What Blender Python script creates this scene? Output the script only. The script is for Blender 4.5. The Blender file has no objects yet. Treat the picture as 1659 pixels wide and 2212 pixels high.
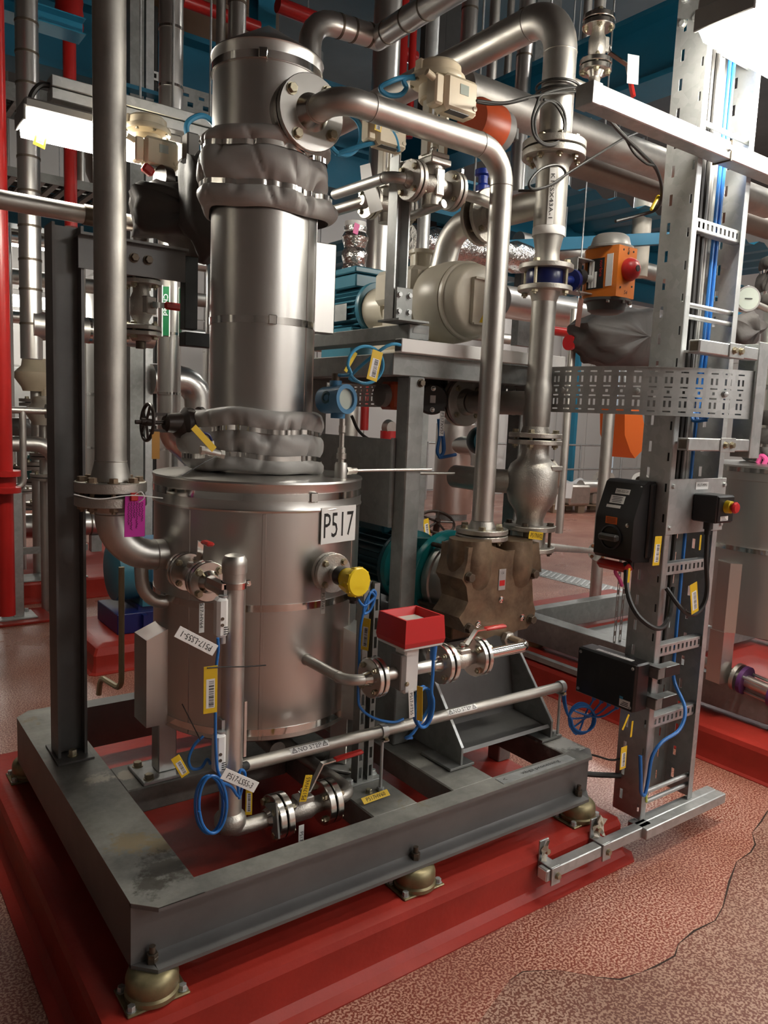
import bpy, math, random
from mathutils import Vector, Matrix
random.seed(7)
PI = math.pi
scene = bpy.context.scene
COL = scene.collection
V = Vector

# ------------------------------------------------------------------ camera
FPX, IW, IH, CAMZ = 1667.7, 1659.0, 2212.0, 1.6
YAW, PITCH, ROLL = 0.6334465, 0.1251174, -0.0411226
_f = V((math.sin(YAW) * math.cos(PITCH), math.cos(YAW) * math.cos(PITCH), -math.sin(PITCH)))
_r = V((math.cos(YAW), -math.sin(YAW), 0)); _d = _f.cross(_r)
_r2 = math.cos(ROLL) * _r + math.sin(ROLL) * _d
_d2 = -math.sin(ROLL) * _r + math.cos(ROLL) * _d
cd = bpy.data.cameras.new('camera'); cam = bpy.data.objects.new('camera', cd); COL.objects.link(cam)
cd.sensor_fit = 'HORIZONTAL'; cd.sensor_width = 36.0; cd.lens = 36.0 * FPX / IW
cd.clip_start = 0.05; cd.clip_end = 100
cam.matrix_world = Matrix(((_r2.x, -_d2.x, -_f.x, 0), (_r2.y, -_d2.y, -_f.y, 0), (_r2.z, -_d2.z, -_f.z, CAMZ), (0, 0, 0, 1)))
scene.camera = cam

def at(x, y, X=None, Y=None, Z=None):
    """photo pixel + one known world coordinate -> world point"""
    d = _r2 * ((x - 830) / FPX) + _d2 * ((y - 1106) / FPX) + _f
    if X is not None: t = X / d.x
    elif Y is not None: t = Y / d.y
    else: t = (Z - CAMZ) / d.z
    return V((0, 0, CAMZ)) + d * t

# ------------------------------------------------------------------ world, light level
w = bpy.data.worlds.new('world'); scene.world = w; w.use_nodes = True
w.node_tree.nodes['Background'].inputs[0].default_value = (0.55, 0.6, 0.65, 1)
w.node_tree.nodes['Background'].inputs[1].default_value = 0.15
scene.view_settings.view_transform = 'Standard'; scene.view_settings.look = 'None'
scene.view_settings.gamma = 1.0; scene.view_settings.use_curve_mapping = False
scene.view_settings.exposure = EXPOSURE = 2.0
scene.cycles.use_denoising = True
scene.cycles.max_bounces = 8; scene.cycles.diffuse_bounces = 4; scene.cycles.glossy_bounces = 4
scene.cycles.sample_clamp_indirect = 6.0
LAMP = 1.0          # strength of all luminaires

# ------------------------------------------------------------------ materials
MATS = {}
def mat(name, col, metal=0.0, rough=0.5, var=0.0, vscale=6.0, col2=None, bump=0.0, bscale=60.0, spangle=0.0,
        emit=0.0, alpha=1.0, trans=0.0, stretch=None, coat=0.0, rvar=0.0):
    if name in MATS: return MATS[name]
    m = bpy.data.materials.new(name); m.use_nodes = True
    nt = m.node_tree; b = nt.nodes['Principled BSDF']; L = nt.links
    b.inputs['Base Color'].default_value = (*col, 1); b.inputs['Metallic'].default_value = metal
    b.inputs['Roughness'].default_value = rough
    if coat: b.inputs['Coat Weight'].default_value = coat; b.inputs['Coat Roughness'].default_value = 0.12
    if trans: b.inputs['Transmission Weight'].default_value = trans
    if alpha < 1: b.inputs['Alpha'].default_value = alpha
    if emit:
        b.inputs['Emission Color'].default_value = (*(col2 or col), 1); b.inputs['Emission Strength'].default_value = emit
    vec = None
    if var or bump or spangle or rvar:
        tc = nt.nodes.new('ShaderNodeNewGeometry'); vec = tc.outputs['Position']
        if stretch:
            mp = nt.nodes.new('ShaderNodeMapping'); mp.inputs['Scale'].default_value = stretch
            L.new(vec, mp.inputs[0]); vec = mp.outputs[0]
    if var:
        n = nt.nodes.new('ShaderNodeTexNoise'); n.inputs['Scale'].default_value = vscale; n.inputs['Detail'].default_value = 5
        n.inputs['Roughness'].default_value = 0.65
        L.new(vec, n.inputs['Vector'])
        r = nt.nodes.new('ShaderNodeValToRGB'); L.new(n.outputs['Fac'], r.inputs[0])
        c2 = col2 or tuple(c * (1 - var) for c in col)
        r.color_ramp.elements[0].position = 0.5 - 0.22 ; r.color_ramp.elements[1].position = 0.5 + 0.2
        r.color_ramp.elements[0].color = (*c2, 1); r.color_ramp.elements[1].color = (*col, 1)
        src = r.outputs[0]
        if spangle:
            vo = nt.nodes.new('ShaderNodeTexVoronoi'); vo.inputs['Scale'].default_value = 38; L.new(vec, vo.inputs['Vector'])
            mx = nt.nodes.new('ShaderNodeMix'); mx.data_type = 'RGBA'; mx.blend_type = 'OVERLAY'; mx.inputs[0].default_value = spangle
            bw = nt.nodes.new('ShaderNodeRGBToBW'); L.new(vo.outputs['Color'], bw.inputs[0])
            L.new(src, mx.inputs[6]); L.new(bw.outputs[0], mx.inputs[7]); src = mx.outputs[2]
        L.new(src, b.inputs['Base Color'])
    if rvar:
        n = nt.nodes.new('ShaderNodeTexNoise'); n.inputs['Scale'].default_value = vscale * 1.7; n.inputs['Detail'].default_value = 4
        L.new(vec, n.inputs['Vector'])
        mr = nt.nodes.new('ShaderNodeMapRange'); L.new(n.outputs['Fac'], mr.inputs[0])
        mr.inputs[1].default_value = 0.3; mr.inputs[2].default_value = 0.7
        mr.inputs[3].default_value = max(0.05, rough - rvar); mr.inputs[4].default_value = rough + rvar
        L.new(mr.outputs[0], b.inputs['Roughness'])
    if bump:
        n = nt.nodes.new('ShaderNodeTexNoise'); n.inputs['Scale'].default_value = bscale; n.inputs['Detail'].default_value = 3
        L.new(vec, n.inputs['Vector'])
        bp = nt.nodes.new('ShaderNodeBump'); bp.inputs['Strength'].default_value = bump; bp.inputs['Distance'].default_value = 0.01
        L.new(n.outputs['Fac'], bp.inputs['Height']); L.new(bp.outputs[0], b.inputs['Normal'])
    MATS[name] = m
    return m

jacket = mat('brushed_stainless_cladding', (0.66, 0.645, 0.615), 1, 0.33, 0.05, 14, stretch=(1, 1, 0.06))
pipem = mat('stainless_pipe', (0.66, 0.64, 0.60), 1, 0.43, 0.14, 9, bump=0.02, bscale=40, rvar=0.05)
pipedull = mat('pickled_stainless', (0.50, 0.48, 0.44), 1, 0.50, 0.25, 7, bump=0.03, bscale=60, rvar=0.06)
machined = mat('machined_flange_steel', (0.66, 0.64, 0.60), 1, 0.24, 0.12, 20)
cast = mat('cast_stainless', (0.56, 0.535, 0.49), 1, 0.48, 0.2, 14, bump=0.15, bscale=190)
chrome = mat('polished_steel_band', (0.78, 0.77, 0.74), 1, 0.12, 0.1, 30)
boltm = mat('zinc_bolt', (0.52, 0.47, 0.34), 1, 0.38, 0.3, 40)
boltdark = mat('dark_bolt', (0.16, 0.13, 0.10), 0.8, 0.5, 0.3, 40)
galv = mat('galvanised_steel', (0.50, 0.515, 0.51), 0.75, 0.46, 0.18, 8, spangle=0.10, rvar=0.06)
galvd = mat('weathered_galvanised_steel', (0.30, 0.31, 0.30), 0.55, 0.5, 0.3, 6, spangle=0.10, bump=0.03, bscale=30)
zincbeam = mat('grey_zinc_painted_steel', (0.165, 0.163, 0.16), 0.3, 0.46, 0.25, 5, bump=0.02, bscale=50)
blacksteel = mat('black_painted_steel', (0.03, 0.033, 0.033), 0.2, 0.5, 0.4, 12)
redp = mat('red_floor_paint', (0.37, 0.030, 0.020), 0, 0.40, 0.25, 5, bump=0.08, bscale=55)
redp.node_tree.nodes['Principled BSDF'].inputs['Specular IOR Level'].default_value = 0.3
redpipe = mat('red_gloss_paint', (0.42, 0.016, 0.014), 0, 0.28, 0.15, 8)
redmeter = mat('red_plastic', (0.55, 0.02, 0.022), 0, 0.35, 0.05, 10)
redgrip = mat('red_grip_sleeve', (0.50, 0.025, 0.02), 0, 0.35)
beige = mat('beige_enamel', (0.70, 0.60, 0.43), 0, 0.38, 0.1, 9)
cream = mat('cream_enamel', (0.60, 0.55, 0.45), 0, 0.36, 0.12, 8)
white = mat('white_plastic', (0.80, 0.80, 0.78), 0, 0.4)
paper = mat('white_label', (0.82, 0.82, 0.80), 0, 0.45)
ink = mat('black_ink', (0.012, 0.012, 0.012), 0, 0.6)
black = mat('black_plastic', (0.014, 0.014, 0.015), 0, 0.36, 0.2, 12)
blackc = mat('black_cable_sheath', (0.018, 0.017, 0.016), 0, 0.45)
bluec = mat('blue_cable_sheath', (0.02, 0.16, 0.50), 0, 0.4)
cyanc = mat('light_blue_cable_sheath', (0.05, 0.30, 0.52), 0, 0.4)
greyc = mat('grey_cable_sheath', (0.30, 0.30, 0.29), 0, 0.5)
yelgrn = mat('yellow_green_cable', (0.42, 0.45, 0.05), 0, 0.45)
yellow = mat('yellow_plastic', (0.78, 0.56, 0.015), 0, 0.35)
yeltag = mat('yellow_tag', (0.75, 0.50, 0.02), 0, 0.42)
magenta = mat('magenta_card', (0.55, 0.015, 0.33), 0, 0.5)
pinkt = mat('pink_tape', (0.75, 0.10, 0.32), 0, 0.4)
orange = mat('orange_enamel', (0.62, 0.17, 0.018), 0, 0.35, 0.08, 10)
orangered = mat('orange_red_enamel', (0.45, 0.07, 0.02), 0, 0.38, 0.1, 10)
darkgrey = mat('dark_grey_casting', (0.06, 0.058, 0.055), 0.1, 0.42, 0.15, 10)
midgrey = mat('grey_casting', (0.22, 0.21, 0.20), 0.2, 0.42, 0.1, 10)
bluebox = mat('blue_enamel_housing', (0.06, 0.20, 0.36), 0, 0.35, 0.08, 10)
glass = mat('display_glass', (0.42, 0.47, 0.42), 0, 0.08)
teal = mat('teal_enamel', (0.01, 0.26, 0.28), 0, 0.3, 0.12, 7)
navyteal = mat('dark_blue_green_motor_enamel', (0.012, 0.075, 0.10), 0, 0.38, 0.2, 9)
motorblue = mat('steel_blue_motor_enamel', (0.035, 0.15, 0.21), 0, 0.38, 0.15, 9)
navy = mat('navy_enamel', (0.008, 0.016, 0.11), 0, 0.28, 0.2, 8)
bluebeam = mat('blue_painted_steel', (0.012, 0.16, 0.27), 0, 0.42, 0.15, 4)
bluedeck = mat('blue_corrugated_deck', (0.02, 0.22, 0.36), 0.1, 0.4, 0.1, 4)
brown = mat('oily_bronze_casting', (0.25, 0.18, 0.115), 0.45, 0.42, 0.6, 11, col2=(0.085, 0.055, 0.035), bump=0.12, bscale=45, rvar=0.1)
darkvalve = mat('dark_brown_valve_enamel', (0.035, 0.022, 0.017), 0.2, 0.4, 0.3, 14)
rubber = mat('black_rubber', (0.02, 0.02, 0.02), 0, 0.7)
fabric = mat('grey_coated_fabric', (0.40, 0.39, 0.37), 0, 0.5, 0.08, 10, bump=0.04, bscale=120)
fabricd = mat('dark_grey_coated_fabric', (0.075, 0.068, 0.064), 0, 0.6, 0.2, 10, bump=0.08, bscale=90)
foil = mat('crinkled_aluminium_foil', (0.80, 0.78, 0.75), 1, 0.18, 0.1, 10, bump=1.0, bscale=38)
brass = mat('yellow_passivated_dome', (0.33, 0.28, 0.155), 0.6, 0.44, 0.45, 18)
yellowrod = mat('yellowed_tube', (0.42, 0.36, 0.22), 0.3, 0.4, 0.15, 20)
purple = mat('purple_enamel', (0.10, 0.03, 0.13), 0, 0.45)
green = mat('green_label', (0.005, 0.10, 0.035), 0, 0.4)
orangefab = mat('orange_panel', (0.80, 0.16, 0.02), 0, 0.5)
wood = mat('raw_pallet_wood', (0.34, 0.25, 0.17), 0, 0.7, 0.3, 9, stretch=(1, 8, 8))
wrap = mat('clear_stretch_film', (0.75, 0.77, 0.78), 0, 0.22, alpha=0.45, bump=0.6, bscale=30)
copperduct = mat('brown_lagged_vessel', (0.26, 0.165, 0.11), 0.5, 0.42, 0.25, 2)
lampm = mat('lamp_diffuser', (1, 1, 1), 0, 0.5, emit=20 * LAMP, col2=(1.0, 0.94, 0.82))
lampfar = mat('far_lamp_diffuser', (1, 1, 1), 0, 0.5, emit=19 * LAMP, col2=(1.0, 0.97, 0.92))

lampglow = mat('distant_lamp_diffuser', (1, 1, 1), 0, 0.5, emit=7 * LAMP, col2=(1.0, 0.96, 0.88))

def speckle_floor(name, base, chip, dark, chipmix=0.5):
    m = bpy.data.materials.new(name); m.use_nodes = True; nt = m.node_tree; L = nt.links; b = nt.nodes['Principled BSDF']
    g = nt.nodes.new('ShaderNodeNewGeometry')
    n1 = nt.nodes.new('ShaderNodeTexNoise'); n1.inputs['Scale'].default_value = 135; n1.inputs['Detail'].default_value = 2
    n2 = nt.nodes.new('ShaderNodeTexNoise'); n2.inputs['Scale'].default_value = 1.6; n2.inputs['Detail'].default_value = 5
    L.new(g.outputs['Position'], n1.inputs['Vector']); L.new(g.outputs['Position'], n2.inputs['Vector'])
    r1 = nt.nodes.new('ShaderNodeValToRGB'); L.new(n1.outputs['Fac'], r1.inputs[0])
    e = r1.color_ramp.elements; e[0].position = 0.47; e[0].color = (*base, 1); e[1].position = 0.56; e[1].color = (*chip, 1)
    r2 = nt.nodes.new('ShaderNodeValToRGB'); L.new(n2.outputs['Fac'], r2.inputs[0])
    e = r2.color_ramp.elements; e[0].position = 0.38; e[0].color = (*dark, 1); e[1].position = 0.58; e[1].color = (1, 1, 1, 1)
    mx = nt.nodes.new('ShaderNodeMix'); mx.data_type = 'RGBA'; mx.blend_type = 'MULTIPLY'; mx.inputs[0].default_value = 1
    L.new(r1.outputs[0], mx.inputs[6]); L.new(r2.outputs[0], mx.inputs[7]); L.new(mx.outputs[2], b.inputs['Base Color'])
    mr = nt.nodes.new('ShaderNodeMapRange'); L.new(n2.outputs['Fac'], mr.inputs[0]); mr.inputs[1].default_value = 0.3; mr.inputs[2].default_value = 0.7
    mr.inputs[3].default_value = 0.42; mr.inputs[4].default_value = 0.22; L.new(mr.outputs[0], b.inputs['Roughness'])
    bp = nt.nodes.new('ShaderNodeBump'); bp.inputs['Strength'].default_value = 0.12; bp.inputs['Distance'].default_value = 0.003
    L.new(n1.outputs['Fac'], bp.inputs['Height']); L.new(bp.outputs[0], b.inputs['Normal'])
    return m
floorm = speckle_floor('red_speckled_resin_floor', (0.22, 0.055, 0.036), (0.56, 0.335, 0.26), (0.78, 0.68, 0.62))
patchm = speckle_floor('worn_brown_resin_patch', (0.17, 0.06, 0.042), (0.46, 0.30, 0.235), (0.70, 0.64, 0.60))

def clad_wall(name, col, pitch, axis):
    m = bpy.data.materials.new(name); m.use_nodes = True; nt = m.node_tree; L = nt.links; b = nt.nodes['Principled BSDF']
    b.inputs['Base Color'].default_value = (*col, 1); b.inputs['Roughness'].default_value = 0.55
    return m
wallm = mat('pale_grey_wall_cladding', (0.60, 0.585, 0.56), 0, 0.5, 0.08, 0.6)
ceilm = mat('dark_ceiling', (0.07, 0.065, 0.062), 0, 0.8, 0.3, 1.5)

# stained skid steel: oily brown deposits, light scuffs, and a soft shadow painted on the deck
def stained():
    m = bpy.data.materials.new('stained_shaded_zinc_steel'); m.use_nodes = True; nt = m.node_tree; L = nt.links; b = nt.nodes['Principled BSDF']
    g = nt.nodes.new('ShaderNodeNewGeometry')
    def noise(s, d=6):
        n = nt.nodes.new('ShaderNodeTexNoise'); n.inputs['Scale'].default_value = s; n.inputs['Detail'].default_value = d
        n.inputs['Roughness'].default_value = 0.7; L.new(g.outputs['Position'], n.inputs['Vector']); return n.outputs['Fac']
    def ramp(f, a, c, lo, hi):
        r = nt.nodes.new('ShaderNodeValToRGB'); L.new(f, r.inputs[0]); e = r.color_ramp.elements
        e[0].position = a; e[1].position = c; e[0].color = (*lo, 1); e[1].color = (*hi, 1); return r.outputs[0]
    base = ramp(noise(5), 0.35, 0.68, (0.15, 0.15, 0.14), (0.30, 0.295, 0.27))
    mask = ramp(noise(4.2, 8), 0.62, 0.70, (0, 0, 0), (1, 1, 1))
    mx = nt.nodes.new('ShaderNodeMix'); mx.data_type = 'RGBA'; L.new(mask, mx.inputs[0]); L.new(base, mx.inputs[6]); mx.inputs[7].default_value = (0.20, 0.155, 0.09, 1)
    src = mx.outputs[2]; fine = noise(26, 7)
    for cen, rad, colr in (((.655, 2.0, .4), .13, (.25, .19, .10)), ((.71, 1.94, .4), .09, (.22, .17, .09)), ((.69, 1.84, .4), .15, (.055, .05, .04)), ((.63, 1.78, .4), .10, (.05, .045, .035)), ((.68, 2.42, .4), .09, (.48, .44, .37)), ((.76, 2.40, .4), .07, (.46, .42, .36)), ((2.22, 1.83, .4), .16, (.50, .50, .48))):  # the two darkest spots paint a soft shadow onto the deck
        dn = nt.nodes.new('ShaderNodeVectorMath'); dn.operation = 'DISTANCE'; L.new(g.outputs['Position'], dn.inputs[0]); dn.inputs[1].default_value = cen
        m1 = nt.nodes.new('ShaderNodeMapRange'); L.new(dn.outputs['Value'], m1.inputs[0]); m1.inputs[1].default_value = 0; m1.inputs[2].default_value = rad; m1.inputs[3].default_value = .62; m1.inputs[4].default_value = 0
        ad = nt.nodes.new('ShaderNodeMath'); ad.operation = 'ADD'; L.new(m1.outputs[0], ad.inputs[0]); L.new(fine, ad.inputs[1])
        m2 = nt.nodes.new('ShaderNodeMapRange'); L.new(ad.outputs[0], m2.inputs[0]); m2.inputs[1].default_value = .80; m2.inputs[2].default_value = .94; m2.inputs[4].default_value = .85
        m3 = nt.nodes.new('ShaderNodeMix'); m3.data_type = 'RGBA'; L.new(m2.outputs[0], m3.inputs[0]); L.new(src, m3.inputs[6]); m3.inputs[7].default_value = (*colr, 1); src = m3.outputs[2]
    L.new(src, b.inputs['Base Color']); b.inputs['Metallic'].default_value = 0.3; b.inputs['Roughness'].default_value = 0.5
    return m
skidm = stained()
# ------------------------------------------------------------------ mesh building
def basis(d):
    d = V(d).normalized(); a = V((0, 0, 1)) if abs(d.z) < 0.9 else V((1, 0, 0))
    u = a.cross(d).normalized(); return u, d.cross(u).normalized(), d
class MB:
    def __init__(s): s.v = []; s.f = []
    def add(s, vs, fs):
        o = len(s.v); s.v += [tuple(p) for p in vs]; s.f += [tuple(i + o for i in f) for f in fs]; return s
    def box(s, c, size, R=None, bev=0.0):
        hx, hy, hz = size[0] / 2, size[1] / 2, size[2] / 2; c = V(c)
        b = min(bev, hx * .95, hy * .95, hz * .95)
        if b <= 0:
            vs = [V((x, y, z)) for x in (-hx, hx) for y in (-hy, hy) for z in (-hz, hz)]
            fs = [(0, 1, 3, 2), (4, 6, 7, 5), (0, 4, 5, 1), (2, 3, 7, 6), (0, 2, 6, 4), (1, 5, 7, 3)]
        else:
            vs = []; idx = {}
            for sx in (-1, 1):
                for sy in (-1, 1):
                    for sz in (-1, 1):
                        for k in range(3):
                            p = [sx * (hx - b), sy * (hy - b), sz * (hz - b)]
                            p[k] = (sx, sy, sz)[k] * (hx, hy, hz)[k]
                            idx[(sx, sy, sz, k)] = len(vs); vs.append(V(p))
            fs = []
            for k in range(3):
                a, c2 = [i for i in range(3) if i != k]
                for sg in (-1, 1):
                    q = []
                    for (p1, p2) in ((-1, -1), (1, -1), (1, 1), (-1, 1)):
                        t = [0, 0, 0]; t[k] = sg; t[a] = p1; t[c2] = p2; q.append(idx[(*t, k)])
                    fs.append(tuple(q))
            for k in range(3):
                a, c2 = [i for i in range(3) if i != k]
                for s1 in (-1, 1):
                    for s2 in (-1, 1):
                        t0 = [0, 0, 0]; t0[a] = s1; t0[c2] = s2; t1 = list(t0); t0[k] = -1; t1[k] = 1
                        fs.append((idx[(*t0, a)], idx[(*t1, a)], idx[(*t1, c2)], idx[(*t0, c2)]))
            for sx in (-1, 1):
                for sy in (-1, 1):
                    for sz in (-1, 1): fs.append(tuple(idx[(sx, sy, sz, k)] for k in range(3)))
        if R is not None: vs = [R @ p for p in vs]
        return s.add([p + c for p in vs], fs)
    def bx(s, x0, x1, y0, y1, z0, z1, bev=0.0):
        return s.box(((x0 + x1) / 2, (y0 + y1) / 2, (z0 + z1) / 2), (abs(x1 - x0), abs(y1 - y0), abs(z1 - z0)), None, bev)
    def lathe(s, o, d, prof, n=32, a0=0.0, a1=2 * PI):
        """prof: (radius, height along d); closes at r=0 ends; full turn unless a0..a1"""
        u, v, d = basis(d); o = V(o); full = abs(a1 - a0 - 2 * PI) < 1e-6
        m = n if full else n + 1; vs = []; ring = []
        for r, h in prof:
            if r < 1e-6: ring.append([len(vs)]); vs.append(o + d * h)
            else:
                ring.append(list(range(len(vs), len(vs) + m)))
                for i in range(m):
                    a = a0 + (a1 - a0) * i / n; vs.append(o + d * h + (u * math.cos(a) + v * math.sin(a)) * r)
        fs = []
        for A, B in zip(ring, ring[1:]):
            for i in range(n):
                j = (i + 1) % m
                if len(A) == 1 and len(B) == 1: continue
                if len(A) == 1: fs.append((A[0], B[j], B[i]))
                elif len(B) == 1: fs.append((A[i], A[j], B[0]))
                else: fs.append((A[i], A[j], B[j], B[i]))
        return s.add(vs, fs)
    def cyl(s, p0, p1, r, r2=None, n=20, cap=True):
        p0, p1 = V(p0), V(p1); h = (p1 - p0).length; r2 = r if r2 is None else r2
        pr = [(r, 0), (r2, h)]
        if cap: pr = [(0, 0)] + pr + [(0, h)]
        return s.lathe(p0, p1 - p0, pr, n)
    def ring(s, c, d, ro, ri, t, n=32):
        return s.lathe(V(c), d, [(ri, 0), (ro, 0), (ro, t), (ri, t), (ri, 0)], n)
    def torus(s, c, d, R, r, n=32, k=8, a0=0, a1=2 * PI):
        pr = [(R + r * math.cos(2 * PI * i / k), r * math.sin(2 * PI * i / k)) for i in range(k + 1)]
        return s.lathe(c, d, pr, n, a0, a1)
    def sphere(s, c, r, n=16, sc=(1, 1, 1)):
        o = len(s.v); s.lathe((0, 0, 0), (0, 0, 1), [(r * math.sin(PI * i / n), -r * math.cos(PI * i / n)) for i in range(n + 1)], n)
        s.v[o:] = [(c[0] + p[0] * sc[0], c[1] + p[1] * sc[1], c[2] + p[2] * sc[2]) for p in s.v[o:]]; return s
    def tube(s, pts, r, n=10, cap=True):
        pts = [V(p) for p in pts]; vs = []; fs = []; k = len(pts)
        rr = r if isinstance(r, (list, tuple)) else [r] * k
        t0 = (pts[1] - pts[0]).normalized(); u, v, _ = basis(t0)
        for i, p in enumerate(pts):
            t = ((pts[min(i + 1, k - 1)] - p).normalized() + (p - pts[max(i - 1, 0)]).normalized())
            t = t.normalized() if t.length > 1e-9 else t0
            u = (u - t * u.dot(t)).normalized(); v = t.cross(u)
            # mitre: keep the section circular about the tangent
            for j in range(n):
                a = 2 * PI * j / n; vs.append(p + (u * math.cos(a) + v * math.sin(a)) * rr[i])
        for i in range(k - 1):
            for j in range(n):
                a, b = i * n + j, i * n + (j + 1) % n; fs.append((a, b, b + n, a + n))
        if cap: fs.append(tuple(range(n))[::-1]); fs.append(tuple(range((k - 1) * n, k * n)))
        return s.add(vs, fs)
    def prism(s, poly, vec):
        poly = [V(p) for p in poly]; vec = V(vec); n = len(poly)
        fs = [tuple(range(n))[::-1], tuple(range(n, 2 * n))] + [(i, (i + 1) % n, n + (i + 1) % n, n + i) for i in range(n)]
        return s.add(poly + [p + vec for p in poly], fs)
    def hexa(s, c, d, r, h):
        return s.lathe(c, d, [(0, 0), (r, 0), (r, h * .9), (r * .9, h), (0, h)], 6)
    def grid(s, P):
        """P: rows of points"""
        n = len(P[0]); vs = [p for row in P for p in row]
        return s.add(vs, [(i * n + j, i * n + j + 1, (i + 1) * n + j + 1, (i + 1) * n + j) for i in range(len(P) - 1) for j in range(n - 1)])
def fillet(pts, rad, k=8):
    pts = [V(p) for p in pts]; out = [pts[0]]
    for i in range(1, len(pts) - 1):
        a, b, c = pts[i - 1], pts[i], pts[i + 1]; u = (a - b); v = (c - b)
        r = rad[i - 1] if isinstance(rad, (list, tuple)) else rad
        ang = u.angle(v); tl = min(r / max(math.tan(ang / 2), 1e-4), u.length * .49 if len(pts) > 3 else u.length * .98, v.length * .49 if len(pts) > 3 else v.length * .98)
        r = tl * math.tan(ang / 2); u.normalize(); v.normalize()
        if ang > PI - 1e-3: out.append(b); continue
        cen = b + (u + v).normalized() * (r / math.sin(ang / 2)); p0 = b + u * tl; p1 = b + v * tl
        e0 = p0 - cen; e1 = p1 - cen; tot = e0.angle(e1); ax = e0.cross(e1).normalized()
        for j in range(k + 1): out.append(cen + Matrix.Rotation(tot * j / k, 3, ax) @ e0)
    out.append(pts[-1]); return out
def smooth(pts, k=6):
    """Catmull-Rom through points"""
    P = [V(p) for p in pts]; P = [P[0] * 2 - P[1]] + P + [P[-1] * 2 - P[-2]]; out = []
    for i in range(1, len(P) - 2):
        for j in range(k):
            t = j / k; a, b, c, d = P[i - 1:i + 3]
            out.append(0.5 * ((2 * b) + (c - a) * t + (2 * a - 5 * b + 4 * c - d) * t * t + (3 * b - a - 3 * c + d) * t ** 3))
    out.append(P[-2]); return out

# ------------------------------------------------------------------ objects
WLOC = {}
def finish(me, ang=38):
    me.shade_smooth(); me.set_sharp_from_angle(angle=math.radians(ang))
def link(o, parent, loc):
    COL.objects.link(o)
    if parent is not None: o.parent = parent; o.location = V(loc) - WLOC[parent.name]
    else: o.location = loc
    WLOC[o.name] = V(loc)
def props(o, label=None, cat=None, group=None, kind=None):
    if label: o['label'] = label
    if cat: o['category'] = cat
    if group: o['group'] = group
    if kind: o['kind'] = kind
    return o
def thing(name, label, cat, loc, group=None):
    o = bpy.data.objects.new(name, None); o.empty_display_size = 0.05
    link(o, None, V(loc)); return props(o, label, cat, group)
def part(name, m, ma, parent=None, label=None, cat=None, group=None, kind=None, ang=38):
    vs = m.v; n = len(vs)
    x0 = min(p[0] for p in vs); x1 = max(p[0] for p in vs); y0 = min(p[1] for p in vs); y1 = max(p[1] for p in vs); z0 = min(p[2] for p in vs)
    o0 = V(((x0 + x1) / 2, (y0 + y1) / 2, z0))
    me = bpy.data.meshes.new(name); me.from_pydata([(p[0] - o0.x, p[1] - o0.y, p[2] - o0.z) for p in vs], [], m.f); me.validate(); me.update()
    me.materials.append(ma); finish(me, ang)
    o = bpy.data.objects.new(name, me); link(o, parent, o0); return props(o, label, cat, group, kind)
SH = {}
def shared(key, build, ma):
    k = (key, ma.name)
    if k not in SH:
        m = build(); me = bpy.data.meshes.new(key.split('|')[0]); me.from_pydata([tuple(p) for p in m.v], [], m.f); me.update(); me.materials.append(ma); finish(me); SH[k] = me
    return SH[k]
def inst(name, me, parent, loc, d=None, roll=0.0, scale=1.0, **kw):
    o = bpy.data.objects.new(name, me); link(o, parent, loc)
    if d is not None:
        u, v, dd = basis(d); R = Matrix((u, v, dd)).transposed(); o.rotation_euler = (R @ Matrix.Rotation(roll, 3, 'Z')).to_euler()
    o.scale = (scale,) * 3; return props(o, **kw)
def bolt(parent, c, d, r=0.011, h=0.010, ma=None, washer=True, through=0.0, name='bolt'):
    """hex head standing on a face at c, pointing along d; through>0 adds shank and nut behind"""
    key = 'bolt|%.4f|%.4f|%.4f|%d' % (r, h, through, washer)
    def b():
        m = MB(); z = 0
        if washer: m.lathe((0, 0, 0), (0, 0, 1), [(0, 0), (r * 1.25, 0), (r * 1.25, r * .2), (0, r * .2)], 12); z = r * .2
        m.hexa((0, 0, z), (0, 0, 1), r, h)
        if through:
            m.cyl((0, 0, 0), (0, 0, -through), r * .5, n=8); m.hexa((0, 0, -through), (0, 0, -1), r, h); m.cyl((0, 0, -through - h), (0, 0, -through - h * 1.6), r * .5, n=8)
        return m
    return inst(name, shared(key, b, ma or boltm), parent, c, d, random.random())
def flange(parent, c, d, R, t, ma=pipem, hub=None, name='flange', bore=None, n=40):
    """disc from c along d with thickness t; weld-neck hub = (r_root, r_end, length) on the far side along d"""
    e = min(t * .12, .002); pr = [(0, 0), (R - e, 0), (R, e), (R, t - e), (R - e, t)]
    if hub: pr += [(hub[0], t), (hub[1], t + hub[2]), (0, t + hub[2])]
    else: pr += [(0, t)]
    return part(name, MB().lathe(c, d, pr, n), ma, parent)
def bolts_on(parent, c, d, Rb, n, r=0.010, h=0.009, through=0.0, phase=None, ma=None):
    u, v, d = basis(d); ph = PI / n if phase is None else phase
    for i in range(n):
        a = ph + 2 * PI * i / n; bolt(parent, V(c) + (u * math.cos(a) + v * math.sin(a)) * Rb, d, r, h, ma, True, through)
def joint(parent, c, d, R, t=0.018, gap=0.004, nb=4, ma=None, hubA=None, hubB=None, br=0.010, ph=None, gask=True, bm=None, rb=0.76):
    """flange pair meeting at c; A on the -d side, B on the +d side"""
    c = V(c); d = V(d).normalized(); ma = machined if ma in (None, pipem) else ma
    flange(parent, c - d * gap / 2, -d, R, t, ma, hubA); flange(parent, c + d * gap / 2, d, R, t, ma, hubB)
    if gask: part('gasket', MB().lathe(c - d * gap / 2, d, [(0, 0), (R * .62, 0), (R * .62, gap), (0, gap)], 24), rubber, parent)
    bolts_on(parent, c + d * (gap / 2 + t), d, R * rb, nb, br, br * .85, gap + 2 * t, ph, bm)
TX = {}
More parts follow.
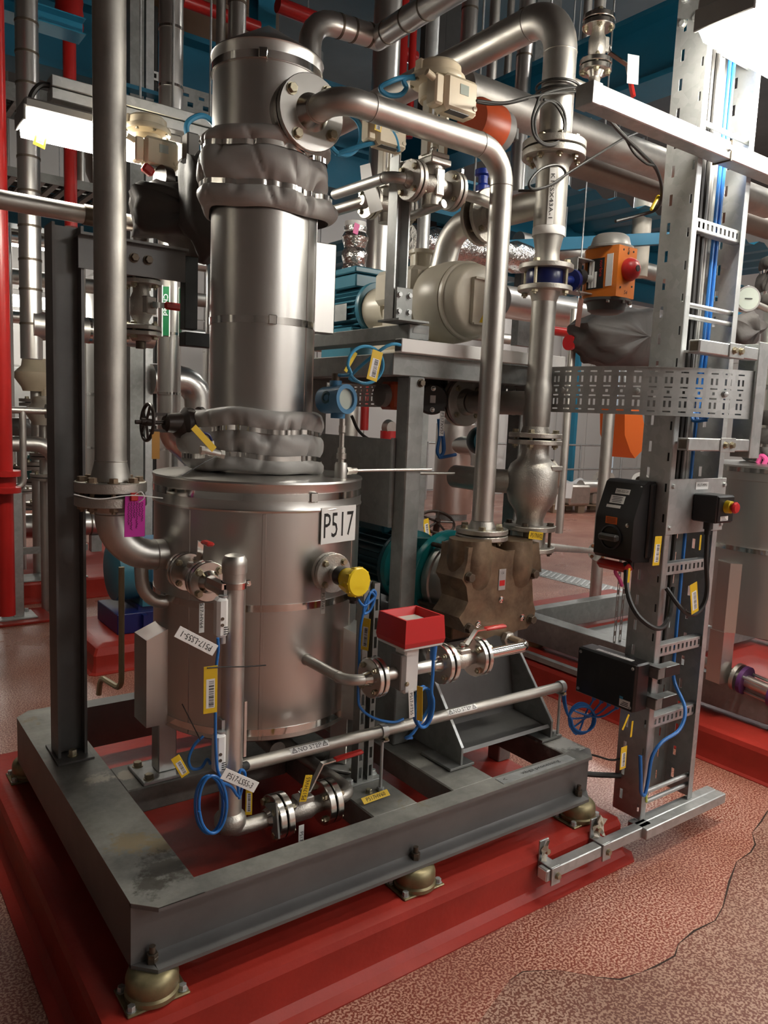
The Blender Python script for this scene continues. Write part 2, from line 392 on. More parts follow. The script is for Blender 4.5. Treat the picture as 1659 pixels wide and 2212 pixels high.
def text(s, c, u, v, h, ma, parent, name='lettering', lift=0.0006, wid=None, warp=None, depth=0.0003):
    """flat lettering centred on c; u right, v up, cap height h; wid fits the width"""
    if s not in TX:
        cu = bpy.data.curves.new('t', 'FONT'); cu.body = s; cu.size = 1; cu.resolution_u = 2; cu.align_x = 'CENTER'
        ob = bpy.data.objects.new('t', cu); COL.objects.link(ob)
        me = bpy.data.meshes.new_from_object(ob); vs = [tuple(p.co) for p in me.vertices]; fs = [tuple(p.vertices) for p in me.polygons]
        bpy.data.objects.remove(ob); bpy.data.curves.remove(cu); bpy.data.meshes.remove(me); TX[s] = (vs, fs)
    vs, fs = TX[s]
    if not vs: return None
    x0 = min(p[0] for p in vs); x1 = max(p[0] for p in vs); y0 = min(p[1] for p in vs); y1 = max(p[1] for p in vs)
    k = h / max(y1 - y0, 1e-6); kx = wid / max(x1 - x0, 1e-6) if wid else k
    u, v, c = V(u).normalized(), V(v).normalized(), V(c); nn = u.cross(v); out = []
    for p in vs:
        a, b = (p[0] - (x0 + x1) / 2) * kx, (p[1] - (y0 + y1) / 2) * k
        out.append(warp(a, b) if warp else c + u * a + v * b + nn * lift)
    m = MB(); m.add(out, fs); return part(name, m, ma, parent)
def plate(m, c, u, v, w, h, t):
    """thin card centred on c with right u and up v"""
    u, v = V(u).normalized(), V(v).normalized(); n = u.cross(v); R = Matrix((u, v, n)).transposed()
    return m.box(c, (w, h, t), R, min(t * .3, .0006))
def tag(label, c, u, v, w, h, ma=yeltag, txt=None, th=None, bar=False, group=None, name='equipment_tag', tie=None, tcol=None, hole=True, cat='tag', twid=None):
    c, u, v = V(c), V(u).normalized(), V(v); v = (v - u * v.dot(u)).normalized(); n = u.cross(v)
    t = thing(name, label, cat, c, group); m = MB(); plate(m, c, u, v, w, h, .0016); part('card', m, ma, t)
    f = c + n * .0009
    if bar:
        lw, lh = w * .62, h * .62; lc = f - v * h * .08
        m = MB(); plate(m, lc, u, v, lw, lh, .0006); lab = part('white_sticker', m, paper, t)
        m = MB(); rnd = random.Random(int(abs(c.x * 9999))); y = -lh * .46
        while y < lh * .44:
            b = lh * rnd.choice((.012, .02, .03, .042)); q = lc + n * .0005 + v * (y + b / 2) + u * lw * .1
            m.add([q - u * lw * .3 - v * b / 2, q + u * lw * .3 - v * b / 2, q + u * lw * .3 + v * b / 2, q - u * lw * .3 + v * b / 2], [(0, 1, 2, 3)]); y += b + lh * rnd.choice((.014, .02, .03))
        part('barcode', m, ink, lab)
    if txt: text(txt, f, u, v, th or h * .5, tcol or ink, t, wid=twid)
    if tie is not None: part('tie', MB().tube(smooth([c + v * h * .44, c + v * h * .44 + (V(tie) - c - v * h * .44) * .5 + n * .006, V(tie)]), .0012, 6), blackc, t)
    return t
def cable(name, label, pts, r, ma, cat='cable', group=None, k=6, parent=None):
    return part(name, MB().tube(smooth(pts, k), r, 8), ma, parent, label, cat, group)
def bands(parent, p0, p1, r, ts, wd=.02, ma=chrome, name='band', n=28):
    p0, p1 = V(p0), V(p1); d = (p1 - p0).normalized(); L = (p1 - p0).length
    for t in ts: part(name, MB().ring(p0 + d * (t * L - wd / 2), d, r + .0022, r - .001, wd, n), ma, parent)
def perf(m, o, u, v, W, H, holes, t=.0015):
    """sheet with real rectangular holes: o corner, u,v directions, holes (x0,x1,y0,y1)"""
    o, u, v = V(o), V(u).normalized(), V(v).normalized(); n = u.cross(v)
    return perfw(m, lambda a, b, k: o + u * a + v * b + n * (k * t), W, H, holes)
def perfw(m, fn, W, H, holes, cuts=()):
    rnd = lambda a: round(a, 5)
    rows = {}
    for h in holes: rows.setdefault((rnd(h[2]), rnd(h[3])), []).append((rnd(h[0]), rnd(h[1])))
    ys = sorted({0.0, rnd(H)} | {a for k in rows for a in k})
    for y0, y1 in zip(ys, ys[1:]):
        hs = sorted(x for k, L in rows.items() if k[0] <= y0 + 1e-6 and k[1] >= y1 - 1e-6 for x in L)
        xs = sorted({0.0, rnd(W)} | {a for hh in hs for a in hh} | {rnd(c) for c in cuts})
        for x0, x1 in zip(xs, xs[1:]):
            if any(a <= x0 + 1e-6 and b >= x1 - 1e-6 for a, b in hs): continue
            p = [fn(x0, y0, 0), fn(x1, y0, 0), fn(x1, y1, 0), fn(x0, y1, 0), fn(x0, y0, 1), fn(x1, y0, 1), fn(x1, y1, 1), fn(x0, y1, 1)]
            m.add(p, [(3, 2, 1, 0), (4, 5, 6, 7), (0, 1, 5, 4), (2, 3, 7, 6), (1, 2, 6, 5), (3, 0, 4, 7)])
    return m
def handwheel(parent, c, d, R, ma, spokes=3, r=.008):
    m = MB().torus(c, d, R, r, 32, 8); u, v, d = basis(d)
    for i in range(spokes):
        a = 2 * PI * i / spokes; m.tube([V(c) + d * .004, V(c) + (u * math.cos(a) + v * math.sin(a)) * R], r * .75, 6)
    m.cyl(V(c) - d * .012, V(c) + d * .02, r * 2, n=12); return part('handwheel', m, ma, parent)
def lever(parent, base, along, up, L, rise, ma=chrome, grip=redgrip, gw=.024, gl=.5, gt=.012):
    """flat valve lever: rises then runs along; grip sleeve on the outer part"""
    along, up = V(along).normalized(), V(up).normalized(); sd = along.cross(up).normalized(); base = V(base); w2, t2 = gw * .36, .0025
    path = [base - along * .012, base + along * .02, base + along * L * .3 + up * rise, base + along * L * .55 + up * rise]
    m = MB(); P = []
    for i, p in enumerate(path):
        t = (path[min(i + 1, 3)] - path[max(i - 1, 0)]).normalized(); nn = sd.cross(t); P.append([p - sd * w2 - nn * t2, p + sd * w2 - nn * t2, p + sd * w2 + nn * t2, p - sd * w2 + nn * t2])
    vs = [q for r in P for q in r]; fs = [(3, 2, 1, 0), (12, 13, 14, 15)] + [(i * 4 + j, i * 4 + (j + 1) % 4, i * 4 + 4 + (j + 1) % 4, i * 4 + 4 + j) for i in range(3) for j in range(4)]
    m.add(vs, fs); h = part('lever', m, ma, parent)
    R = Matrix((along, sd, up)).transposed(); a = base + along * L * (1 - gl / 2) + up * rise
    part('grip', MB().box(a, (L * gl, gw, gt), R, gt * .42), grip, h)
def ball_valve(name, label, c, d, up, R=.057, L=.13, rb=.028, hd=None, hl=.15, rise=.05, t=.016, group=None, fl=(True, True), ma=pipem, nb=4, hand=True, extA=0, extB=0, grip=redgrip):
    """flanged two-piece ball valve centred on c along d, stem along up, lever towards hd; counter-flanges on the pipe side"""
    c, d, up = V(c), V(d).normalized(), V(up).normalized(); tt = thing(name, label, 'valve', c, group)
    part('body', MB().lathe(c - d * L / 2, d, [(0, 0), (rb * .8, 0), (rb * .8, L * .2), (rb * 1.15, L * .32), (rb * 1.15, L * .62), (rb * .85, L * .75), (rb * .85, L), (0, L)], 20), cast, tt)
    sd = d.cross(up); Rm = Matrix((d, sd, up)).transposed()
    part('stem_pad', MB().box(c + up * rb * .9, (L * .34, rb * 1.5, rb * 1.1), Rm, .003).cyl(c + up * rb, c + up * (rb * 1.9), rb * .34, n=12).hexa(c + up * rb * 1.8, up, rb * .3, rb * .3), cast, tt)
    for sg, on in ((-1, fl[0]), (1, fl[1])):
        if not on: continue
        e = c + d * sg * L / 2
        joint(tt, e, d * sg, R, t, .005, nb, ma, None, (rb * 1.25, rb * .9, .02), br=R * .165)
    if hand: lever(tt, c + up * rb * 1.75, hd or d, up, hl, rise, grip=grip)
    return tt
def elbow_pipe(parent, pts, r, rad, ma=pipem, name='pipe', n=24, k=10, weld=True):
    P = fillet(pts, rad, k); part(name, MB().tube(P, r, n), ma, parent)
    if weld:
        for i in range(1, len(pts) - 1):
            a, b, c = V(pts[i - 1]), V(pts[i]), V(pts[i + 1]); rr = rad[i - 1] if isinstance(rad, (list, tuple)) else rad
            for q in (a, c):
                dd = (q - b).normalized(); tl = rr / math.tan((a - b).angle(c - b) / 2)
                if tl < (q - b).length: part('weld', MB().torus(b + dd * tl, dd, r, .0018, n, 6), pipedull, parent)
# ------------------------------------------------------------------ room shell
XW0, XW1, YW0, YW1, ZC = -6.0, 17.0, -5.0, 13.0, 6.2
part('floor', MB().bx(XW0, XW1, YW0, YW1, -0.1, 0), floorm, kind='structure')
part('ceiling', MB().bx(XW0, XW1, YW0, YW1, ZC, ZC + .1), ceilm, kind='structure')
def clad(name, a, b, nrm):
    """wall from a to b (floor points): panel modules with recessed joints, each panel a child"""
    a, b, nrm = V(a), V(b), V(nrm); u = (b - a).normalized(); L = (b - a).length
    m = MB(); R = Matrix((u, nrm, V((0, 0, 1)))).transposed()
    m.box((a + b) / 2 - nrm * .08 + V((0, 0, ZC / 2)), (L, .1, ZC), R); o = part(name, m, wallm, kind='structure')
    W = 1.15; n = int(L / W)
    def pan():
        return MB().box((0, 0, 0), (W - .02, .03, 3.06), None, .006)
    me = shared('wall_panel|' + name, pan, wallm)
    for i in range(n):
        for j in range(2):
            p = inst('wall_panel', me, o, a + u * (W * (i + .5)) - nrm * .015 + V((0, 0, 1.55 + 3.08 * j)))
            p.rotation_euler = R.to_euler()
    return o
clad('wall_back', (XW0, YW1, 0), (XW1, YW1, 0), (0, -1, 0))
clad('wall_right', (XW1, YW0, 0), (XW1, YW1, 0), (-1, 0, 0))
part('wall_left', MB().bx(XW0 - .1, XW0, YW0, YW1, 0, ZC), mat('grey_block_wall', (.42, .41, .39), 0, .6), kind='structure')
part('wall_front', MB().bx(XW0, XW1, YW0 - .1, YW0, 0, ZC), wallm, kind='structure')

# worn floor patch with its cracked edge
edge = [at(x, y, Z=0) for x, y in ((1659, 1752), (1645, 1775), (1625, 1800), (1632, 1825), (1622, 1842), (1592, 1862), (1576, 1905), (1562, 1960), (1545, 1990), (1500, 2012), (1466, 2040), (1458, 2066), (1418, 2088), (1385, 2102), (1340, 2117), (1290, 2112), (1200, 2096), (1130, 2100), (1100, 2120))]
rest = [at(x, y, Z=0) for x, y in ((1020, 2230), (900, 2420), (1300, 2600), (1800, 2400), (2000, 1950), (1760, 1790))]
part('floor_patch', MB().prism([(p.x, p.y, -.004) for p in edge + rest], (0, 0, .0055)), patchm, bpy.data.objects['floor'])
pl = []; pr = []
for i, p in enumerate(edge):
    t = (edge[min(i + 1, len(edge) - 1)] - edge[max(i - 1, 0)]).normalized(); s = V((-t.y, t.x, 0)); wd = .0022 + .0016 * math.sin(i * 2.3)
    if i > 14: wd *= .5
    pl.append(p + s * wd + V((0, 0, .0019))); pr.append(p - s * wd + V((0, 0, .0019)))
crk = mat('dark_crack', (0.035, 0.02, 0.015), 0, .9)
part('crack', MB().grid([pl, pr]), crk, bpy.data.objects['floor'])

# ------------------------------------------------------------------ luminaires
def luminaire(label, c, L, axis='X', w=.16, h=.10, mt=None, group=None, down=True, rod=True):
    c = V(c); d = V((1, 0, 0)) if axis == 'X' else V((0, 1, 0)); s = V((0, 0, 1)).cross(d)
    t = thing('fluorescent_luminaire', label, 'light', c, group)
    R = Matrix((d, s, V((0, 0, 1)))).transposed()
    part('housing', MB().box(c + V((0, 0, h * .32)), (L, w, h * .36), R, .008), midgrey, t)
    pr = []
    for sy, sz in ((-.48, .14), (-.5, -.1), (-.36, -.5), (.36, -.5), (.5, -.1), (.48, .14)): pr.append(c - d * (L / 2 - .012) + s * sy * w + V((0, 0, sz * h)))
    part('diffuser', MB().prism(pr, d * (L - .024)), mt or lampm, t)
    for sg in (-1, 1): part('end_cap', MB().box(c + d * sg * (L / 2), (.012, w * 1.02, h * .5), R, .003), midgrey, t)
    if rod:
        for sg in (-1, 1): part('hanger', MB().cyl(c + d * sg * L * .35 + V((0, 0, h * .5)), V((c.x, c.y, ZC)) + d * sg * L * .35, .005, n=8), galv, t)
    return t
# the lamp hung over the cable ladder (upper right corner of the photo)
luminaire('blazing fluorescent luminaire hung beside the tall cable ladder', (2.84, 1.42, 2.83), 1.25, 'X', .19, .13)
# lamp behind the tall inlet pipe, under a galvanised channel
lf = luminaire('fluorescent luminaire with yellow tag under a galvanised channel', at(178, 285, Y=3.4) + V((.08, 0, 0)), .62, 'X', .16, .115, rod=False)
c0 = at(107, 198, Y=3.4); cha = thing('support_channel', 'short galvanised double strut channel above the tagged luminaire', 'channel', c0)
part('channel', MB().bx(c0.x, c0.x + .8, 3.36, 3.44, c0.z - .035, c0.z + .008, .003), galv, cha)
part('channel', MB().bx(c0.x, c0.x + .8, 3.36, 3.44, c0.z + .012, c0.z + .055, .003), galv, cha)
part('hanger', MB().cyl((c0.x + .5, 3.4, c0.z + .05), (c0.x + .5, 3.4, ZC), .006, n=8), galv, cha)
part('hanger', MB().bx(c0.x + .45, c0.x + .48, 3.39, 3.41, c0.z - .16, c0.z - .02), galv, cha)
cable('lamp_cord', 'black cord looping from the channel to the tagged luminaire', [at(*p, Y=3.4) for p in ((108, 184), (88, 184), (72, 200), (66, 220), (74, 238), (92, 246), (108, 250))], .011, blackc)
tag('yellow barcode tag hanging from the luminaire behind the inlet pipe', at(91, 285, Y=3.36), (1, .1, -.22), (-.2, 0, 1), .045, .12, bar=True, tie=at(92, 252, Y=3.38))
n = 0
for x, y, z in ((4.2, -1.2, 3.5), (5.2, 0.2, 3.6), (5.4, 3.0, 4.6), (3.0, -3.2, 3.5), (6.4, -2.6, 3.5), (5.9, 7.6, 4.6), (8.0, 3.0, 4.4), (8.2, 6.9, 4.4), (11.2, 5.2, 4.4), (11.5, 8.8, 4.4), (14.2, 7.4, 4.4)):  # lamps beside and behind the camera are unseen, added to brighten the metal
    luminaire('fluorescent luminaire on thin ceiling rods, from a set with added fill lamps', (x, y, z), 1.25, 'X', .17, .11, lampfar, 'ceiling luminaires')
for x, y in ((62, 515), (62, 647)):
    p = at(x, y, Y=10.3 if y < 600 else 11.6); luminaire('distant fluorescent luminaire glowing behind the banded vertical pipe', p, 1.2, 'X', .3, .2, lampglow, 'far luminaires')
p = at(1400, 592, Y=7.6); luminaire('distant fluorescent luminaire glowing beside the orange actuator', p, .8, 'X', .3, .2, lampfar)
# ------------------------------------------------------------------ plinth and skid
ZT, ZB, ZP = 0.40, 0.228, 0.155
def plinth(label, x0, x1, y0, y1, z, ch=.03, cove=.05, name='concrete_plinth', mt=redp):
    m = MB()
    def loop(ins, zz):
        k = .012 + max(0, -ins) * .6
        a0, a1, b0, b1 = x0 + ins, x1 - ins, y0 + ins, y1 - ins
        return [(a0 + k, b0, zz), (a1 - k, b0, zz), (a1, b0 + k, zz), (a1, b1 - k, zz), (a1 - k, b1, zz), (a0 + k, b1, zz), (a0, b1 - k, zz), (a0, b0 + k, zz)]
    L = [loop(-cove, .0), loop(-cove, .004), loop(-cove * .45, .014), loop(-cove * .12, .036), loop(0, .06), loop(0, z - ch), loop(ch * .3, z - ch * .3), loop(ch, z)]
    vs = [p for l in L for p in l]; fs = [tuple(range(8))[::-1], tuple(range(56, 64))]
    for i in range(7):
        for j in range(8): fs.append((i * 8 + j, i * 8 + (j + 1) % 8, i * 8 + 8 + (j + 1) % 8, i * 8 + 8 + j))
    m.add(vs, fs); return part(name, m, mt, None, label, 'plinth', ang=22)
plinth('red painted concrete plinth under the pump skid frame', .475, 2.36, 1.632, 3.36, ZP, .028, .055)

sk = thing('skid_frame', 'grey zinc steel skid frame standing on domed mounts over a red plinth', 'skid', (1.42, 2.4, ZB))
X0, X1, Y0, Y1 = .564, 2.27, 1.685, 3.12
def chan_poly(w=.062, h=ZT - ZB, t=.010, web=.009):
    """C section in (y outwards = -, z): web at y=w, flanges out to y=0"""
    f = .012
    return [(0, 0), (w, 0), (w, h), (0, h), (0, h - t), (w - web - f, h - t - .004), (w - web, h - t - f), (w - web, t + f), (w - web - f, t + .004), (0, t)]
pl = chan_poly()
# front beam (channel open to the front) with cut corners on its flanges
m = MB(); m.prism([(X0 + .05, Y0 + y, ZB + z) for y, z in pl], (X1 - X0 - .10, 0, 0))
for xa, xb in ((X0, X0 + .05), (X1, X1 - .05)):
    for z0, z1 in ((ZB, ZB + .01), (ZT - .01, ZT)):
        m.prism([(xa, Y0 + .062, z0), (xb, Y0 + .062, z0), (xb, Y0, z0), (xa, Y0 + .052, z0)][::(1 if xb > xa else -1)], (0, 0, z1 - z0))
    m.bx(min(xa, xb), max(xa, xb), Y0 + .053, Y0 + .062, ZB, ZT)
part('front_beam', m, zincbeam, sk)
part('top_plate', MB().bx(X0 + .05, X1 - .05, Y0 + .0, Y0 + .072, ZT, ZT + .0015), skidm, sk)
# left member: wide box with plate top
m = MB(); k = .05
m.prism([(X0, Y0 + .062, ZB), (X0 + .168, Y0 + .062, ZB), (X0 + .168, Y1 - .0, ZB), (X0 + k, Y1, ZB), (X0, Y1 - k, ZB)], (0, 0, ZT - ZB - .0005)); part('left_beam', m, zincbeam, sk)
m = MB(); m.prism([(X0 - .001, Y0 + .052, ZT - .0005), (X0 + .05, Y0, ZT - .0005), (X0 + .168, Y0, ZT - .0005), (X0 + .168, Y1, ZT - .0005), (X0 + k, Y1, ZT - .0005), (X0 - .001, Y1 - k, ZT - .0005)], (0, 0, .0025)); part('deck_plate', m, skidm, sk)
part('right_beam', MB().bx(2.15, X1, Y0 + .063, Y1, ZT - .10, ZT, .003), skidm, sk)
m = MB(); m.prism([(X0 + .169, Y1 - y, ZB + z) for y, z in chan_poly(.075)], (X1 - X0 - .17, 0, 0)); part('back_beam', m, zincbeam, sk)
for xa, xb in ((1.30, 1.471), (1.617, 1.796)): part('cross_beam', MB().bx(xa, xb, Y0 + .0725, Y1 - .076, ZT - .085, ZT, .004), skidm, sk)
part('cross_beam', MB().bx(X0 + .169, 1.299, 2.292, 2.478, ZT - .085, ZT, .004), skidm, sk)
part('cross_beam', MB().bx(1.472, 1.616, 2.9, 3.0, ZT - .085, ZT, .004), skidm, sk)
part('cross_beam', MB().bx(1.797, 2.149, 2.75, 2.9, ZT - .085, ZT, .004), skidm, sk)
c = V((1.968, 1.722, ZT + .0025)); m = MB(); m.box(c, (.36, .042, .002)); npl = part('name_plate', m, galv, sk)
text('vibga processing', c + V((.02, 0, .0012)), (1, 0, 0), (0, 1, 0), .020, ink, npl, wid=.19); text('<', c + V((-.155, 0, .0012)), (1, 0, 0), (0, 1, 0), .014, ink, npl)
# mounts
def mount(x, y, label, g, bolt_up=True):
    t = thing('vibration_mount', label, 'mount', (x, y, ZP), g)
    R = Matrix.Rotation(0, 3, 'Z'); part('base_plate', MB().bx(x - .078, x + .078, y - .055, y + .055, ZP, ZP + .006, .002), brass, t)
    pr = [(0, 0), (.066, 0), (.067, .012), (.0625, .018), (.0645, .022), (.0645, .044), (.061, .056), (.053, .064), (.04, .0672), (0, .0672)]
    part('dome', MB().lathe((x, y, ZP + .006), (0, 0, 1), pr, 36), brass, t)
    for dx, dy in ((-.064, -.038), (.064, -.038), (.064, .038), (-.064, .038)): bolt(t, (x + dx, y + dy, ZP + .006), (0, 0, 1), .010, .012, galv)
    part('stud', MB().cyl((x, y, ZB + .01), (x, y, ZB + .052), .008, n=12).hexa((x, y, ZB + .0101), (0, 0, 1), .0145, .014).hexa((x, y, ZB + .0245), (0, 0, 1), .0145, .010), boltdark, t)
for x, s in ((.612, 'the front left corner of the skid, beside the stained deck plate'), (1.44, 'the middle of the skid front beam'), (2.205, 'the skid corner nearest the cable ladder')):
    mount(x, 1.722, 'brassy domed mount under ' + s, 'skid mounts')
for x, s in ((.61, 'the far corner of the skid behind the steel post'), (1.44, 'the middle of the rear skid beam'), (2.2, 'the rear skid corner by the second plinth')):
    mount(x, 3.08, 'brassy domed mount under ' + s, 'skid mounts')
# strut bolted to the plinth face
gs = thing('ladder_support_strut', 'galvanised strut clamped low on the red plinth carrying the cable ladder', 'strut', (2.3, 1.59, .07))
part('strut', MB().bx(1.885, 2.46, 1.575, 1.616, .085, .126, .003), galv, gs)
part('strut', MB().bx(2.40, 2.93, 1.555, 1.597, .085, .126, .003).bx(2.40, 2.93, 1.598, 1.64, .085, .126, .003), galv, gs)
for x in (1.925, 2.19):
    m = MB().bx(x - .022, x + .022, 1.568, 1.574, .07, .132, .001).bx(x - .022, x + .022, 1.574, 1.632, .127, .132, .001).bx(x - .022, x + .022, 1.628, 1.634, .075, .20, .001); part('clamp', m, galv, gs)
    bolt(gs, (x + .005, 1.568, .10), (0, -1, 0), .010, .009); bolt(gs, (x, 1.6275, .165), (0, -1, 0), .010, .02)
for x, y_, sd in ((2.205, 1.615, 1), (1.935, 1.615, 5)):
    rr_ = random.Random(sd); part('torn_sealant', MB().grid([[V((x - .03 + .012 * i + rr_.uniform(-.004, .004), y_ + rr_.uniform(-.012, .012), .128 + .016 * j + rr_.uniform(-.006, .006) + (.02 if i in (2, 3) else 0))) for j in range(5)] for i in range(6 if sd == 1 else 3)]), cream, gs, ang=10)
part('end_face', MB().bx(1.8845, 1.886, 1.578, 1.613, .088, .123), paper, gs)
# ------------------------------------------------------------------ steel post and arm on the left
po = thing('steel_post', 'grey H-section steel post bolted to the left skid beam', 'post', (.652, 2.66, ZT))
hx0, hx1, hy0, hy1 = .605, .70, 2.612, 2.712
m = MB(); m.bx(hx0, hx0 + .009, hy0, hy1, ZT + .008, 2.15).bx(hx1 - .009, hx1, hy0, hy1, ZT + .008, 2.15).bx(hx0 + .009, hx1 - .009, 2.658, 2.665, ZT + .008, 2.15)
part('h_section', m, zincbeam, po)
part('base_plate', MB().bx(.595, .712, 2.57, 2.75, ZT + .002, ZT + .0095, .001), zincbeam, po)
bolt(po, (.652, 2.612, ZT + .01), (0, 0, 1), .014, .02, boltm)
m = MB(); yy = 2.60; x2 = 1.03
m.prism([(.66, yy, z) for z in ()] or [(.68, yy + .0, 2.02), (.68, yy + .008, 2.02), (.68, yy + .008, 2.118), (.68, yy + .06, 2.118), (.68, yy + .06, 2.126), (.68, yy - .03, 2.126), (.68, yy - .03, 2.118), (.68, yy, 2.118)], (x2 - .68, 0, 0))
part('arm', m, zincbeam, po)
for px_, py_ in ((290, 557), (320, 562)): bolt(po, at(px_, py_, Y=yy - .001), (0, -1, 0), .013, .016, boltdark)
# ------------------------------------------------------------------ vessel P517
VX, VY, VR = 1.21, 2.375, .346
ZV0, ZV1 = .575, 1.385
va = lambda az: V((math.sin(az), -math.cos(az), 0))          # direction on the vessel, az from -Y towards +X
ve = thing('insulated_vessel', 'round stainless clad vessel numbered P517 standing on the skid', 'vessel', (VX, VY, ZT))
part('cladding', MB().lathe((VX, VY, 0), (0, 0, 1), [(0, ZV0), (VR - .004, ZV0), (VR, ZV0 + .004), (VR, ZV1 - .085)], 96), jacket, ve)
part('lid', MB().lathe((VX, VY, 0), (0, 0, 1), [(VR + .0005, ZV1 - .09), (VR + .004, ZV1 - .092), (VR + .006, ZV1 - .086), (VR + .003, ZV1 - .08), (VR + .003, ZV1 - .012), (VR + .006, ZV1 - .006), (VR + .004, ZV1), (VR - .03, ZV1 + .003), (0, ZV1 + .02)], 96), jacket, ve)
def vband(z, wd=.02, r=VR, nm='band'):
    return part(nm, MB().lathe((VX, VY, z - wd / 2), (0, 0, 1), [(r, 0), (r + .0025, 0), (r + .0025, wd), (r, wd)], 96), chrome, ve)
for z in (ZV1 - .045, 1.0, ZV0 + .03): vband(z, .022, VR + (.003 if z > 1.2 else 0))
def onv(az, z, r=VR): return V((VX, VY, z)) + va(az) * r
for az, z in ((.02, ZV1 - .045),):
    d = va(az); R = Matrix((V((d.y * -1, d.x, 0)), d, V((0, 0, 1)))).transposed()
    part('buckle', MB().box(onv(az, z, VR + .008), (.026, .008, .03), R, .002), chrome, ve)
for az in (-1.12, -.42, .62):      # overlapped sheet seams
    d = va(az); sdir = V((-d.y, d.x, 0)); R = Matrix((sdir, d, V((0, 0, 1)))).transposed()
    part('seam', MB().box(onv(az, (ZV0 + ZV1 - .09) / 2, VR + .0008), (.012, .003, ZV1 - .1 - ZV0), R, .001), jacket, ve)
# legs with their clad covers
legs = []
for i, (lx, ly) in enumerate(((.879, 2.369), (1.41, 2.115), (1.40, 2.66))):
    d = V((lx - VX, ly - VY, 0)).normalized(); s = V((-d.y, d.x, 0)); R = Matrix((s, d, V((0, 0, 1)))).transposed()
    lg = part('leg', MB().box((lx, ly, (ZT + .012 + .72) / 2), (.062, .062, .72 - ZT - .012), R, .003), jacket, ve)
    fc = V((lx, ly, 0)) + d * .02
    part('foot_plate', MB().box(fc + V((0, 0, ZT + .007)), (.15, .15, .010), R, .002), galv, lg)
    for a, b in ((-.052, .05), (.052, .05)): bolt(lg, fc + s * a + d * b + V((0, 0, ZT + .012)), (0, 0, 1), .014, .014)
    cv = V((VX, VY, 0)) + d * (VR + .012)
    m = MB(); a0 = V((VX, VY, 0)) + d * (VR - .02); b0 = V((VX, VY, 0)) + d * (VR + .065)
    m.prism([a0 - s * .055 + V((0, 0, ZV0 + .01)), b0 - s * .055 + V((0, 0, ZV0 + .01)), b0 - s * .055 + V((0, 0, .87)), a0 - s * .055 + V((0, 0, .905))], s * .11)
    part('leg_cover', m, jacket, ve)
# number plate wrapped on the cladding
def azpx(x, y, r=VR):
    """angle on the cylinder seen through a photo pixel, and height"""
    d = (at(x, y, Y=1.0) - V((0, 0, CAMZ))); a = d.x * d.x + d.y * d.y; b = -2 * (d.x * VX + d.y * VY); c = VX * VX + VY * VY - r * r
    t = (-b - math.sqrt(max(b * b - 4 * a * c, 0))) / (2 * a); p = V((0, 0, CAMZ)) + d * t
    return math.atan2(p.x - VX, -(p.y - VY)), p.z
azC, zc = azpx(716, 1134); tc = onv(azC, zc, VR + .004); tu = V((math.cos(azC), math.sin(azC), 0)); wl = .158; hh = .058
tc = tc + tu * .030
m = MB(); plate(m, tc, tu, (0, 0, 1), wl, hh * 2, .0016); pl_ = part('number_plate', m, paper, ve)
text('P517', tc, tu, (0, 0, 1), .078, ink, pl_, wid=wl * .86, lift=.0014)
# support ring under the vessel
part('bottom_head', MB().lathe((VX, VY, 0), (0, 0, 1), [(0, ZV0 - .055), (.1, ZV0 - .05), (.22, ZV0 - .03), (.30, ZV0 + .002), (0, ZV0 + .002)], 48), fabricd, ve)
part('drain_stub', MB().tube(fillet([(1.21, 2.375, ZV0 - .03), (1.21, 2.375, .47), (1.21, 2.2, .46)], .06), .03, 16), cast, ve)

# ------------------------------------------------------------------ column above the vessel
CR = .172
co = thing('insulated_column', 'tall stainless clad column with conical cap rising from the P517 vessel', 'column', (VX, VY, ZV1))
part('cladding', MB().lathe((VX, VY, 0), (0, 0, 1), [(CR - .006, ZV1 + .005), (CR, ZV1 + .01), (CR, 2.68)], 72), jacket, co)
part('cap', MB().lathe((VX, VY, 0), (0, 0, 1), [(CR, 2.642), (CR + .004, 2.642), (CR + .004, 2.695), (CR + .007, 2.70), (CR + .004, 2.705), (0, 2.815)], 72), jacket, co)
for z, rr in ((1.88, CR), (2.655, CR + .0045)): part('band', MB().lathe((VX, VY, z - .011), (0, 0, 1), [(rr, 0), (rr + .0025, 0), (rr + .0025, .022), (rr, .022)], 72), chrome, co)
for az, z in ((-.30, 1.88), (-.55, 2.655)):
    d = va(az); R = Matrix((V((-d.y, d.x, 0)), d, V((0, 0, 1)))).transposed(); part('buckle', MB().box(V((VX, VY, z)) + d * (CR + .009), (.026, .01, .03), R, .002), chrome, co)
for az, z0, z1 in ((.50, 1.60, 2.25), (.93, 1.60, 2.25)):
    d = va(az); R = Matrix((V((-d.y, d.x, 0)), d, V((0, 0, 1)))).transposed(); part('seam', MB().box(V((VX, VY, (z0 + z1) / 2)) + d * (CR + .0005), (.012, .003, z1 - z0), R, .001), jacket, co)
d = va(1.45); R = Matrix((V((-d.y, d.x, 0)), d, V((0, 0, 1)))).transposed()
part('side_plate', MB().box(V((VX, VY, 2.02)) + d * (CR + .035), (.05, .09, .30), R, .003), jacket, co)
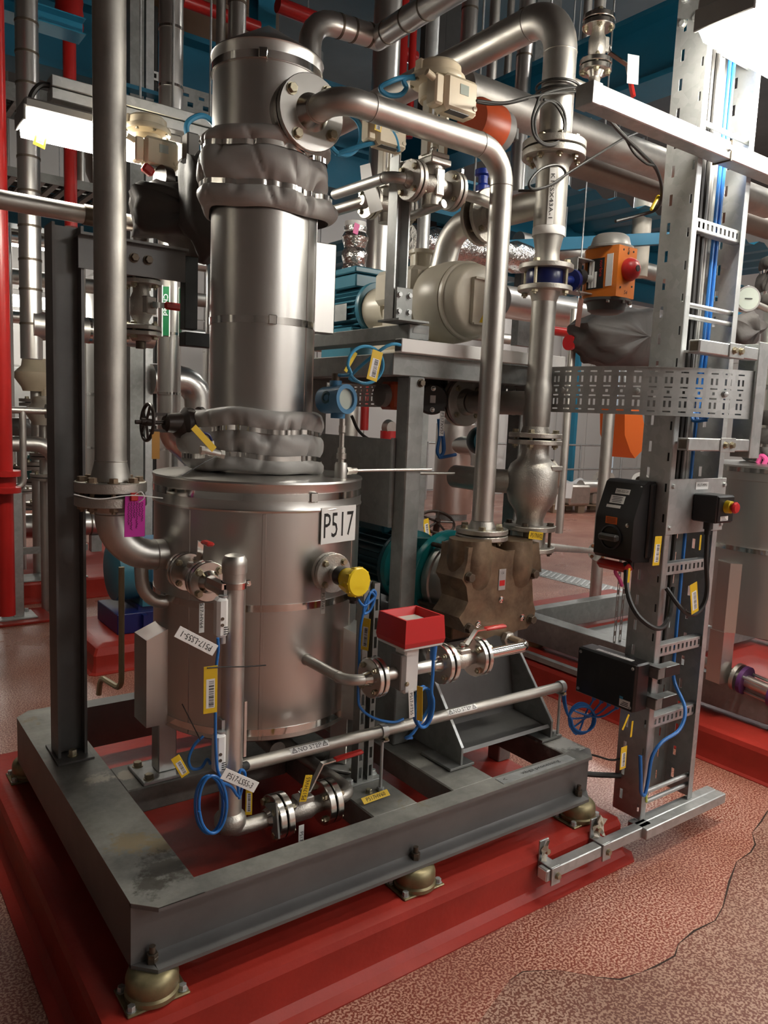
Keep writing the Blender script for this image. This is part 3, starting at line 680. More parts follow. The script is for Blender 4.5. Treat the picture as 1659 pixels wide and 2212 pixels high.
# padded fabric jackets with strap bands
def padded(name, label, cx, cy, z0, z1, r0, bandz, seed, amp=.020, lobes=(), strapmat=chrome, mt=fabric):
    rnd = random.Random(seed); NA, NZ = 168, 48; t = thing(name, label, 'insulation jacket', (cx, cy, z0)); bz = sorted([z0] + list(bandz) + [z1])
    dim = [(rnd.uniform(0, 2 * PI), rnd.choice(bandz) + rnd.choice((-.016, .016)), rnd.uniform(.035, .12), rnd.uniform(.008, .022)) for _ in range(44)]
    fold = [(rnd.uniform(0, 2 * PI), rnd.uniform(.02, .05), rnd.uniform(-1, 1) * 3, rnd.uniform(.006, .014)) for _ in range(12)]
    def padr(a, z):
        seg = max(i for i in range(len(bz) - 1) if bz[i] <= z + 1e-9); f = (z - bz[seg]) / (bz[seg + 1] - bz[seg]); puff = math.sin(PI * min(max(f, 0), 1)) ** .5
        r = r0 + amp * 1.25 * puff + .004 * math.sin(3 * a + seed + z * 20) + .003 * math.sin(7 * a + z * 40 + seed)
        nb = min(abs(z - b) for b in bandz); r += .0028 * math.exp(-((nb - .018) / .016) ** 2) * math.sin(17 * a + 3 * math.sin(2 * a + seed) + seed)
        for (a1, z1_, wa, dp) in dim:
            da = (a - a1 + PI) % (2 * PI) - PI; dz = (z - z1_) / .030; q = (da / wa) ** 2 + dz * dz
            if q < 4: r -= dp * math.exp(-q * 1.8)
        for (a1, wa, sl, dp) in fold:
            da = (a - a1 - (z - z0) * sl + PI) % (2 * PI) - PI
            if abs(da) < .3: r -= dp * math.exp(-(da / wa) ** 2) * puff
        for (a1, wa, ex, zlo, zhi) in lobes:
            da = (a - a1 + PI) % (2 * PI) - PI
            if zlo <= z <= zhi: r += ex * math.exp(-(da / wa) ** 2) * math.sin(PI * (z - zlo) / (zhi - zlo)) ** .5
        return r
    rows = []
    for j in range(NZ + 1):
        z = z0 + (z1 - z0) * j / NZ; row = []
        for i in range(NA):
            a = 2 * PI * i / NA; r = padr(a, z)
            row.append(V((cx + math.sin(a) * r, cy - math.cos(a) * r, z + .006 * math.sin(2 * a + seed) + .004 * math.sin(5 * a + seed * 2))))
        rows.append(row + [row[0]])
    m = MB(); m.grid(rows)
    top = [V((cx + math.sin(2 * PI * i / NA) * (CR - .004), cy - math.cos(2 * PI * i / NA) * (CR - .004), rows[-1][i].z - .004)) for i in range(NA)]
    m.grid([rows[-1], top + [top[0]]]); part('padding', m, mt, t, ang=75)
    for z in bandz:
        m = MB(); A = []; B = []; rin = r0 + .003
        for i in range(NA + 1):
            a = 2 * PI * i / NA; r = max(padr(a, z) + .0035, padr(a, z - .006) + .001, padr(a, z + .006) + .001); zz = z + .006 * math.sin(2 * a + seed) + .004 * math.sin(5 * a + seed * 2); A.append(V((cx + math.sin(a) * r, cy - math.cos(a) * r, zz - .008))); B.append(V((cx + math.sin(a) * r, cy - math.cos(a) * r, zz + .008)))
        m.grid([A, B]); b = part('strap', m, strapmat, t)
        a = rnd.uniform(.15, .35); d = va(a); R = Matrix((V((-d.y, d.x, 0)), d, V((0, 0, 1)))).transposed(); zz = z + .006 * math.sin(2 * a + seed) + .004 * math.sin(5 * a + seed * 2)
        part('buckle', MB().box(V((cx, cy, zz)) + d * (padr(a, z) + .008), (.02, .008, .026), R, .002), chrome, b)
    return t
padded('insulation_jacket', 'lower padded grey fabric jacket strapped around the column foot on the vessel lid', VX, VY, ZV1 + .012, 1.598, .198, (1.448, 1.532), 3, .016, lobes=[(-1.75, .35, .06, 1.40, 1.60)])
padded('insulation_jacket', 'upper padded grey fabric jacket strapped around the column below its flange', VX, VY, 2.215, 2.455, .184, (2.285, 2.40), 11, .020, lobes=[(-1.5, .4, .02, 2.23, 2.44), (1.2, .35, .03, 2.2, 2.3)])
# ------------------------------------------------------------------ inlet pipe on the left
ix, iy = .703, 2.35
ip = thing('inlet_pipe', 'tall worn stainless pipe dropping through a flange and elbow into the vessel side', 'pipe', (ix, iy, 1.135))
part('pipe', MB().lathe((ix, iy, 0), (0, 0, 1), [(0, 1.36), (.060, 1.37), (.058, 1.38), (.0465, 1.428), (.0460, 1.432), (.0455, 1.45), (.0455, 4.2), (0, 4.2)], 40), pipedull, ip)
part('weld', MB().torus((ix, iy, 1.43), (0, 0, 1), .046, .002, 40, 6), pipem, ip)
elbow_pipe(ip, [(ix, iy, 1.31), (ix, iy, 1.135), (.905, iy, 1.135)], .0475, .135, pipem, 'elbow', 32, 14)
joint(ip, (ix, iy, 1.333), (0, 0, 1), .104, .030, .012, 8, cast, (.056, .0475, .02), None, .014, PI / 8 + .2, bm=mat('rusty_bolt', (.30, .22, .15), .6, .5, .3, 40), rb=.78)
part('drain_bend', MB().tube(fillet([(.795, iy, 1.10), (.795, iy - .02, .985), (.90, iy - .02, .985)], .07), .021, 16), pipem, ip)
cable('thin_vent_tube', 'yellowed thin tube bent over the rear skid beam beside the post', fillet([at(263, 1225, Y=2.78), at(263, 1490, Y=2.78), at(218, 1462, Y=2.98), at(214, 1500, Y=3.0)], .05), .011, yellowrod, 'tube', k=1)
# magenta job card on the flange with its wire
tg = tag('magenta handwritten card wired to the inlet pipe flange', at(292, 1115, Y=2.235), (1, 0, -.02), (-.02, 0, 1), .060, .122, magenta, cat='tag', name='job_card')
c = at(293, 1118, Y=2.233)
for i in range(6):
    L_ = (.07, .085, .05, .08, .045, .06)[i]; n_ = int(L_ / .0022)
    part('handwriting', MB().tube([c + V((-.020 + .008 * i + .0022 * math.sin(k * 1.9 + i) + .001 * math.sin(k * .7), -.001, .045 - .0022 * k)) for k in range(n_)], .0007, 5), ink, tg)
part('seal', MB().box(at(290, 1073, Y=2.232), (.022, .012, .024), None, .002), redgrip, tg)
part('wire', MB().tube(smooth([at(160, 1068, Y=2.25), at(215, 1078, Y=2.232), at(285, 1070, Y=2.226), at(352, 1076, Y=2.235)]), .0018, 6), white, tg)
part('wire', MB().tube(smooth([at(290, 1070, Y=2.228), at(305, 1062, Y=2.22), at(312, 1075, Y=2.22), at(300, 1085, Y=2.228)]), .0016, 6), white, tg)

# ------------------------------------------------------------------ valve HV64 and the level tube
st = part('nozzle_stub', MB().cyl((.885, 2.335, 1.112), (.882, 2.215, 1.11), .026), cast, ve)
ball_valve('ball_valve', 'flanged steel ball valve with short red lever on the upper vessel nozzle', (.88, 2.118, 1.108), (0, -1, 0), (0, 0, 1), .058, .15, .027, (0, -1, 0), .105, .062, .017, ma=pipem, group=None)
lt = thing('level_tube', 'upright stainless level tube with domed cap beside the vessel', 'tube', (.882, 1.865, .43))
part('tube', MB().lathe((.882, 1.865, 0), (0, 0, 1), [(0, .46), (.031, .46), (.031, 1.165), (.0335, 1.166), (.0335, 1.19), (.033, 1.20), (.026, 1.212), (.012, 1.217), (0, 1.218)], 32), pipem, lt)
part('inlet_stub', MB().cyl((.88, 2.02, 1.108), (.881, 1.88, 1.107), .02), cast, lt)
part('clamp', MB().ring((.882, 1.865, 1.125), (0, 0, 1), .0345, .0305, .016).bx(.84, .86, 1.85, 1.95, 1.125, 1.141).bx(.912, .93, 1.86, 1.872, 1.124, 1.142, .002).cyl((.921, 1.85, 1.133), (.921, 1.882, 1.133), .004, n=8), chrome, lt)
part('clamp', MB().ring((.882, 1.865, .60), (0, 0, 1), .0345, .0305, .016).cyl((.91, 1.865, .608), (.935, 1.878, .605), .013, n=12), rubber, lt)
part('collar', MB().lathe((.882, 1.865, 0), (0, 0, 1), [(0, .43), (.034, .435), (.044, .455), (.044, .475), (.040, .482), (.031, .49)], 28), cast, lt)
part('rail', MB().bx(.918, .926, 1.862, 1.885, .64, .80), jacket, lt)
elbow_pipe(lt, [(.882, 1.865, .46), (.882, 1.865, .432), (1.02, 1.865, .432)], .0215, .028, cast, 'elbow', 20, 8, False)
def level_switch(label, z0, z1):
    t = thing('level_switch', label, 'sensor', (.843, 1.862, z0)); x0, x1 = .822, .852
    part('housing', MB().box(((x0 + x1) / 2, 1.848, (z0 + z1) / 2), (.032, .036, z1 - z0), None, .008), white, t)
    part('cap', MB().cyl((.842, 1.846, z1 - .001), (.842, 1.846, z1 + .004), .012, n=16), galv, t)
    for dz in (.035, .052): part('screw', MB().cyl((.834, 1.8305, z1 - dz - .02), (.834, 1.828, z1 - dz - .02), .0045, n=12), boltdark, t)
    for i in range(4): part('print_line', MB().bx(.838, .852 - .003 * (i % 2), 1.8292, 1.8298, z0 + .010 + .006 * i, z0 + .0125 + .006 * i), ink, t)
    part('gland', MB().cyl((.842, 1.846, z0), (.842, 1.846, z0 - .018), .009, n=12), galv, t)
    part('bracket', MB().bx(.846, .856, 1.85, 1.88, z0 + .01, z1 + .03), galv, t)
level_switch('white level switch clamped high on the level tube', 1.0, 1.108)
level_switch('white level switch clamped low on the level tube', .625, .735)
Yc = 1.822
cable('sensor_cable', 'blue cable running from the upper level switch down the level tube', [at(*p, Y=Yc) for p in ((471, 1378), (472, 1405), (468, 1440), (466, 1520), (466, 1600), (470, 1660), (480, 1685))], .0042, bluec)
lp = [at(452 + 30 * math.cos(a) + 8 * (a > 6.2), 1738 + 62 * math.sin(a), Y=Yc - .004 * i * .2) for i, a in enumerate([-.9 + .42 * k for k in range(40)])]
cable('sensor_cable', 'coiled bundle of blue cable hanging under the lower level switch', lp, .0042, bluec, k=3)
cable('sensor_cable', 'loop of dark blue cable behind the lower level switch', [at(*p, Y=Yc + .06) for p in ((440, 1590), (420, 1610), (408, 1640), (415, 1660), (435, 1658), (448, 1640), (455, 1650))], .0042, bluec)
cable('sensor_cable', 'blue cable tied beside the level tube elbow', [at(*p, Y=1.80) for p in ((478, 1690), (500, 1700), (516, 1720), (524, 1700), (530, 1672), (520, 1664), (514, 1690), (518, 1725))], .0042, bluec)
tag('white tag reading P517-LS55-1 hanging upside down', at(425, 1385, Y=1.80), (at(380, 1362, Y=1.80) - at(470, 1408, Y=1.80)), (-.1, 0, -1), .122, .030, paper, 'P517-LS55-1', .0155, name='name_tag', twid=.094)
tag('white tag reading P517-LS55-3 on blue cable', at(519, 1686, Y=1.78), (at(565, 1706, Y=1.78) - at(470, 1665, Y=1.78)), (.1, 0, 1), .118, .030, paper, 'P517-LS55-3', .0155, name='name_tag', twid=.088)
tag('yellow barcode tag strapped along the middle of the level tube', at(455, 1490, Y=1.815), (1, -.1, 0), (0, 0, 1), .037, .127, bar=True)
cable('cable_tie', 'black tie sticking out past the level tube', [at(448, 1443, Y=1.81), at(480, 1441, Y=1.81), at(530, 1440, Y=1.80), at(575, 1437, Y=1.79)], .0018, blackc, 'tie')
cable('cable_tie', 'black tie end pointing up from the dark blue cable loop', [at(433, 1598, Y=1.86), at(415, 1562, Y=1.85), at(394, 1521, Y=1.84)], .0016, blackc, 'tie')
tag('yellow barcode tag dangling left of the level tube foot', at(390, 1655, Y=1.86), (1, -.1, .5), (.55, 0, 1), .024, .062, bar=True)
tag('narrow white and yellow tag under the upper ball valve', at(436, 1335, Y=1.99), (1, 0, 0), (0, 0, 1), .016, .085, paper, name='name_tag')
text('517-HV64', at(436, 1330, Y=1.988), (0, 0, -1), (1, 0, 0), .010, ink, bpy.data.objects['name_tag.002'], wid=.07)
tag('yellow barcode tag on edge beside the level tube elbow', at(538, 1728, Y=1.80), (1, -.6, 0), (.05, 0, 1), .018, .085, bar=True)

# bottom valve HV65 and its return pipe
zb = .432
ball_valve('ball_valve', 'flanged steel ball valve with long red lever low on the skid', (1.115, 1.865, zb), (1, 0, 0), (0, 0, 1), .066, .165, .029, (1, 0, .03), .21, .072, .021, ma=pipem)
bp = thing('bottom_pipe', 'stainless pipe bending from the low ball valve back under the vessel', 'pipe', (1.28, 2.0, zb))
elbow_pipe(bp, [(1.20, 1.865, zb), (1.292, 1.865, zb), (1.292, 2.18, zb), (1.23, 2.32, .50)], .0215, [.05, .1], cast, 'pipe', 20, 8, False)
lb = part('support_bracket', MB().prism([(1.0, 1.80, .402), (1.0, 1.84, .402), (1.0, 1.885, .47), (1.0, 1.82, .50)], (.006, 0, 0)), galvd, lt)
tag('yellow tag reading P517HV65 wired to the low ball valve lever', at(661, 1703, Y=1.80), (.25, 0, 1), (-1, 0, .25), .078, .024, yeltag, 'P517HV65', .014, twid=.066, tie=(1.10, 1.85, .50))
tag('white tag reading P517-HV65 hanging below the low ball valve', at(651, 1808, Y=1.835), (0, 0, -1), (1, 0, 0), .075, .018, paper, 'P517-', .011, name='name_tag', twid=.034)
tag('yellow tag reading P517HV60 lying on the skid cross beam', at(812, 1721, Z=.413), (1, .06, 0), (0, 1, .7), .105, .022, yeltag, 'P517HV60', .013, twid=.075)
bolt(sk, at(797, 1712, Z=ZT), (0, 0, 1), .010, .010); bolt(sk, at(822, 1706, Z=ZT), (0, 0, 1), .010, .010)

# ------------------------------------------------------------------ NO STEP rail
ns = thing('no_step_pipe', 'long slim stainless pipe with NO STEP stickers crossing the skid front', 'pipe', (1.6, 1.89, .598))
A, B = V((.925, 1.888, .602)), V((2.25, 1.872, .602)); ax = (B - A).normalized()
part('pipe', MB().cyl(A, B, .0185, n=24), pipedull, ns)
for x in (1.413, 2.243):
    p = A + ax * ((x - A.x) / ax.x); part('rod', MB().cyl((p.x, p.y, ZT + .004), (p.x, p.y, p.z - .02), .0055, n=10).hexa((p.x, p.y, ZT + .004), (0, 0, 1), .012, .01), galv, ns)
    part('clamp', MB().ring(p - ax * .011, ax, .023, .0187, .022, 24).box(p + V((0, -.002, -.026)), (.022, .04, .006)), galv, ns); bolt(ns, p + V((0, -.02, -.023)), (0, 0, 1), .007, .006)
up = V((0, -.72, .69))
for x in (1.138, 1.735):
    c = A + ax * ((x - A.x) / ax.x); m = MB(); rows = []
    for k in range(7):
        a = -.55 + 1.1 * k / 6 - .0; dirv = (Matrix.Rotation(a, 3, ax) @ up).normalized(); rows.append([c - ax * .065 + dirv * .0190, c + ax * .065 + dirv * .0190])
    m.grid(rows); stk = part('sticker', m, paper, ns); vv = Matrix.Rotation(PI / 2, 3, ax) @ up; vv = vv if vv.z > 0 else -vv
    text('NO STEP', c + up * .0192, ax, vv, .013, ink, stk, wid=.078, warp=lambda a, b, c=c, vv=vv: c + ax * a + up * math.cos(b / .0195) * .0197 + vv * math.sin(b / .0195) * .0197)
    for sx in (-.052, .052):
        m = MB(); q = c + ax * sx + up * .0198
        for a0, a1 in ((0, 1), (1, 2), (2, 0)):
            T = [q - ax * .008 - vv * .006, q + ax * .008 - vv * .006, q + vv * .008]; p0, p1 = T[a0], T[a1]; e = (p1 - p0).normalized().cross(up) * .0008; m.add([p0 - e, p1 - e, p1 + e, p0 + e], [(0, 1, 2, 3)])
        m.add([q - ax * .0008 - vv * .002, q + ax * .0008 - vv * .002, q + ax * .0008 + vv * .003, q - ax * .0008 + vv * .003], [(0, 1, 2, 3)]); part('warning_triangle', m, ink, stk)
# slotted upright behind it
su = thing('slotted_upright', 'slotted steel channel upright standing on the skid cross beam', 'upright', (1.40, 1.97, ZT))
slots = [(.005, .016, .062 * i + .012, .062 * i + .05) for i in range(10)]
for x in (1.372, 1.412): part('slotted_flange', perf(MB(), (x, 1.955, ZT + .006), (1, 0, 0), (0, 0, 1), .021, .66, slots, -.0018), galvd, su)
part('channel_back', MB().bx(1.374, 1.43, 1.992, 1.995, ZT + .006, ZT + .666).bx(1.374, 1.376, 1.957, 1.992, ZT + .006, ZT + .666).bx(1.428, 1.43, 1.957, 1.992, ZT + .006, ZT + .666), galvd, su)
part('foot_plate', MB().bx(1.33, 1.468, 1.945, 2.02, ZT + .0005, ZT + .006, .001), galvd, su)
bolt(su, (1.347, 1.965, ZT + .006), (0, 0, 1), .013, .012, galv); bolt(su, (1.452, 1.985, ZT + .006), (0, 0, 1), .013, .012, galv)

# ------------------------------------------------------------------ vessel probe, outlet line with flow meter
part('probe_stub', MB().cyl((1.264, 2.06, 1.11), (1.264, 1.99, 1.11), .026), cast, ve)
vp = thing('level_probe', 'yellow headed level probe flanged to the vessel side', 'sensor', (1.264, 1.96, 1.11))
joint(vp, (1.264, 1.983, 1.11), (0, -1, 0), .062, .015, .004, 4, cast, None, None, .009, PI / 4)
part('neck', MB().lathe((1.264, 1.967, 1.11), (0, -1, 0), [(0, 0), (.022, 0), (.022, .01), (.016, .014), (.016, .025), (.026, .03), (.028, .05), (.02, .055), (0, .055)], 24), cast, vp)
part('grip_ring', MB().lathe((1.264, 1.935, 1.11), (0, -1, 0), [(.0285, 0), (.030, .001), (.030, .032), (.0285, .033)], 24), black, vp)
hd = part('head', MB().cyl((1.267, 1.925, 1.108), (1.274, 1.86, 1.104), .030, .036, n=28).cyl((1.272, 1.868, 1.10), (1.272, 1.868, 1.06), .026, .018, n=20).cyl((1.272, 1.875, 1.11), (1.242, 1.875, 1.08), .022, n=16), yellow, vp)
cap = part('cap', MB().lathe((1.274, 1.866, 1.104), (.12, -1, .05), [(0, 0), (.040, 0), (.044, .004), (.044, .018), (.040, .022), (0, .023)], 40), yellow, hd)
for i in range(20):
    a = 2 * PI * i / 20; u_, v_, d_ = basis((.12, -1, .05)); q = V((1.274, 1.866, 1.104)) + d_ * .010 + (u_ * math.cos(a) + v_ * math.sin(a)) * .043
    if i % 2 == 0: part('rib', MB().cyl(q - d_ * .008, q + d_ * .008, .0035, n=8), yellow, cap)
text('VEGA', V((1.274, 1.866, 1.104)) + basis((.12, -1, .05))[2] * .0232 + V((-.002, 0, -.015)), (1, .12, 0), (0, .05, 1), .011, yellow, cap, depth=.001, lift=.0012)
part('gland', MB().cyl((1.272, 1.868, 1.062), (1.272, 1.868, 1.038), .012, n=14).hexa((1.272, 1.868, 1.06), (0, 0, -1), .016, .012), black, vp)
tag('narrow tag reading P517-V1 hanging under the probe flange', at(698, 1298, Y=1.965), (0, 0, -1), (1, 0, 0), .082, .016, mat('tarnished_tag', (.33, .30, .27), .2, .5), 'P517-V1', .010, name='name_tag', twid=.05)
cable('sensor_cable', 'blue cable coiled below the yellow level probe', [at(*p, Y=1.87) for p in ((772, 1292), (785, 1308), (800, 1300), (812, 1285), (806, 1275), (790, 1300), (786, 1325), (800, 1318), (810, 1290), (800, 1280), (792, 1310), (784, 1330), (778, 1370), (776, 1440), (774, 1500), (780, 1530), (810, 1552), (850, 1560), (872, 1553))], .0042, bluec)
tag('yellow barcode tag seen on edge below the probe cable', at(790, 1370, Y=1.90), (.35, -1, 0), (.06, 0, 1), .03, .10, bar=True)
zf, yf = .826, 1.79
op = thing('outlet_pipe', 'small stainless pipe elbowing from the vessel side to the flow meter', 'pipe', (1.22, 1.9, zf))
elbow_pipe(op, [(1.213, 2.05, zf), (1.213, yf, zf), (1.28, yf, zf)], .0165, .055, pipem, 'pipe', 20, 10)
part('weld', MB().torus((1.213, 2.031, zf), (0, 1, 0), .0175, .003, 20, 6), pipedull, op)
joint(op, (1.302, yf, zf), (1, 0, 0), .060, .016, .004, 4, pipem, (.024, .017, .022), (.022, .018, .015), .0085, PI / 4)
fm = thing('flow_meter', 'flow meter with red square display housing on a grey stand', 'flow meter', (1.475, yf, zf))
part('meter_tube', MB().cyl((1.325, yf, zf), (1.54, yf, zf), .019, n=24), pipem, fm)
part('stand', MB().bx(1.395, 1.45, yf - .03, yf + .026, zf - .062, zf + .09, .006), white, fm); part('stand_cover', MB().bx(1.38, 1.405, yf - .029, yf + .024, zf - .05, zf + .06, .003), midgrey, fm)
bolt(fm, (1.405, yf - .0302, zf - .03), (0, -1, 0), .006, .003)
cx, cy, cz = 1.430, 1.785, .972
def frustum(cx, cy, z0, z1, w0, w1, d0, d1):
    return [(cx - w0, cy - d0, z0), (cx + w0, cy - d0, z0), (cx + w0, cy + d0, z0), (cx - w0, cy + d0, z0), (cx - w1, cy - d1, z1), (cx + w1, cy - d1, z1), (cx + w1, cy + d1, z1), (cx - w1, cy + d1, z1)]
Q = [(3, 2, 1, 0), (4, 5, 6, 7), (0, 1, 5, 4), (1, 2, 6, 5), (2, 3, 7, 6), (3, 0, 4, 7)]
SQ = ((-1, -1), (1, -1), (1, 1), (-1, 1))
rb_ = part('display_housing', MB().add(frustum(cx, cy, cz - .048, cz - .034, .074, .077, .070, .073), Q).add(frustum(cx, cy, cz - .034, cz + .036, .077, .072, .073, .068), [f for f in Q if f != (4, 5, 6, 7)] + []).add([(cx + a * .072, cy + b * .068, cz + .036) for a, b in SQ] + [(cx + a * .066, cy + b * .062, cz + .036) for a, b in SQ] + [(cx + a * .057, cy + b * .053, cz + .012) for a, b in SQ], [(0, 1, 5, 4), (1, 2, 6, 5), (2, 3, 7, 6), (3, 0, 4, 7), (4, 5, 9, 8), (5, 6, 10, 9), (6, 7, 11, 10), (7, 4, 8, 11), (8, 9, 10, 11)]), redmeter, fm)
part('display_window', MB().bx(cx - .048, cx + .048, cy - .044, cy + .044, cz + .0125, cz + .016, .002), glass, rb_)
part('base_trim', MB().bx(cx - .074, cx + .074, cy - .068, cy + .07, cz - .057, cz - .0485, .003), white, fm)
part('gland', MB().cyl((1.49, 1.745, cz - .057), (1.49, 1.745, cz - .108), .012, .009, n=14), bluec, fm)
cable('sensor_cable', 'blue cable coiled below the red flow meter', [(1.49, 1.745, .89), (1.49, 1.742, .82)] + [(1.465 + .032 * math.cos(a), 1.738 + .001 * k, .715 + .062 * math.sin(a)) for k, a in enumerate([.9 - .55 * k for k in range(26)])] + [(1.43, 1.75, .64), (1.41, 1.76, .625), (1.435, 1.76, .62)], .005, bluec, k=3)
tag('white tag hanging in the cable coil under the flow meter', at(889, 1520, Y=1.74), (.1, 0, -1), (1, 0, .1), .09, .02, paper, 'P517-FT55', .011, name='name_tag', twid=.07)
tag('brownish narrow tag on edge under the flow meter', at(907, 1520, Y=1.72), (.4, -1, 0), (-.08, 0, 1), .02, .11, yeltag)
joint(fm, (1.572, yf, zf), (1, 0, 0), .064, .017, .006, 4, pipem, (.026, .019, .025), (.03, .02, .014), .009, PI / 4)
dv = ball_valve('ball_valve', 'flanged steel ball valve with red lever between flow meter and pump', (1.650, yf, zf), (1, 0, 0), (0, 0, 1), .064, .13, .026, (1, 0, -.02), .19, .045, .016, fl=(False, True), ma=pipem)
dp = thing('pump_feed_pipe', 'short stainless pipe elbowing from the red lever valve into the brown pump', 'pipe', (1.95, yf, zf))
elbow_pipe(dp, [(1.73, yf, zf), (1.955, yf, zf), (1.955, 1.905, zf)], .0185, .035, chrome, 'pipe', 20, 10, False)
part('union', MB().lathe((1.955, 1.872, zf), (0, 1, 0), [(0, 0), (.022, 0), (.027, .003), (.027, .022), (0, .022)], 6), cast, dp)
# ------------------------------------------------------------------ liquid ring pump with teal bell housing and motor
PX_, PZ_ = 1.965, .985
pu = thing('liquid_ring_pump', 'oil stained brown pump with two top ports standing on the skid', 'pump', (PX_, 2.1, ZT))
out = [(1013, 1183), (1065, 1180), (1100, 1192), (1165, 1172), (1168, 1225), (1158, 1240), (1150, 1252), (1152, 1300), (1157, 1318), (1154, 1338), (1138, 1358), (1118, 1362), (1092, 1378), (1070, 1372), (1045, 1382), (1012, 1370), (992, 1335), (1004, 1318), (1012, 1300), (1008, 1268), (999, 1252), (1010, 1215)]
poly = [at(x, y, Y=1.90) for x, y in out]
part('end_casing', MB().prism([(p.x, 1.90, p.z) for p in poly], (0, .14, 0)), brown, pu)
for x, y, r_ in ((1040, 1225, .05), (1130, 1222, .05)):
    p = at(x, y, Y=1.90); part('flow_rib', MB().lathe((p.x, 1.962, p.z + .09), (0, 0, -1), [(0, 0), (.074, 0), (.080, .06), (.080, .12), (.070, .16), (.045, .20), (0, .215)], 28), brown, pu)
p = at(1085, 1252, Y=1.899); plt = part('name_plate', MB().box((p.x, 1.8985, p.z), (.034, .0015, .075), None, .0005), galv, pu)
part('red_emblem', MB().box((p.x, 1.8974, p.z - .012), (.026, .0006, .02)), redmeter, plt); text('CE', (p.x, 1.8975, p.z + .024), (1, 0, 0), (0, 0, 1), .008, ink, plt)
for x, y in ((1013, 1247), (1152, 1239), (1012, 1357), (1146, 1337)): bolt(pu, at(x, y, Y=1.90), (0, -1, 0), .016, .016, boltdark)
for x, y in ((1033, 1348), (1128, 1334), (1083, 1295)): bolt(pu, at(x, y, Y=1.90), (0, -1, 0), .010, .004, chrome)
part('stage_casing', MB().lathe((PX_ - .01, 2.04, PZ_), (0, 1, 0), [(0, 0), (.152, 0), (.158, .006), (.158, .03), (.150, .034), (.150, .12), (.156, .125), (.156, .16), (0, .16)], 48), pipem, pu)
for a in (-2.6, -.75, .4, 3.6, 2.2): 
    q = V((PX_ - .01 + math.cos(a) * .172, 0, PZ_ + math.sin(a) * .172)); part('tie_rod', MB().cyl((q.x, 1.98, q.z), (q.x, 2.235, q.z), .009, n=10), boltdark, pu)
bh = part('bell_housing', MB().lathe((PX_ - .01, 2.205, PZ_), (0, 1, 0), [(0, 0), (.182, 0), (.184, .004), (.184, .030), (.18, .034), (.125, .04), (.118, .06), (.118, .20), (.125, .225), (.15, .235), (.152, .26), (0, .26)], 56), teal, pu)
for a in (0, PI / 2, PI, 3 * PI / 2):
    q = V((math.cos(a + .5), 0, math.sin(a + .5))); s = V((-q.z, 0, q.x)); c = V((PX_ - .01, 2.235, PZ_))
    part('web', MB().prism([c + q * .115 - s * .006, c + q * .178 - s * .006, c + q * .15 + V((0, .20, 0)) - s * .006, c + q * .115 + V((0, .20, 0)) - s * .006], s * .012), teal, bh)
part('inspection_port', MB().ring((PX_ - .095, 2.33, PZ_ + .085), (-.7, 0, .7), .026, .017, .008, 20), teal, bh)
mo = thing('pump_motor', 'dark blue-green finned motor bolted to the teal bell housing', 'motor', (PX_ - .01, 2.66, PZ_ - .15))
mc = V((PX_ - .01, 2.47, PZ_)); part('frame', MB().lathe(mc, (0, 1, 0), [(0, 0), (.15, 0), (.152, .004), (.152, .018), (.122, .026), (.122, .34), (0, .34)], 40), navyteal, mo)
for k in range(30):
    a = 2 * PI * k / 30; q = V((math.cos(a), 0, math.sin(a)))
    s = V((-q.z, 0, q.x)); part('fin', MB().prism([mc + q * .118 - s * .002 + V((0, .03, 0)), mc + q * .148 - s * .0015 + V((0, .03, 0)), mc + q * .148 - s * .0015 + V((0, .33, 0)), mc + q * .118 - s * .002 + V((0, .33, 0))], s * .004), navyteal, mo)
part('fan_cowl', MB().lathe(mc + V((0, .335, 0)), (0, 1, 0), [(0, 0), (.152, 0), (.152, .07), (.13, .09), (0, .09)], 40), navyteal, mo)
part('terminal_box', MB().bx(mc.x - .085, mc.x + .085, 2.55, 2.73, PZ_ + .125, PZ_ + .21, .008), navyteal, mo)
for sx in (-1, 1): part('foot', MB().bx(mc.x + sx * .13 - .03, mc.x + sx * .13 + .03, 2.52, 2.76, PZ_ - .17, PZ_ - .115, .004), navyteal, mo)
# pedestal
pb = thing('pump_pedestal', 'dark grey bent plate pedestal with gussets carrying the brown pump', 'pedestal', (PX_, 2.2, ZT))
for xg in (1.742, 2.196):
    part('gusset', MB().prism([(xg, 1.865, ZT + .012), (xg, 1.865, ZT + .075), (xg, 2.13, .79), (xg, 2.85, .79), (xg, 2.85, ZT + .012)], (.009, 0, 0)), galvd, pb)
    part('edge_strip', MB().prism([(xg - .001, 1.864, ZT + .075), (xg - .001, 1.868, ZT + .072), (xg - .001, 2.134, .788), (xg - .001, 2.13, .792)], (.011, 0, 0)), galv, pb)
    part('foot', MB().bx(xg - .05, xg + .06, 1.86, 2.02, ZT + .003, ZT + .012, .001), galvd, pb)
part('trough', MB().prism([(1.751, 1.88, ZT + .06), (1.751, 1.90, ZT + .05), (1.751, 2.06, ZT + .06), (1.751, 2.12, .76), (1.751, 2.13, .76), (1.751, 2.07, ZT + .05), (1.751, 1.90, ZT + .04), (1.751, 1.87, ZT + .05)], (.444, 0, 0)), zincbeam, pb)
part('top_plate', MB().bx(1.751, 2.196, 2.12, 2.85, .782, .79), galvd, pb)
part('saddle', MB().bx(PX_ - .12, PX_ + .11, 2.06, 2.16, .79, .86, .004), brown, pb)
bolt(pb, (2.235, 1.885, ZT + .012), (0, 0, 1), .012, .010, galv)
for sx in (-1, 1): part('motor_riser', MB().bx(mc.x + sx * .13 - .03, mc.x + sx * .13 + .03, 2.52, 2.76, .79, PZ_ - .171), galvd, pb)
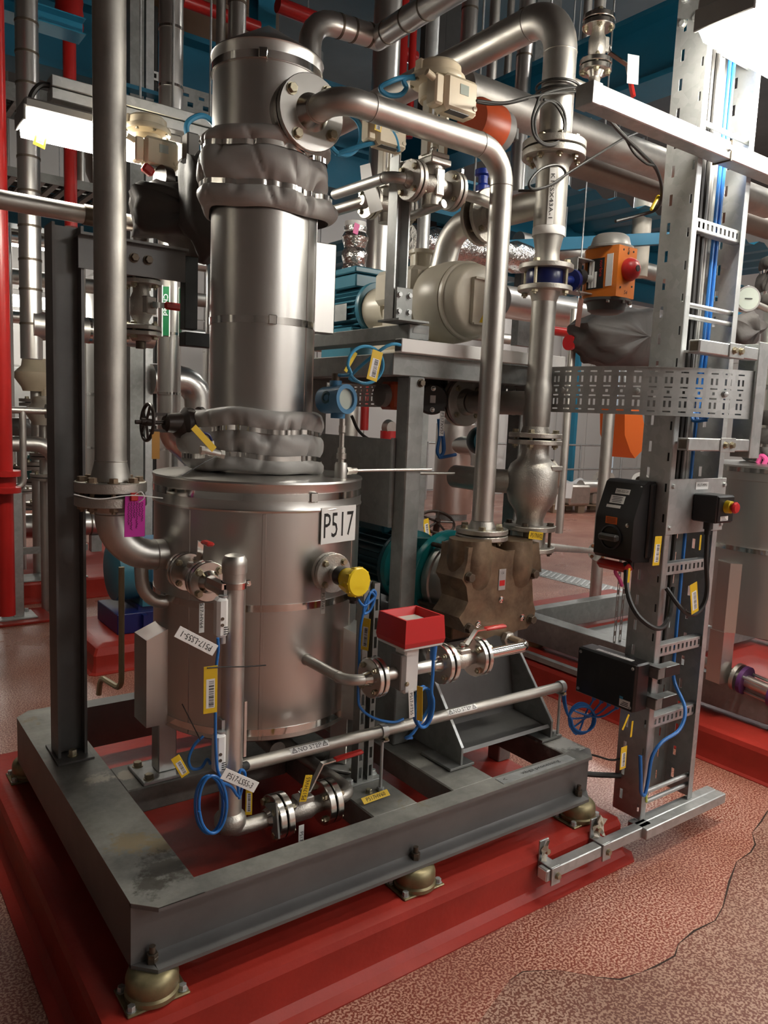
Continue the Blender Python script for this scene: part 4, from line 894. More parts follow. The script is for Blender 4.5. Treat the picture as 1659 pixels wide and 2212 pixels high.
# perforated cable tray seen under the pedestal
pt = thing('perforated_strip', 'perforated steel strip lying between pump pedestal and red plinth', 'tray', (2.0, 2.3, .2))
part('sheet', perf(MB(), (1.83, 1.84, .28), (0, 1, 0), (0, 0, 1), 1.0, .05, [(.03 + .045 * i, .055 + .045 * i, .03, .038) for i in range(20)] + [(.04 + .045 * i, .048 + .045 * i, .012, .018) for i in range(20)]), galvd, pt)
# ------------------------------------------------------------------ suction line from the column to the pump
sp = thing('suction_pipe', 'bright stainless pipe arching from the column flange down to the brown pump', 'pipe', (1.907, 2.0, 1.2))
sx, sy, sz, qx = 1.248, 2.0, 2.50, 1.907
elbow_pipe(sp, [(sx, 2.145, sz), (sx, sy, sz), (qx, sy, sz - .005), (qx, sy, 1.24)], .0385, .112, pipem, 'pipe', 36, 14)
part('neck', MB().cyl((VX + .02, 2.25, sz), (sx, 2.18, sz), .085, .075, n=36), jacket, co)
part('nozzle_cover', MB().lathe((VX + .02, 2.36, sz), (.12, -1, 0), [(.100, 0), (.104, .05), (.108, .135), (.111, .16), (0, .163)], 40), jacket, co)
c = V((sx, 2.172, sz)); joint(sp, c, (0, -1, 0), .112, .018, .006, 4, pipem, None, (.056, .040, .03), .0145, PI / 4 + .18, rb=.78)
joint(sp, (qx, sy, 1.193), (0, 0, 1), .094, .017, .005, 6, cast, None, (.05, .040, .026), .012, .3)
part('port_neck', MB().cyl((qx, 2.0, 1.06), (qx, 2.0, 1.176), .062, .052, n=28), brown, pu)
# ------------------------------------------------------------------ discharge line
dx, dy = 2.152, 2.0
part('port_neck', MB().cyl((dx - .01, 2.0, 1.04), (dx - .01, 2.0, 1.115), .062, .052, n=28), brown, pu)
wv = thing('wafer_valve', 'bolted wafer check valve with yellow tag above the brown pump port', 'valve', (dx, dy, 1.12))
flange(wv, (dx, dy, 1.115), (0, 0, 1), .098, .017, cast); part('wafer', MB().lathe((dx, dy, 1.132), (0, 0, 1), [(0, 0), (.062, 0), (.062, .062), (0, .062)], 32), cast, wv); flange(wv, (dx, dy, 1.194), (0, 0, 1), .098, .019, cast)
bolts_on(wv, (dx, dy, 1.213), (0, 0, 1), .078, 4, .012, .010, .098, .55, boltdark)
tag('yellow tag reading P517NV02 on the wafer valve', at(1158, 1157, Y=1.905), (1, 0, -.14), (.14, 0, 1), .074, .028, yeltag, '-P517NV02', .017, twid=.066)
cv = thing('check_valve', 'bulbous cast stainless check valve body below the discharge tee', 'valve', (dx, dy, 1.21))
part('body', MB().lathe((dx, dy, 1.213), (0, 0, 1), [(0, 0), (.052, 0), (.050, .02), (.060, .05), (.085, .085), (.094, .12), (.094, .20), (.085, .225), (.062, .245), (.054, .27), (.054, .305), (0, .305)], 36), cast, cv)
part('side_lug', MB().box((dx + .06, dy - .02, 1.395), (.075, .12, .13), None, .035), cast, cv)
part('name_pad', MB().box((dx + .03, dy - .085, 1.43), (.06, .012, .02), None, .003), cast, cv)
part('bypass_neck', MB().tube(fillet([(dx, dy, 1.37), (dx - .12, dy + .16, 1.37), (dx - .12, dy + .3, 1.37)], .1), .045, 20), cast, cv)
di = thing('discharge_pipe', 'stainless discharge riser with tees and flanges above the brown pump', 'pipe', (dx, dy, 1.53))
joint(di, (dx, dy, 1.535), (0, 0, 1), .098, .017, .008, 4, cast, None, (.055, .046, .03), .012, .55, bm=boltm)
part('pipe', MB().lathe((dx, dy, 0), (0, 0, 1), [(0, 1.56), (.046, 1.56), (.050, 1.6), (.050, 1.72), (.0465, 1.735), (.0445, 1.75), (.0445, 2.05), (0, 2.05)], 36), pipedull, di)
part('branch', MB().cyl((dx, dy, 1.665), (dx - .01, dy + .34, 1.665), .045, n=28), pipedull, di); part('weld', MB().torus((dx, dy + .12, 1.665), (0, 1, 0), .045, .0018, 28, 6), pipem, di)
joint(di, (dx - .01, dy + .40, 1.665), (0, 1, 0), .098, .018, .01, 4, cast, (.055, .046, .03), None, .012)
flange(di, (dx, dy, 2.066), (0, 0, 1), .098, .018, cast); flange(di, (dx, dy, 2.142), (0, 0, 1), .098, .018, cast)
bolts_on(di, (dx, dy, 2.16), (0, 0, 1), .08, 4, .0125, .010, .095, .3, boltm)
part('neck', MB().cyl((dx, dy, 2.03), (dx, dy, 2.067), .0445, .056, n=30), pipem, di)
bv = thing('butterfly_valve', 'dark blue butterfly valve between flanges of the discharge riser', 'valve', (dx, dy, 2.084))
part('body', MB().lathe((dx, dy, 2.0845), (0, 0, 1), [(0, 0), (.066, 0), (.070, .01), (.070, .047), (.066, .057), (0, .057)], 36), navy, bv)
part('stem_neck', MB().cyl((dx + .05, dy, 2.112), (dx + .215, dy + .05, 2.14), .018, n=16).cyl((dx + .175, dy + .04, 2.135), (dx + .2, dy + .048, 2.138), .042, n=20), navy, bv)
part('pipe', MB().lathe((dx, dy, 0), (0, 0, 1), [(0, 2.16), (.05, 2.16), (.044, 2.19), (.044, 2.21), (.056, 2.27), (.057, 2.28), (.057, 2.48), (.057, 2.50), (.075, 2.53), (0, 2.53)], 36), pipedull, di)
part('paint_band', MB().lathe((dx, dy, 0), (0, 0, 1), [(.0572, 2.26), (.058, 2.262), (.058, 2.288), (.0572, 2.29)], 36), white, di)
part('marking_tape', MB().grid([[V((dx, dy, z)) + V((math.cos(a), math.sin(a), 0)) * .0585 for a in (-2.55, -2.35, -2.15)] for z in (2.29, 2.48)]), paper, di); text('K1SSX43A-1', V((dx, dy, 2.385)) + V((math.cos(-2.35), math.sin(-2.35), 0)) * .0592, (0, 0, -1), (.711, -.703, 0), .014, ink, di, wid=.15, lift=.0)
part('branch', MB().cyl((dx, dy, 2.385), (dx, dy + .36, 2.385), .052, n=28), pipedull, di)
joint(di, (dx, dy, 2.553), (0, 0, 1), .112, .024, .006, 8, cast, None, (.07, .058, .03), .012, .2, bm=boltm)
elbow_pipe(di, [(dx, dy, 2.57), (dx, dy, 3.03), (dx, 5.4, 3.03)], .058, .15, pipem, 'pipe', 36, 14)
part('small_branch', MB().tube(fillet([(dx + .04, dy, 2.80), (dx + .19, dy, 2.80), (dx + .19, dy, 2.88)], .05), .02, 16), pipem, di)
tv = ball_valve('ball_valve', 'flanged steel ball valve with red lever and card high beside the discharge riser', (dx + .19, dy, 2.965), (0, 0, 1), (1, -.3, 0), .058, .15, .027, (.2, -.2, -1), .17, .07, .018, ma=pipem)
part('pipe', MB().cyl((dx + .19, dy, 3.05), (dx + .19, dy, 3.9), .021, n=16), pipem, tv)
tag('blank white card hanging from the high red lever valve', at(1368, 150, Y=1.93), (1, -.3, .05), (0, 0, 1), .050, .10, paper, name='card_tag')
# orange actuator
oa = thing('pneumatic_actuator', 'orange boxed actuator with red knob beside the discharge riser', 'actuator', (2.5, 2.0, 2.06))
m = MB(); m.prism([(2.468, 1.945, 2.085), (2.472, 1.935, 2.085), (2.582, 1.935, 2.085), (2.59, 1.945, 2.085), (2.59, 2.09, 2.085), (2.565, 2.115, 2.085), (2.49, 2.115, 2.085), (2.468, 2.09, 2.085)], (0, 0, .19)); part('body', m, orange, oa)
part('top_cap', MB().lathe((2.53, 2.022, 2.275), (0, 0, 1), [(0, 0), (.088, 0), (.088, .008), (.078, .012), (.068, .045), (.055, .055), (0, .06)], 32), midgrey, oa)
part('bottom_cap', MB().lathe((2.53, 2.022, 2.085), (0, 0, -1), [(0, 0), (.090, 0), (.090, .01), (.078, .014), (.07, .045), (.05, .055), (0, .055)], 32), darkgrey, oa)
for q in ((2.47, 1.97), (2.58, 1.95), (2.527, 1.94)): bolt(oa, (q[0], q[1], 2.077), (0, 0, -1), .008, .012, chrome)
kb = part('knob', MB().lathe((2.535, 1.9345, 2.19), (0, -1, 0), [(0, 0), (.042, 0), (.044, .012), (.036, .03), (.02, .042), (.014, .043), (0, .043)], 32), redmeter, oa)
part('knob_centre', MB().cyl((2.535, 1.892, 2.19), (2.535, 1.889, 2.19), .012, n=16), black, kb); part('white_dot', MB().sphere((2.512, 1.905, 2.195), .008, 10), paper, kb)
for i, (ddx, dz) in enumerate(((-.03, .07), (.03, .07), (-.035, -.07), (.035, -.06), (0, .06))): part('hole', MB().cyl((2.53 + ddx, 1.935, 2.19 + dz), (2.53 + ddx, 1.9335, 2.19 + dz), .004, n=8), black, oa)
text('S', (2.53, 1.9345, 2.262), (1, 0, 0), (0, 0, 1), .018, ink, oa); text('S4', (2.53, 1.9345, 2.105), (1, 0, 0), (0, 0, 1), .014, ink, oa)
lb_ = part('black_label', MB().bx(2.4665, 2.468, 1.995, 2.075, 2.12, 2.235), ink, oa)
for i in range(3): part('label_field', MB().bx(2.4658, 2.4664, 2.055 - .014 * i, 2.066 - .014 * i, 2.125, 2.225 - (.04 if i == 2 else 0)), paper, lb_)
text('norbro', (2.4662, 2.008, 2.195), (0, 0, -1), (0, -1, 0), .015, redmeter, lb_, wid=.06)
part('white_label', MB().bx(2.4665, 2.468, 1.955, 1.984, 2.125, 2.245), paper, oa)
m = MB().bx(2.37, 2.47, 2.045, 2.11, 2.225, 2.230).bx(2.37, 2.375, 2.045, 2.11, 2.10, 2.230).bx(2.37, 2.47, 2.045, 2.11, 2.10, 2.105).bx(2.37, 2.47, 2.106, 2.11, 2.105, 2.225); part('mounting_bracket', m, galv, oa); part('coupling', MB().cyl((2.385, 2.06, 2.16), (2.42, 2.06, 2.16), .03, n=16), black, oa)
part('drive_shaft', MB().cyl((2.36, 2.055, 2.155), (2.47, 2.055, 2.16), .014, n=14), galv, oa)
tag('brown luggage tag hanging from the orange actuator bracket', at(1252, 675, Y=1.97), (1, 0, -.1), (.12, 0, 1), .028, .105, mat('brown_tag', (.17, .07, .05), 0, .5), tie=at(1245, 620, Y=1.97))
# ------------------------------------------------------------------ tall cable ladder on the right
TX0, TX1, TY0, TY1, TZ0, TZ1 = 2.435, 2.77, 1.61, 1.735, .128, 4.6
cl = thing('cable_ladder', 'tall galvanised perforated cable ladder standing beside the skid', 'cable ladder', (2.6, 1.67, TZ0))
def side_holes(H): return [(.028, .040, .05 + .095 * i, .088 + .095 * i) for i in range(int(H / .095) - 1)] + [(.108, .116, .03 + .11 * i, .06 + .11 * i) for i in range(int(H / .11) - 1)]
H = TZ1 - TZ0
for x, nm in ((TX0, 'side_rail'), (TX1, 'side_rail')):
    part(nm, perf(MB(), (x, TY1, TZ0), (0, -1, 0), (0, 0, 1), TY1 - TY0, H, side_holes(H), .002), galv, cl)
    s = 1 if x == TX0 else -1; part('rail_lip', MB().bx(x + .002, x + s * .028, TY0, TY0 + .002, TZ0, TZ1), galv, cl); part('rail_lip', MB().bx(x + .002, x + s * .035, TY1 - .002, TY1, TZ0, TZ1), galv, cl)
part('back_strip', perf(MB(), (2.585, TY1 - .02, TZ0), (1, 0, 0), (0, 0, 1), .05, H, [(.018, .026, .06 + .09 * i, .095 + .09 * i) for i in range(int(H / .09) - 1)]), galv, cl)
part('back_sheet', perf(MB(), (2.47, TY1 - .004, TZ0), (1, 0, 0), (0, 0, 1), .27, 1.25, [(.03, .038, .05 + .09 * i, .085 + .09 * i) for i in range(13)] + [(.225, .233, .05 + .09 * i, .085 + .09 * i) for i in range(13)]), galvd, cl)
def rung(z, slotted=True):
    W = TX1 - TX0 - .006
    if slotted: part('rung', perf(MB(), (TX0 + .003, TY0 + .012, z - .02), (1, 0, 0), (0, 0, 1), W, .04, [(.02 + .027 * i, .032 + .027 * i, .010, .031) for i in range(11)], .002).bx(TX0 + .003, TX1 - .003, TY0 + .012, TY0 + .045, z + .02, z + .022).bx(TX0 + .003, TX1 - .003, TY0 + .012, TY0 + .045, z - .022, z - .02), galv, cl)
    else:
        for dz in (-.02, .02): part('rung', MB().cyl((TX0 + .003, TY0 + .02, z + dz), (TX1 - .003, TY0 + .02, z + dz), .009, n=12), galv, cl)
for px_, py_, sl in ((1546, 72, 1), (1524, 272, 0), (1504, 480, 1), (1487, 668, 0), (1423, 1235, 1), (1413, 1413, 1), (1402, 1568, 1), (1388, 1733, 0)):
    rung(at(px_, py_, Y=TY0).z, bool(sl))
for z in (2.96, 3.04): bolt(cl, (TX0 - .001, 1.66, z), (-1, 0, 0), .012, .010, galv); bolt(cl, (TX0 - .001, 1.71, z), (-1, 0, 0), .012, .010, galv)
# cables on the ladder
rn = random.Random(4)
for i in range(7):
    x = 2.487 + i * .0165; y = 1.655 + rn.uniform(-.006, .02); z0 = 1.25 if i not in (2, 5) else .62
    pts = [(x, y, 4.6), (x + rn.uniform(-.004, .004), y, 3.2), (x + rn.uniform(-.006, .006), y, 2.5), (x + rn.uniform(-.006, .006), y, 1.9), (x, y, 1.5), (x, y + .01, z0)]
    cable('power_cable', 'black power cable clipped among others along the tall cable ladder', pts, .008 if i % 3 else .0105, blackc, group='black cables on the ladder')
for i, (x, r_) in enumerate(((2.60, .009), (2.622, .007))): cable('power_cable', 'grey cable running up the middle of the cable ladder' if i == 0 else 'thin grey cable next to the blue cables on the ladder', [(x, 1.67, 4.6), (x + .004, 1.67, 3), (x - .004, 1.67, 2.2), (x, 1.67, 1.4)], r_, greyc)
for i in range(4):
    x = 2.655 + .013 * i; yy = 1.662 + .008 * (i % 2)
    if i == 1: pts = [(x, yy, 4.6), (x, yy, 3.0), (x - .004, yy, 2.2), (x - .01, yy, 1.5), (x - .014, yy, 1.05), (x - .012, yy, .75), (x, yy, .62), (x - .02, 1.60, .53), (2.60, 1.585, .46), (2.50, 1.59, .43), (2.455, 1.597, .38), (2.44, 1.595, .30), (2.42, 1.59, .245), (2.395, 1.59, .26), (2.385, 1.59, .32), (2.385, 1.60, .40)]
    else: pts = [(x, yy, 4.6), (x, yy, 3.0), (x - .003, yy, 2.3), (x - .006, yy, 1.9), (x - .02, yy, 1.72), (x - .03 * i, yy - .02, 1.63), (2.62, 1.60, 1.66 - .01 * i)]
    cable('data_cable', 'thick blue cable curving down the ladder to the junction box' if i == 1 else 'blue cable dropping down the ladder into the curved tray', pts, .0068, bluec, group=None if i == 1 else 'blue cables on the ladder')
cable('earth_cable', 'green and yellow earth cable along the ladder side rail', [(2.474, 1.64, 4.6), (2.474, 1.64, 2.5), (2.476, 1.64, 1.4), (2.474, 1.64, .7), (2.475, 1.64, .35), (2.47, 1.62, .24), (2.45, 1.60, .20)], .0045, yelgrn)
# strut bar high across the ladder
sb = thing('strut_bar', 'galvanised strut bar spanning high across the front of the cable ladder', 'strut', (2.4, 1.56, 2.53)); q = at(1268, 205, Y=1.575)
part('strut', MB().bx(q.x, 3.4, 1.545, 1.605, q.z - .03, q.z + .028, .003), galv, sb); part('end_piece', MB().bx(q.x - .012, q.x + .03, 1.543, 1.607, q.z - .032, q.z + .03, .002), galv, sb)
part('clip', MB().bx(2.52, 2.526, 1.541, 1.61, q.z - .034, q.z + .032), boltdark, sb)
for p in ((2.5, 1.541, q.z),): bolt(sb, p, (0, -1, 0), .010, .008, galv)
# curved perforated tray
def arc(s):
    """centre line of the curved tray: straight in -Y, then a bend to +X"""
    c = V((2.78, 1.985, 0)); R = .53; L0 = 2.2
    if s < L0: return V((c.x - R, c.y + (L0 - s), 0)), V((-1, 0, 0))
    a = (s - L0) / R; return c + V((-math.cos(a) * R, -math.sin(a) * R, 0)), V((-math.cos(a), -math.sin(a), 0))
SL = 2.2 + .53 * 1.36; zt0, zt1 = 1.637, 1.802; hs = []
k = .04
while k < SL - .03:
    for z0, z1 in ((.030, .052), (.112, .134)): hs.append((k, k + .008, z0, z1)); hs.append((k + .018, k + .026, z0, z1))
    for z0, z1 in ((.012, .017), (.062, .067), (.096, .101), (.148, .153)): hs.append((k, k + .026, z0, z1))
    hs.append((k + .009, k + .018, .077, .087)); k += .052
ct = thing('curved_cable_tray', 'galvanised perforated tray on edge bending around in front of the cable ladder', 'cable tray', (2.4, 1.8, zt0))
def arcfn(a, b, k):
    p, nn = arc(a); return p + nn * (.0018 * k) + V((0, 0, zt0 + b))
part('tray_web', perfw(MB(), arcfn, SL, zt1 - zt0, hs, [i * .03 for i in range(int(SL / .03))]), galv, ct)
for z in (zt0, zt1):
    m = MB(); A = []; B = []; n_ = 60
    for i in range(n_ + 1):
        p, nn = arc(SL * i / n_); A.append(p + V((0, 0, z)) + nn * .003); B.append(p + V((0, 0, z)) - nn * .032)
    m.grid([A, B]); m.grid([[p + V((0, 0, .003)) for p in A], [p + V((0, 0, .003)) for p in B]]); m.grid([A, [p + V((0, 0, .003)) for p in A]]); part('tray_lip', m, galv, ct)
for s in (2.22, 2.5, 2.80): 
    p, nn = arc(s); bolt(ct, p + nn * .003 + V((0, 0, zt0 + .082)), nn, .010, .006, galv)
ar = thing('arm_bracket', 'galvanised strut arms and angle plate holding the curved tray to the ladder', 'bracket', (2.5, 1.5, 1.5))
for z, xa in ((1.862, 2.30), (1.545, 2.285)):
    part('arm', MB().bx(xa, 2.66, 1.455, 1.497, z - .021, z + .021, .003), galv, ar)
    part('open_end_shade', MB().bx(xa - .001, xa + .001, 1.462, 1.490, z - .015, z + .015), boltdark, ar)  # dark slab on a solid arm, painted as the shaded hollow
    part('splice', MB().bx(2.47, 2.56, 1.450, 1.4545, z - .024, z + .024, .001), galv, ar)
    for x in (2.495, 2.535): bolt(ar, (x, 1.45, z), (0, -1, 0), .010, .009, boltm)
    part('tie_plate', MB().bx(2.45, 2.75, 1.497, 1.609, z - .004, z + .004), galv, ar)
part('angle_plate', MB().bx(2.66, 2.725, 1.452, 1.457, 1.50, 1.905, .001).bx(2.72, 2.725, 1.457, 1.56, 1.50, 1.905, .001), galv, ar)
# panel with emergency stop
ep = thing('mounting_plate', 'galvanised plate with white label screwed across the cable ladder', 'plate', (2.6, 1.6, 1.24))
part('plate', MB().bx(2.425, 2.79, 1.602, 1.6085, 1.215, 1.415, .001), galv, ep)
for x in (2.445, 2.775):
    for z in (1.24, 1.39): bolt(ep, (x, 1.602, z), (0, -1, 0), .008, .006, galv)
lb2 = part('label', MB().bx(2.585, 2.665, 1.600, 1.602, 1.375, 1.402), paper, ep); text('P517-MP01', (2.625, 1.5998, 1.391), (1, 0, 0), (0, 0, 1), .011, ink, lb2, wid=.062)
es = thing('emergency_stop', 'black control box with yellow and red emergency stop button', 'switch', (2.63, 1.55, 1.26))
part('box', MB().bx(2.575, 2.685, 1.505, 1.601, 1.262, 1.362, .004), black, es); part('face', MB().bx(2.58, 2.68, 1.501, 1.505, 1.266, 1.358, .002), black, es)
part('collar', MB().lathe((2.632, 1.501, 1.322), (0, -1, 0), [(0, 0), (.024, 0), (.022, .018), (.018, .02), (0, .02)], 28), yellow, es)
part('button', MB().lathe((2.632, 1.481, 1.322), (0, -1, 0), [(0, 0), (.012, 0), (.012, .006), (.02, .008), (.021, .014), (.017, .02), (0, .022)], 28), redmeter, es)
l3 = part('label', MB().bx(2.595, 2.645, 1.4995, 1.501, 1.272, 1.288), paper, es)
for i in range(3): part('print_line', MB().bx(2.60, 2.635 - .006 * i, 1.499, 1.4996, 1.2745 + .0045 * i, 1.276 + .0045 * i), ink, l3)
part('gland', MB().cyl((2.605, 1.55, 1.263), (2.605, 1.55, 1.235), .017, n=16).cyl((2.605, 1.55, 1.235), (2.605, 1.55, 1.215), .012, n=16), black, es)
cable('stop_cable', 'black cable looping from the emergency stop box across the ladder', [(2.605, 1.55, 1.22), (2.605, 1.545, 1.12), (2.62, 1.54, 1.02), (2.61, 1.54, .96), (2.57, 1.545, .925), (2.52, 1.55, .93), (2.475, 1.56, .965), (2.455, 1.60, 1.02)], .0085, blackc)
tag('yellow barcode tag hanging from the emergency stop cable loop', at(1500, 1292, Y=1.53), (1, 0, .25), (.38, 0, 1), .045, .115, bar=True)
tag('slim yellow tag on the thin cable beside the emergency stop', at(1513, 1172, Y=1.535), (0, 0, -1), (1, 0, .2), .055, .010, yeltag, name='cable_marker')
# isolator switch
is_ = thing('isolator_switch', 'black rotary isolator with white labels on the ladder side', 'switch', (2.38, 1.75, 1.10))
m = MB(); m.prism([(2.432, 1.665, 1.105), (2.432, 1.665, 1.40), (2.385, 1.665, 1.40), (2.368, 1.665, 1.39), (2.325, 1.665, 1.275), (2.322, 1.665, 1.26), (2.322, 1.665, 1.125), (2.335, 1.665, 1.112)], (0, .165, 0)); part('housing', m, black, is_)
part('back_box', MB().bx(2.40, 2.434, 1.655, 1.84, 1.12, 1.395, .006), black, is_)
kn = part('dial', MB().lathe((2.322, 1.755, 1.192), (-1, 0, 0), [(0, 0), (.046, 0), (.046, .006), (.040, .009), (.037, .004), (0, .004)], 32), black, is_)
part('knob', MB().bx(2.292, 2.32, 1.715, 1.795, 1.18, 1.204, .006), darkgrey, kn)
sl_n = V((-.115, 0, .043)).normalized(); sl_v = V((.043, 0, .115)).normalized(); sl_c = V((2.348, 1.745, 1.338))
for i, (dv, hh_, yy, tx_) in enumerate(((.028, .020, 1.745, 'DB5-022-24'), (-.004, .03, 1.757, None), (-.031, .011, 1.765, None))):
    mm = MB(); cc = V((2.3462, yy, 1.332)) + sl_v * dv + sl_n * .0015; plate(mm, cc, V((0, -1, 0)), sl_v, .062, hh_, .001); lb4 = part('label', mm, paper, is_)
    if tx_: text(tx_, cc + sl_n * .0006, (0, -1, 0), sl_v, .009, ink, lb4, wid=.05)
    elif i == 1:
        for j in range(4): mm = MB(); plate(mm, cc + sl_n * .0007 + sl_v * (.009 - .006 * j), V((0, -1, 0)), sl_v, .045 - .006 * (j % 2), .002, .0004); part('print_line', mm, ink, lb4)
lo = part('orange_label', MB().bx(2.3205, 2.322, 1.735, 1.785, 1.24, 1.266), orangefab, is_)
for j in range(4): part('print_line', MB().bx(2.3199, 2.3205, 1.74, 1.78, 1.2445 + .0052 * j, 1.246 + .0052 * j), ink, lo)
for y_, z_ in ((1.69, 1.243), (1.675, 1.38)): bolt(is_, (2.322 if z_ < 1.3 else 2.37, y_, z_), (-1, 0, 0), .006, .004, chrome)
part('gland', MB().cyl((2.37, 1.70, 1.112), (2.37, 1.70, 1.08), .014, n=14), black, is_)
part('red_lock_bar', MB().box((2.345, 1.75, 1.085), (.04, .15, .034), None, .014), redgrip, is_)
cable('pink_ribbon', 'pink ribbon dangling below the rotary isolator', [at(*p, Y=1.74) for p in ((1333, 1222), (1330, 1236), (1338, 1250), (1344, 1265))], .007, pinkt, 'ribbon')
cable('isolator_cable', 'black cable sagging from the rotary isolator into the ladder', [at(*p, Y=y) for p, y in (((1352, 1215), 1.70), ((1356, 1280), 1.66), ((1375, 1325), 1.62), ((1405, 1352), 1.585), ((1430, 1356), 1.575), ((1446, 1330), 1.59), ((1455, 1270), 1.63))], .009, blackc)
tag('slim yellow marker on the isolator cable', at(1359, 1243, Y=1.645), (0, 0, 1), (-1, 0, 0), .052, .012, yeltag, name='cable_marker')
tag('yellow barcode tag hanging below the rotary isolator', at(1420, 1190, Y=1.60), (1, 0, -.03), (-.08, 0, 1), .04, .105, bar=True, tie=(2.40, 1.62, 1.14))
# junction box
jb = thing('junction_box', 'large black junction box on strut brackets low beside the ladder', 'junction box', (2.37, 1.73, .56))
part('box', MB().bx(2.325, 2.40, 1.60, 1.865, .572, .752, .006), black, jb); part('lid', MB().bx(2.318, 2.325, 1.602, 1.863, .574, .750, .003), black, jb)
for z in (.715, .60): part('strut', MB().bx(2.40, 2.53, 1.565, 1.606, z - .02, z + .02, .002).bx(2.40, 2.44, 1.56, 1.86, z + .0205, z + .024), galvd, jb); part('strut_end', MB().bx(2.44, 2.53, 1.5635, 1.565, z - .018, z + .018), blackc, jb)
for y_ in (1.615, 1.85):
    for z in (.59, .735): bolt(jb, (2.318, y_, z), (-1, 0, 0), .005, .003, galv)
l5 = part('label', MB().bx(2.3165, 2.318, 1.615, 1.66, .585, .612), paper, jb); part('blue_mark', MB().bx(2.3160, 2.3165, 1.645, 1.66, .612, .622), cyanc, l5)
for j in range(3): part('print_line', MB().bx(2.3158, 2.3165, 1.622, 1.655 - .005 * j, .59 + .006 * j, .5925 + .006 * j), ink, l5)
l6 = part('label', MB().bx(2.34, 2.36, 1.64, 1.80, .752, .7535), paper, jb); text('P517-JB01', (2.35, 1.72, .7536), (0, -1, 0), (1, 0, 0), .011, ink, l6, wid=.10)
for i in range(4): part('gland', MB().cyl((2.36, 1.70 + .035 * i, .572), (2.36, 1.70 + .035 * i, .55), .008, n=10), bluec, jb)
for i in range(4):
    s = .004 * i; c0 = V((2.30, 1.79, .50)); pts = [(2.25, 1.868 - s, .60), (2.253, 1.865 - s, .55), (2.262, 1.85, .50 + s)]
    for k in range(9 + i): a = PI + .7 * k; pts.append((2.30 + .034 * math.cos(a), 1.80 - .03 * math.cos(a) + s, .485 + (.05 + s) * math.sin(a)))
    pts += [(2.34, 1.76 + .02 * i, .50), (2.36, 1.70 + .035 * i, .552)]
    cable('sensor_cable', 'blue cable coiled between the NO STEP pipe end and the junction box', pts, .0038, bluec, group='blue cables at the junction box', k=4)
for lab, p, uu, vv_ in (('slim yellow marker leaning below the junction box', (1352, 1560), (.6, 0, 1), (-1, 0, .6)), ('slim yellow marker upright below the junction box', (1365, 1575), (.05, 0, 1), (-1, 0, .05))): tag(lab, at(*p, Y=1.60), uu, vv_, .06, .010, yeltag, name='cable_marker')
tag('yellow barcode tag against the foot of the cable ladder', at(1347, 1637, Y=1.60), (1, 0, .02), (.06, 0, 1), .034, .085, bar=True)
cable('earth_lead', 'black cable running from the skid end to the ladder foot', [(2.27, 1.80, .33), (2.33, 1.78, .345), (2.39, 1.73, .33), (2.43, 1.70, .34)], .004, blackc)
cable('earth_lead', 'thick black sleeve reaching from the skid end to the ladder foot', [(2.272, 1.78, .285), (2.34, 1.75, .275), (2.43, 1.71, .265)], .011, blackc)
# control cables on the discharge riser
Yk = 1.92
cable('control_cable', 'black cable coiled in an upright loop on the discharge riser', [at(*p, Y=Yk) for p in ((1030, 217), (1090, 222), (1150, 208), (1220, 198), (1262, 197), (1255, 190), (1220, 190), (1172, 204), (1160, 225), (1150, 260), (1156, 295), (1180, 314), (1208, 308), (1222, 280), (1220, 245), (1205, 222), (1185, 218), (1166, 232), (1156, 262), (1162, 298), (1185, 312), (1212, 300), (1219, 262), (1200, 225), (1175, 215))], .0045, blackc)
cable('control_cable', 'black cable circling the discharge riser in a flat loop', [(dx + .075 * math.cos(a), dy + .075 * math.sin(a), 2.755 + .012 * math.sin(a * .5)) for a in [.3 * k for k in range(44)]], .0045, blackc, k=2)
cable('control_cable', 'black cable slanting from the strut bar end to the yellow sleeve', [at(*p, Y=y) for p, y in (((1268, 196), 1.6), ((1300, 240), 1.68), ((1345, 290), 1.75), ((1385, 330), 1.8), ((1418, 365), 1.85), ((1430, 410), 1.9), ((1420, 450), 1.95), ((1380, 465), 2.0), ((1330, 478), 2.02))], .0065, blackc)
cable('control_cable', 'black cable crossing from the lower riser coil up to the right', [at(*p, Y=y) for p, y in (((1120, 412), 1.95), ((1160, 410), 1.91), ((1200, 395), 1.90), ((1222, 375), 1.90), ((1205, 357), 1.90), ((1170, 365), 1.90), ((1145, 392), 1.90), ((1150, 408), 1.90), ((1185, 402), 1.90), ((1225, 376), 1.90), ((1290, 335), 1.9), ((1352, 297), 1.95), ((1400, 278), 2.2))], .0045, blackc)
cable('control_cable', 'short black cable hanging as a bow beside the slanting one', [at(*p, Y=1.78) for p in ((1352, 298), (1370, 330), (1395, 352), (1412, 358))], .0045, blackc)
part('cable_marker', MB().box(at(1415, 438, Y=1.93), (.012, .012, .075), Matrix.Rotation(.6, 3, 'Y'), .003), yellow, None, 'yellow sleeve marker on the slanting black cable', 'tag')
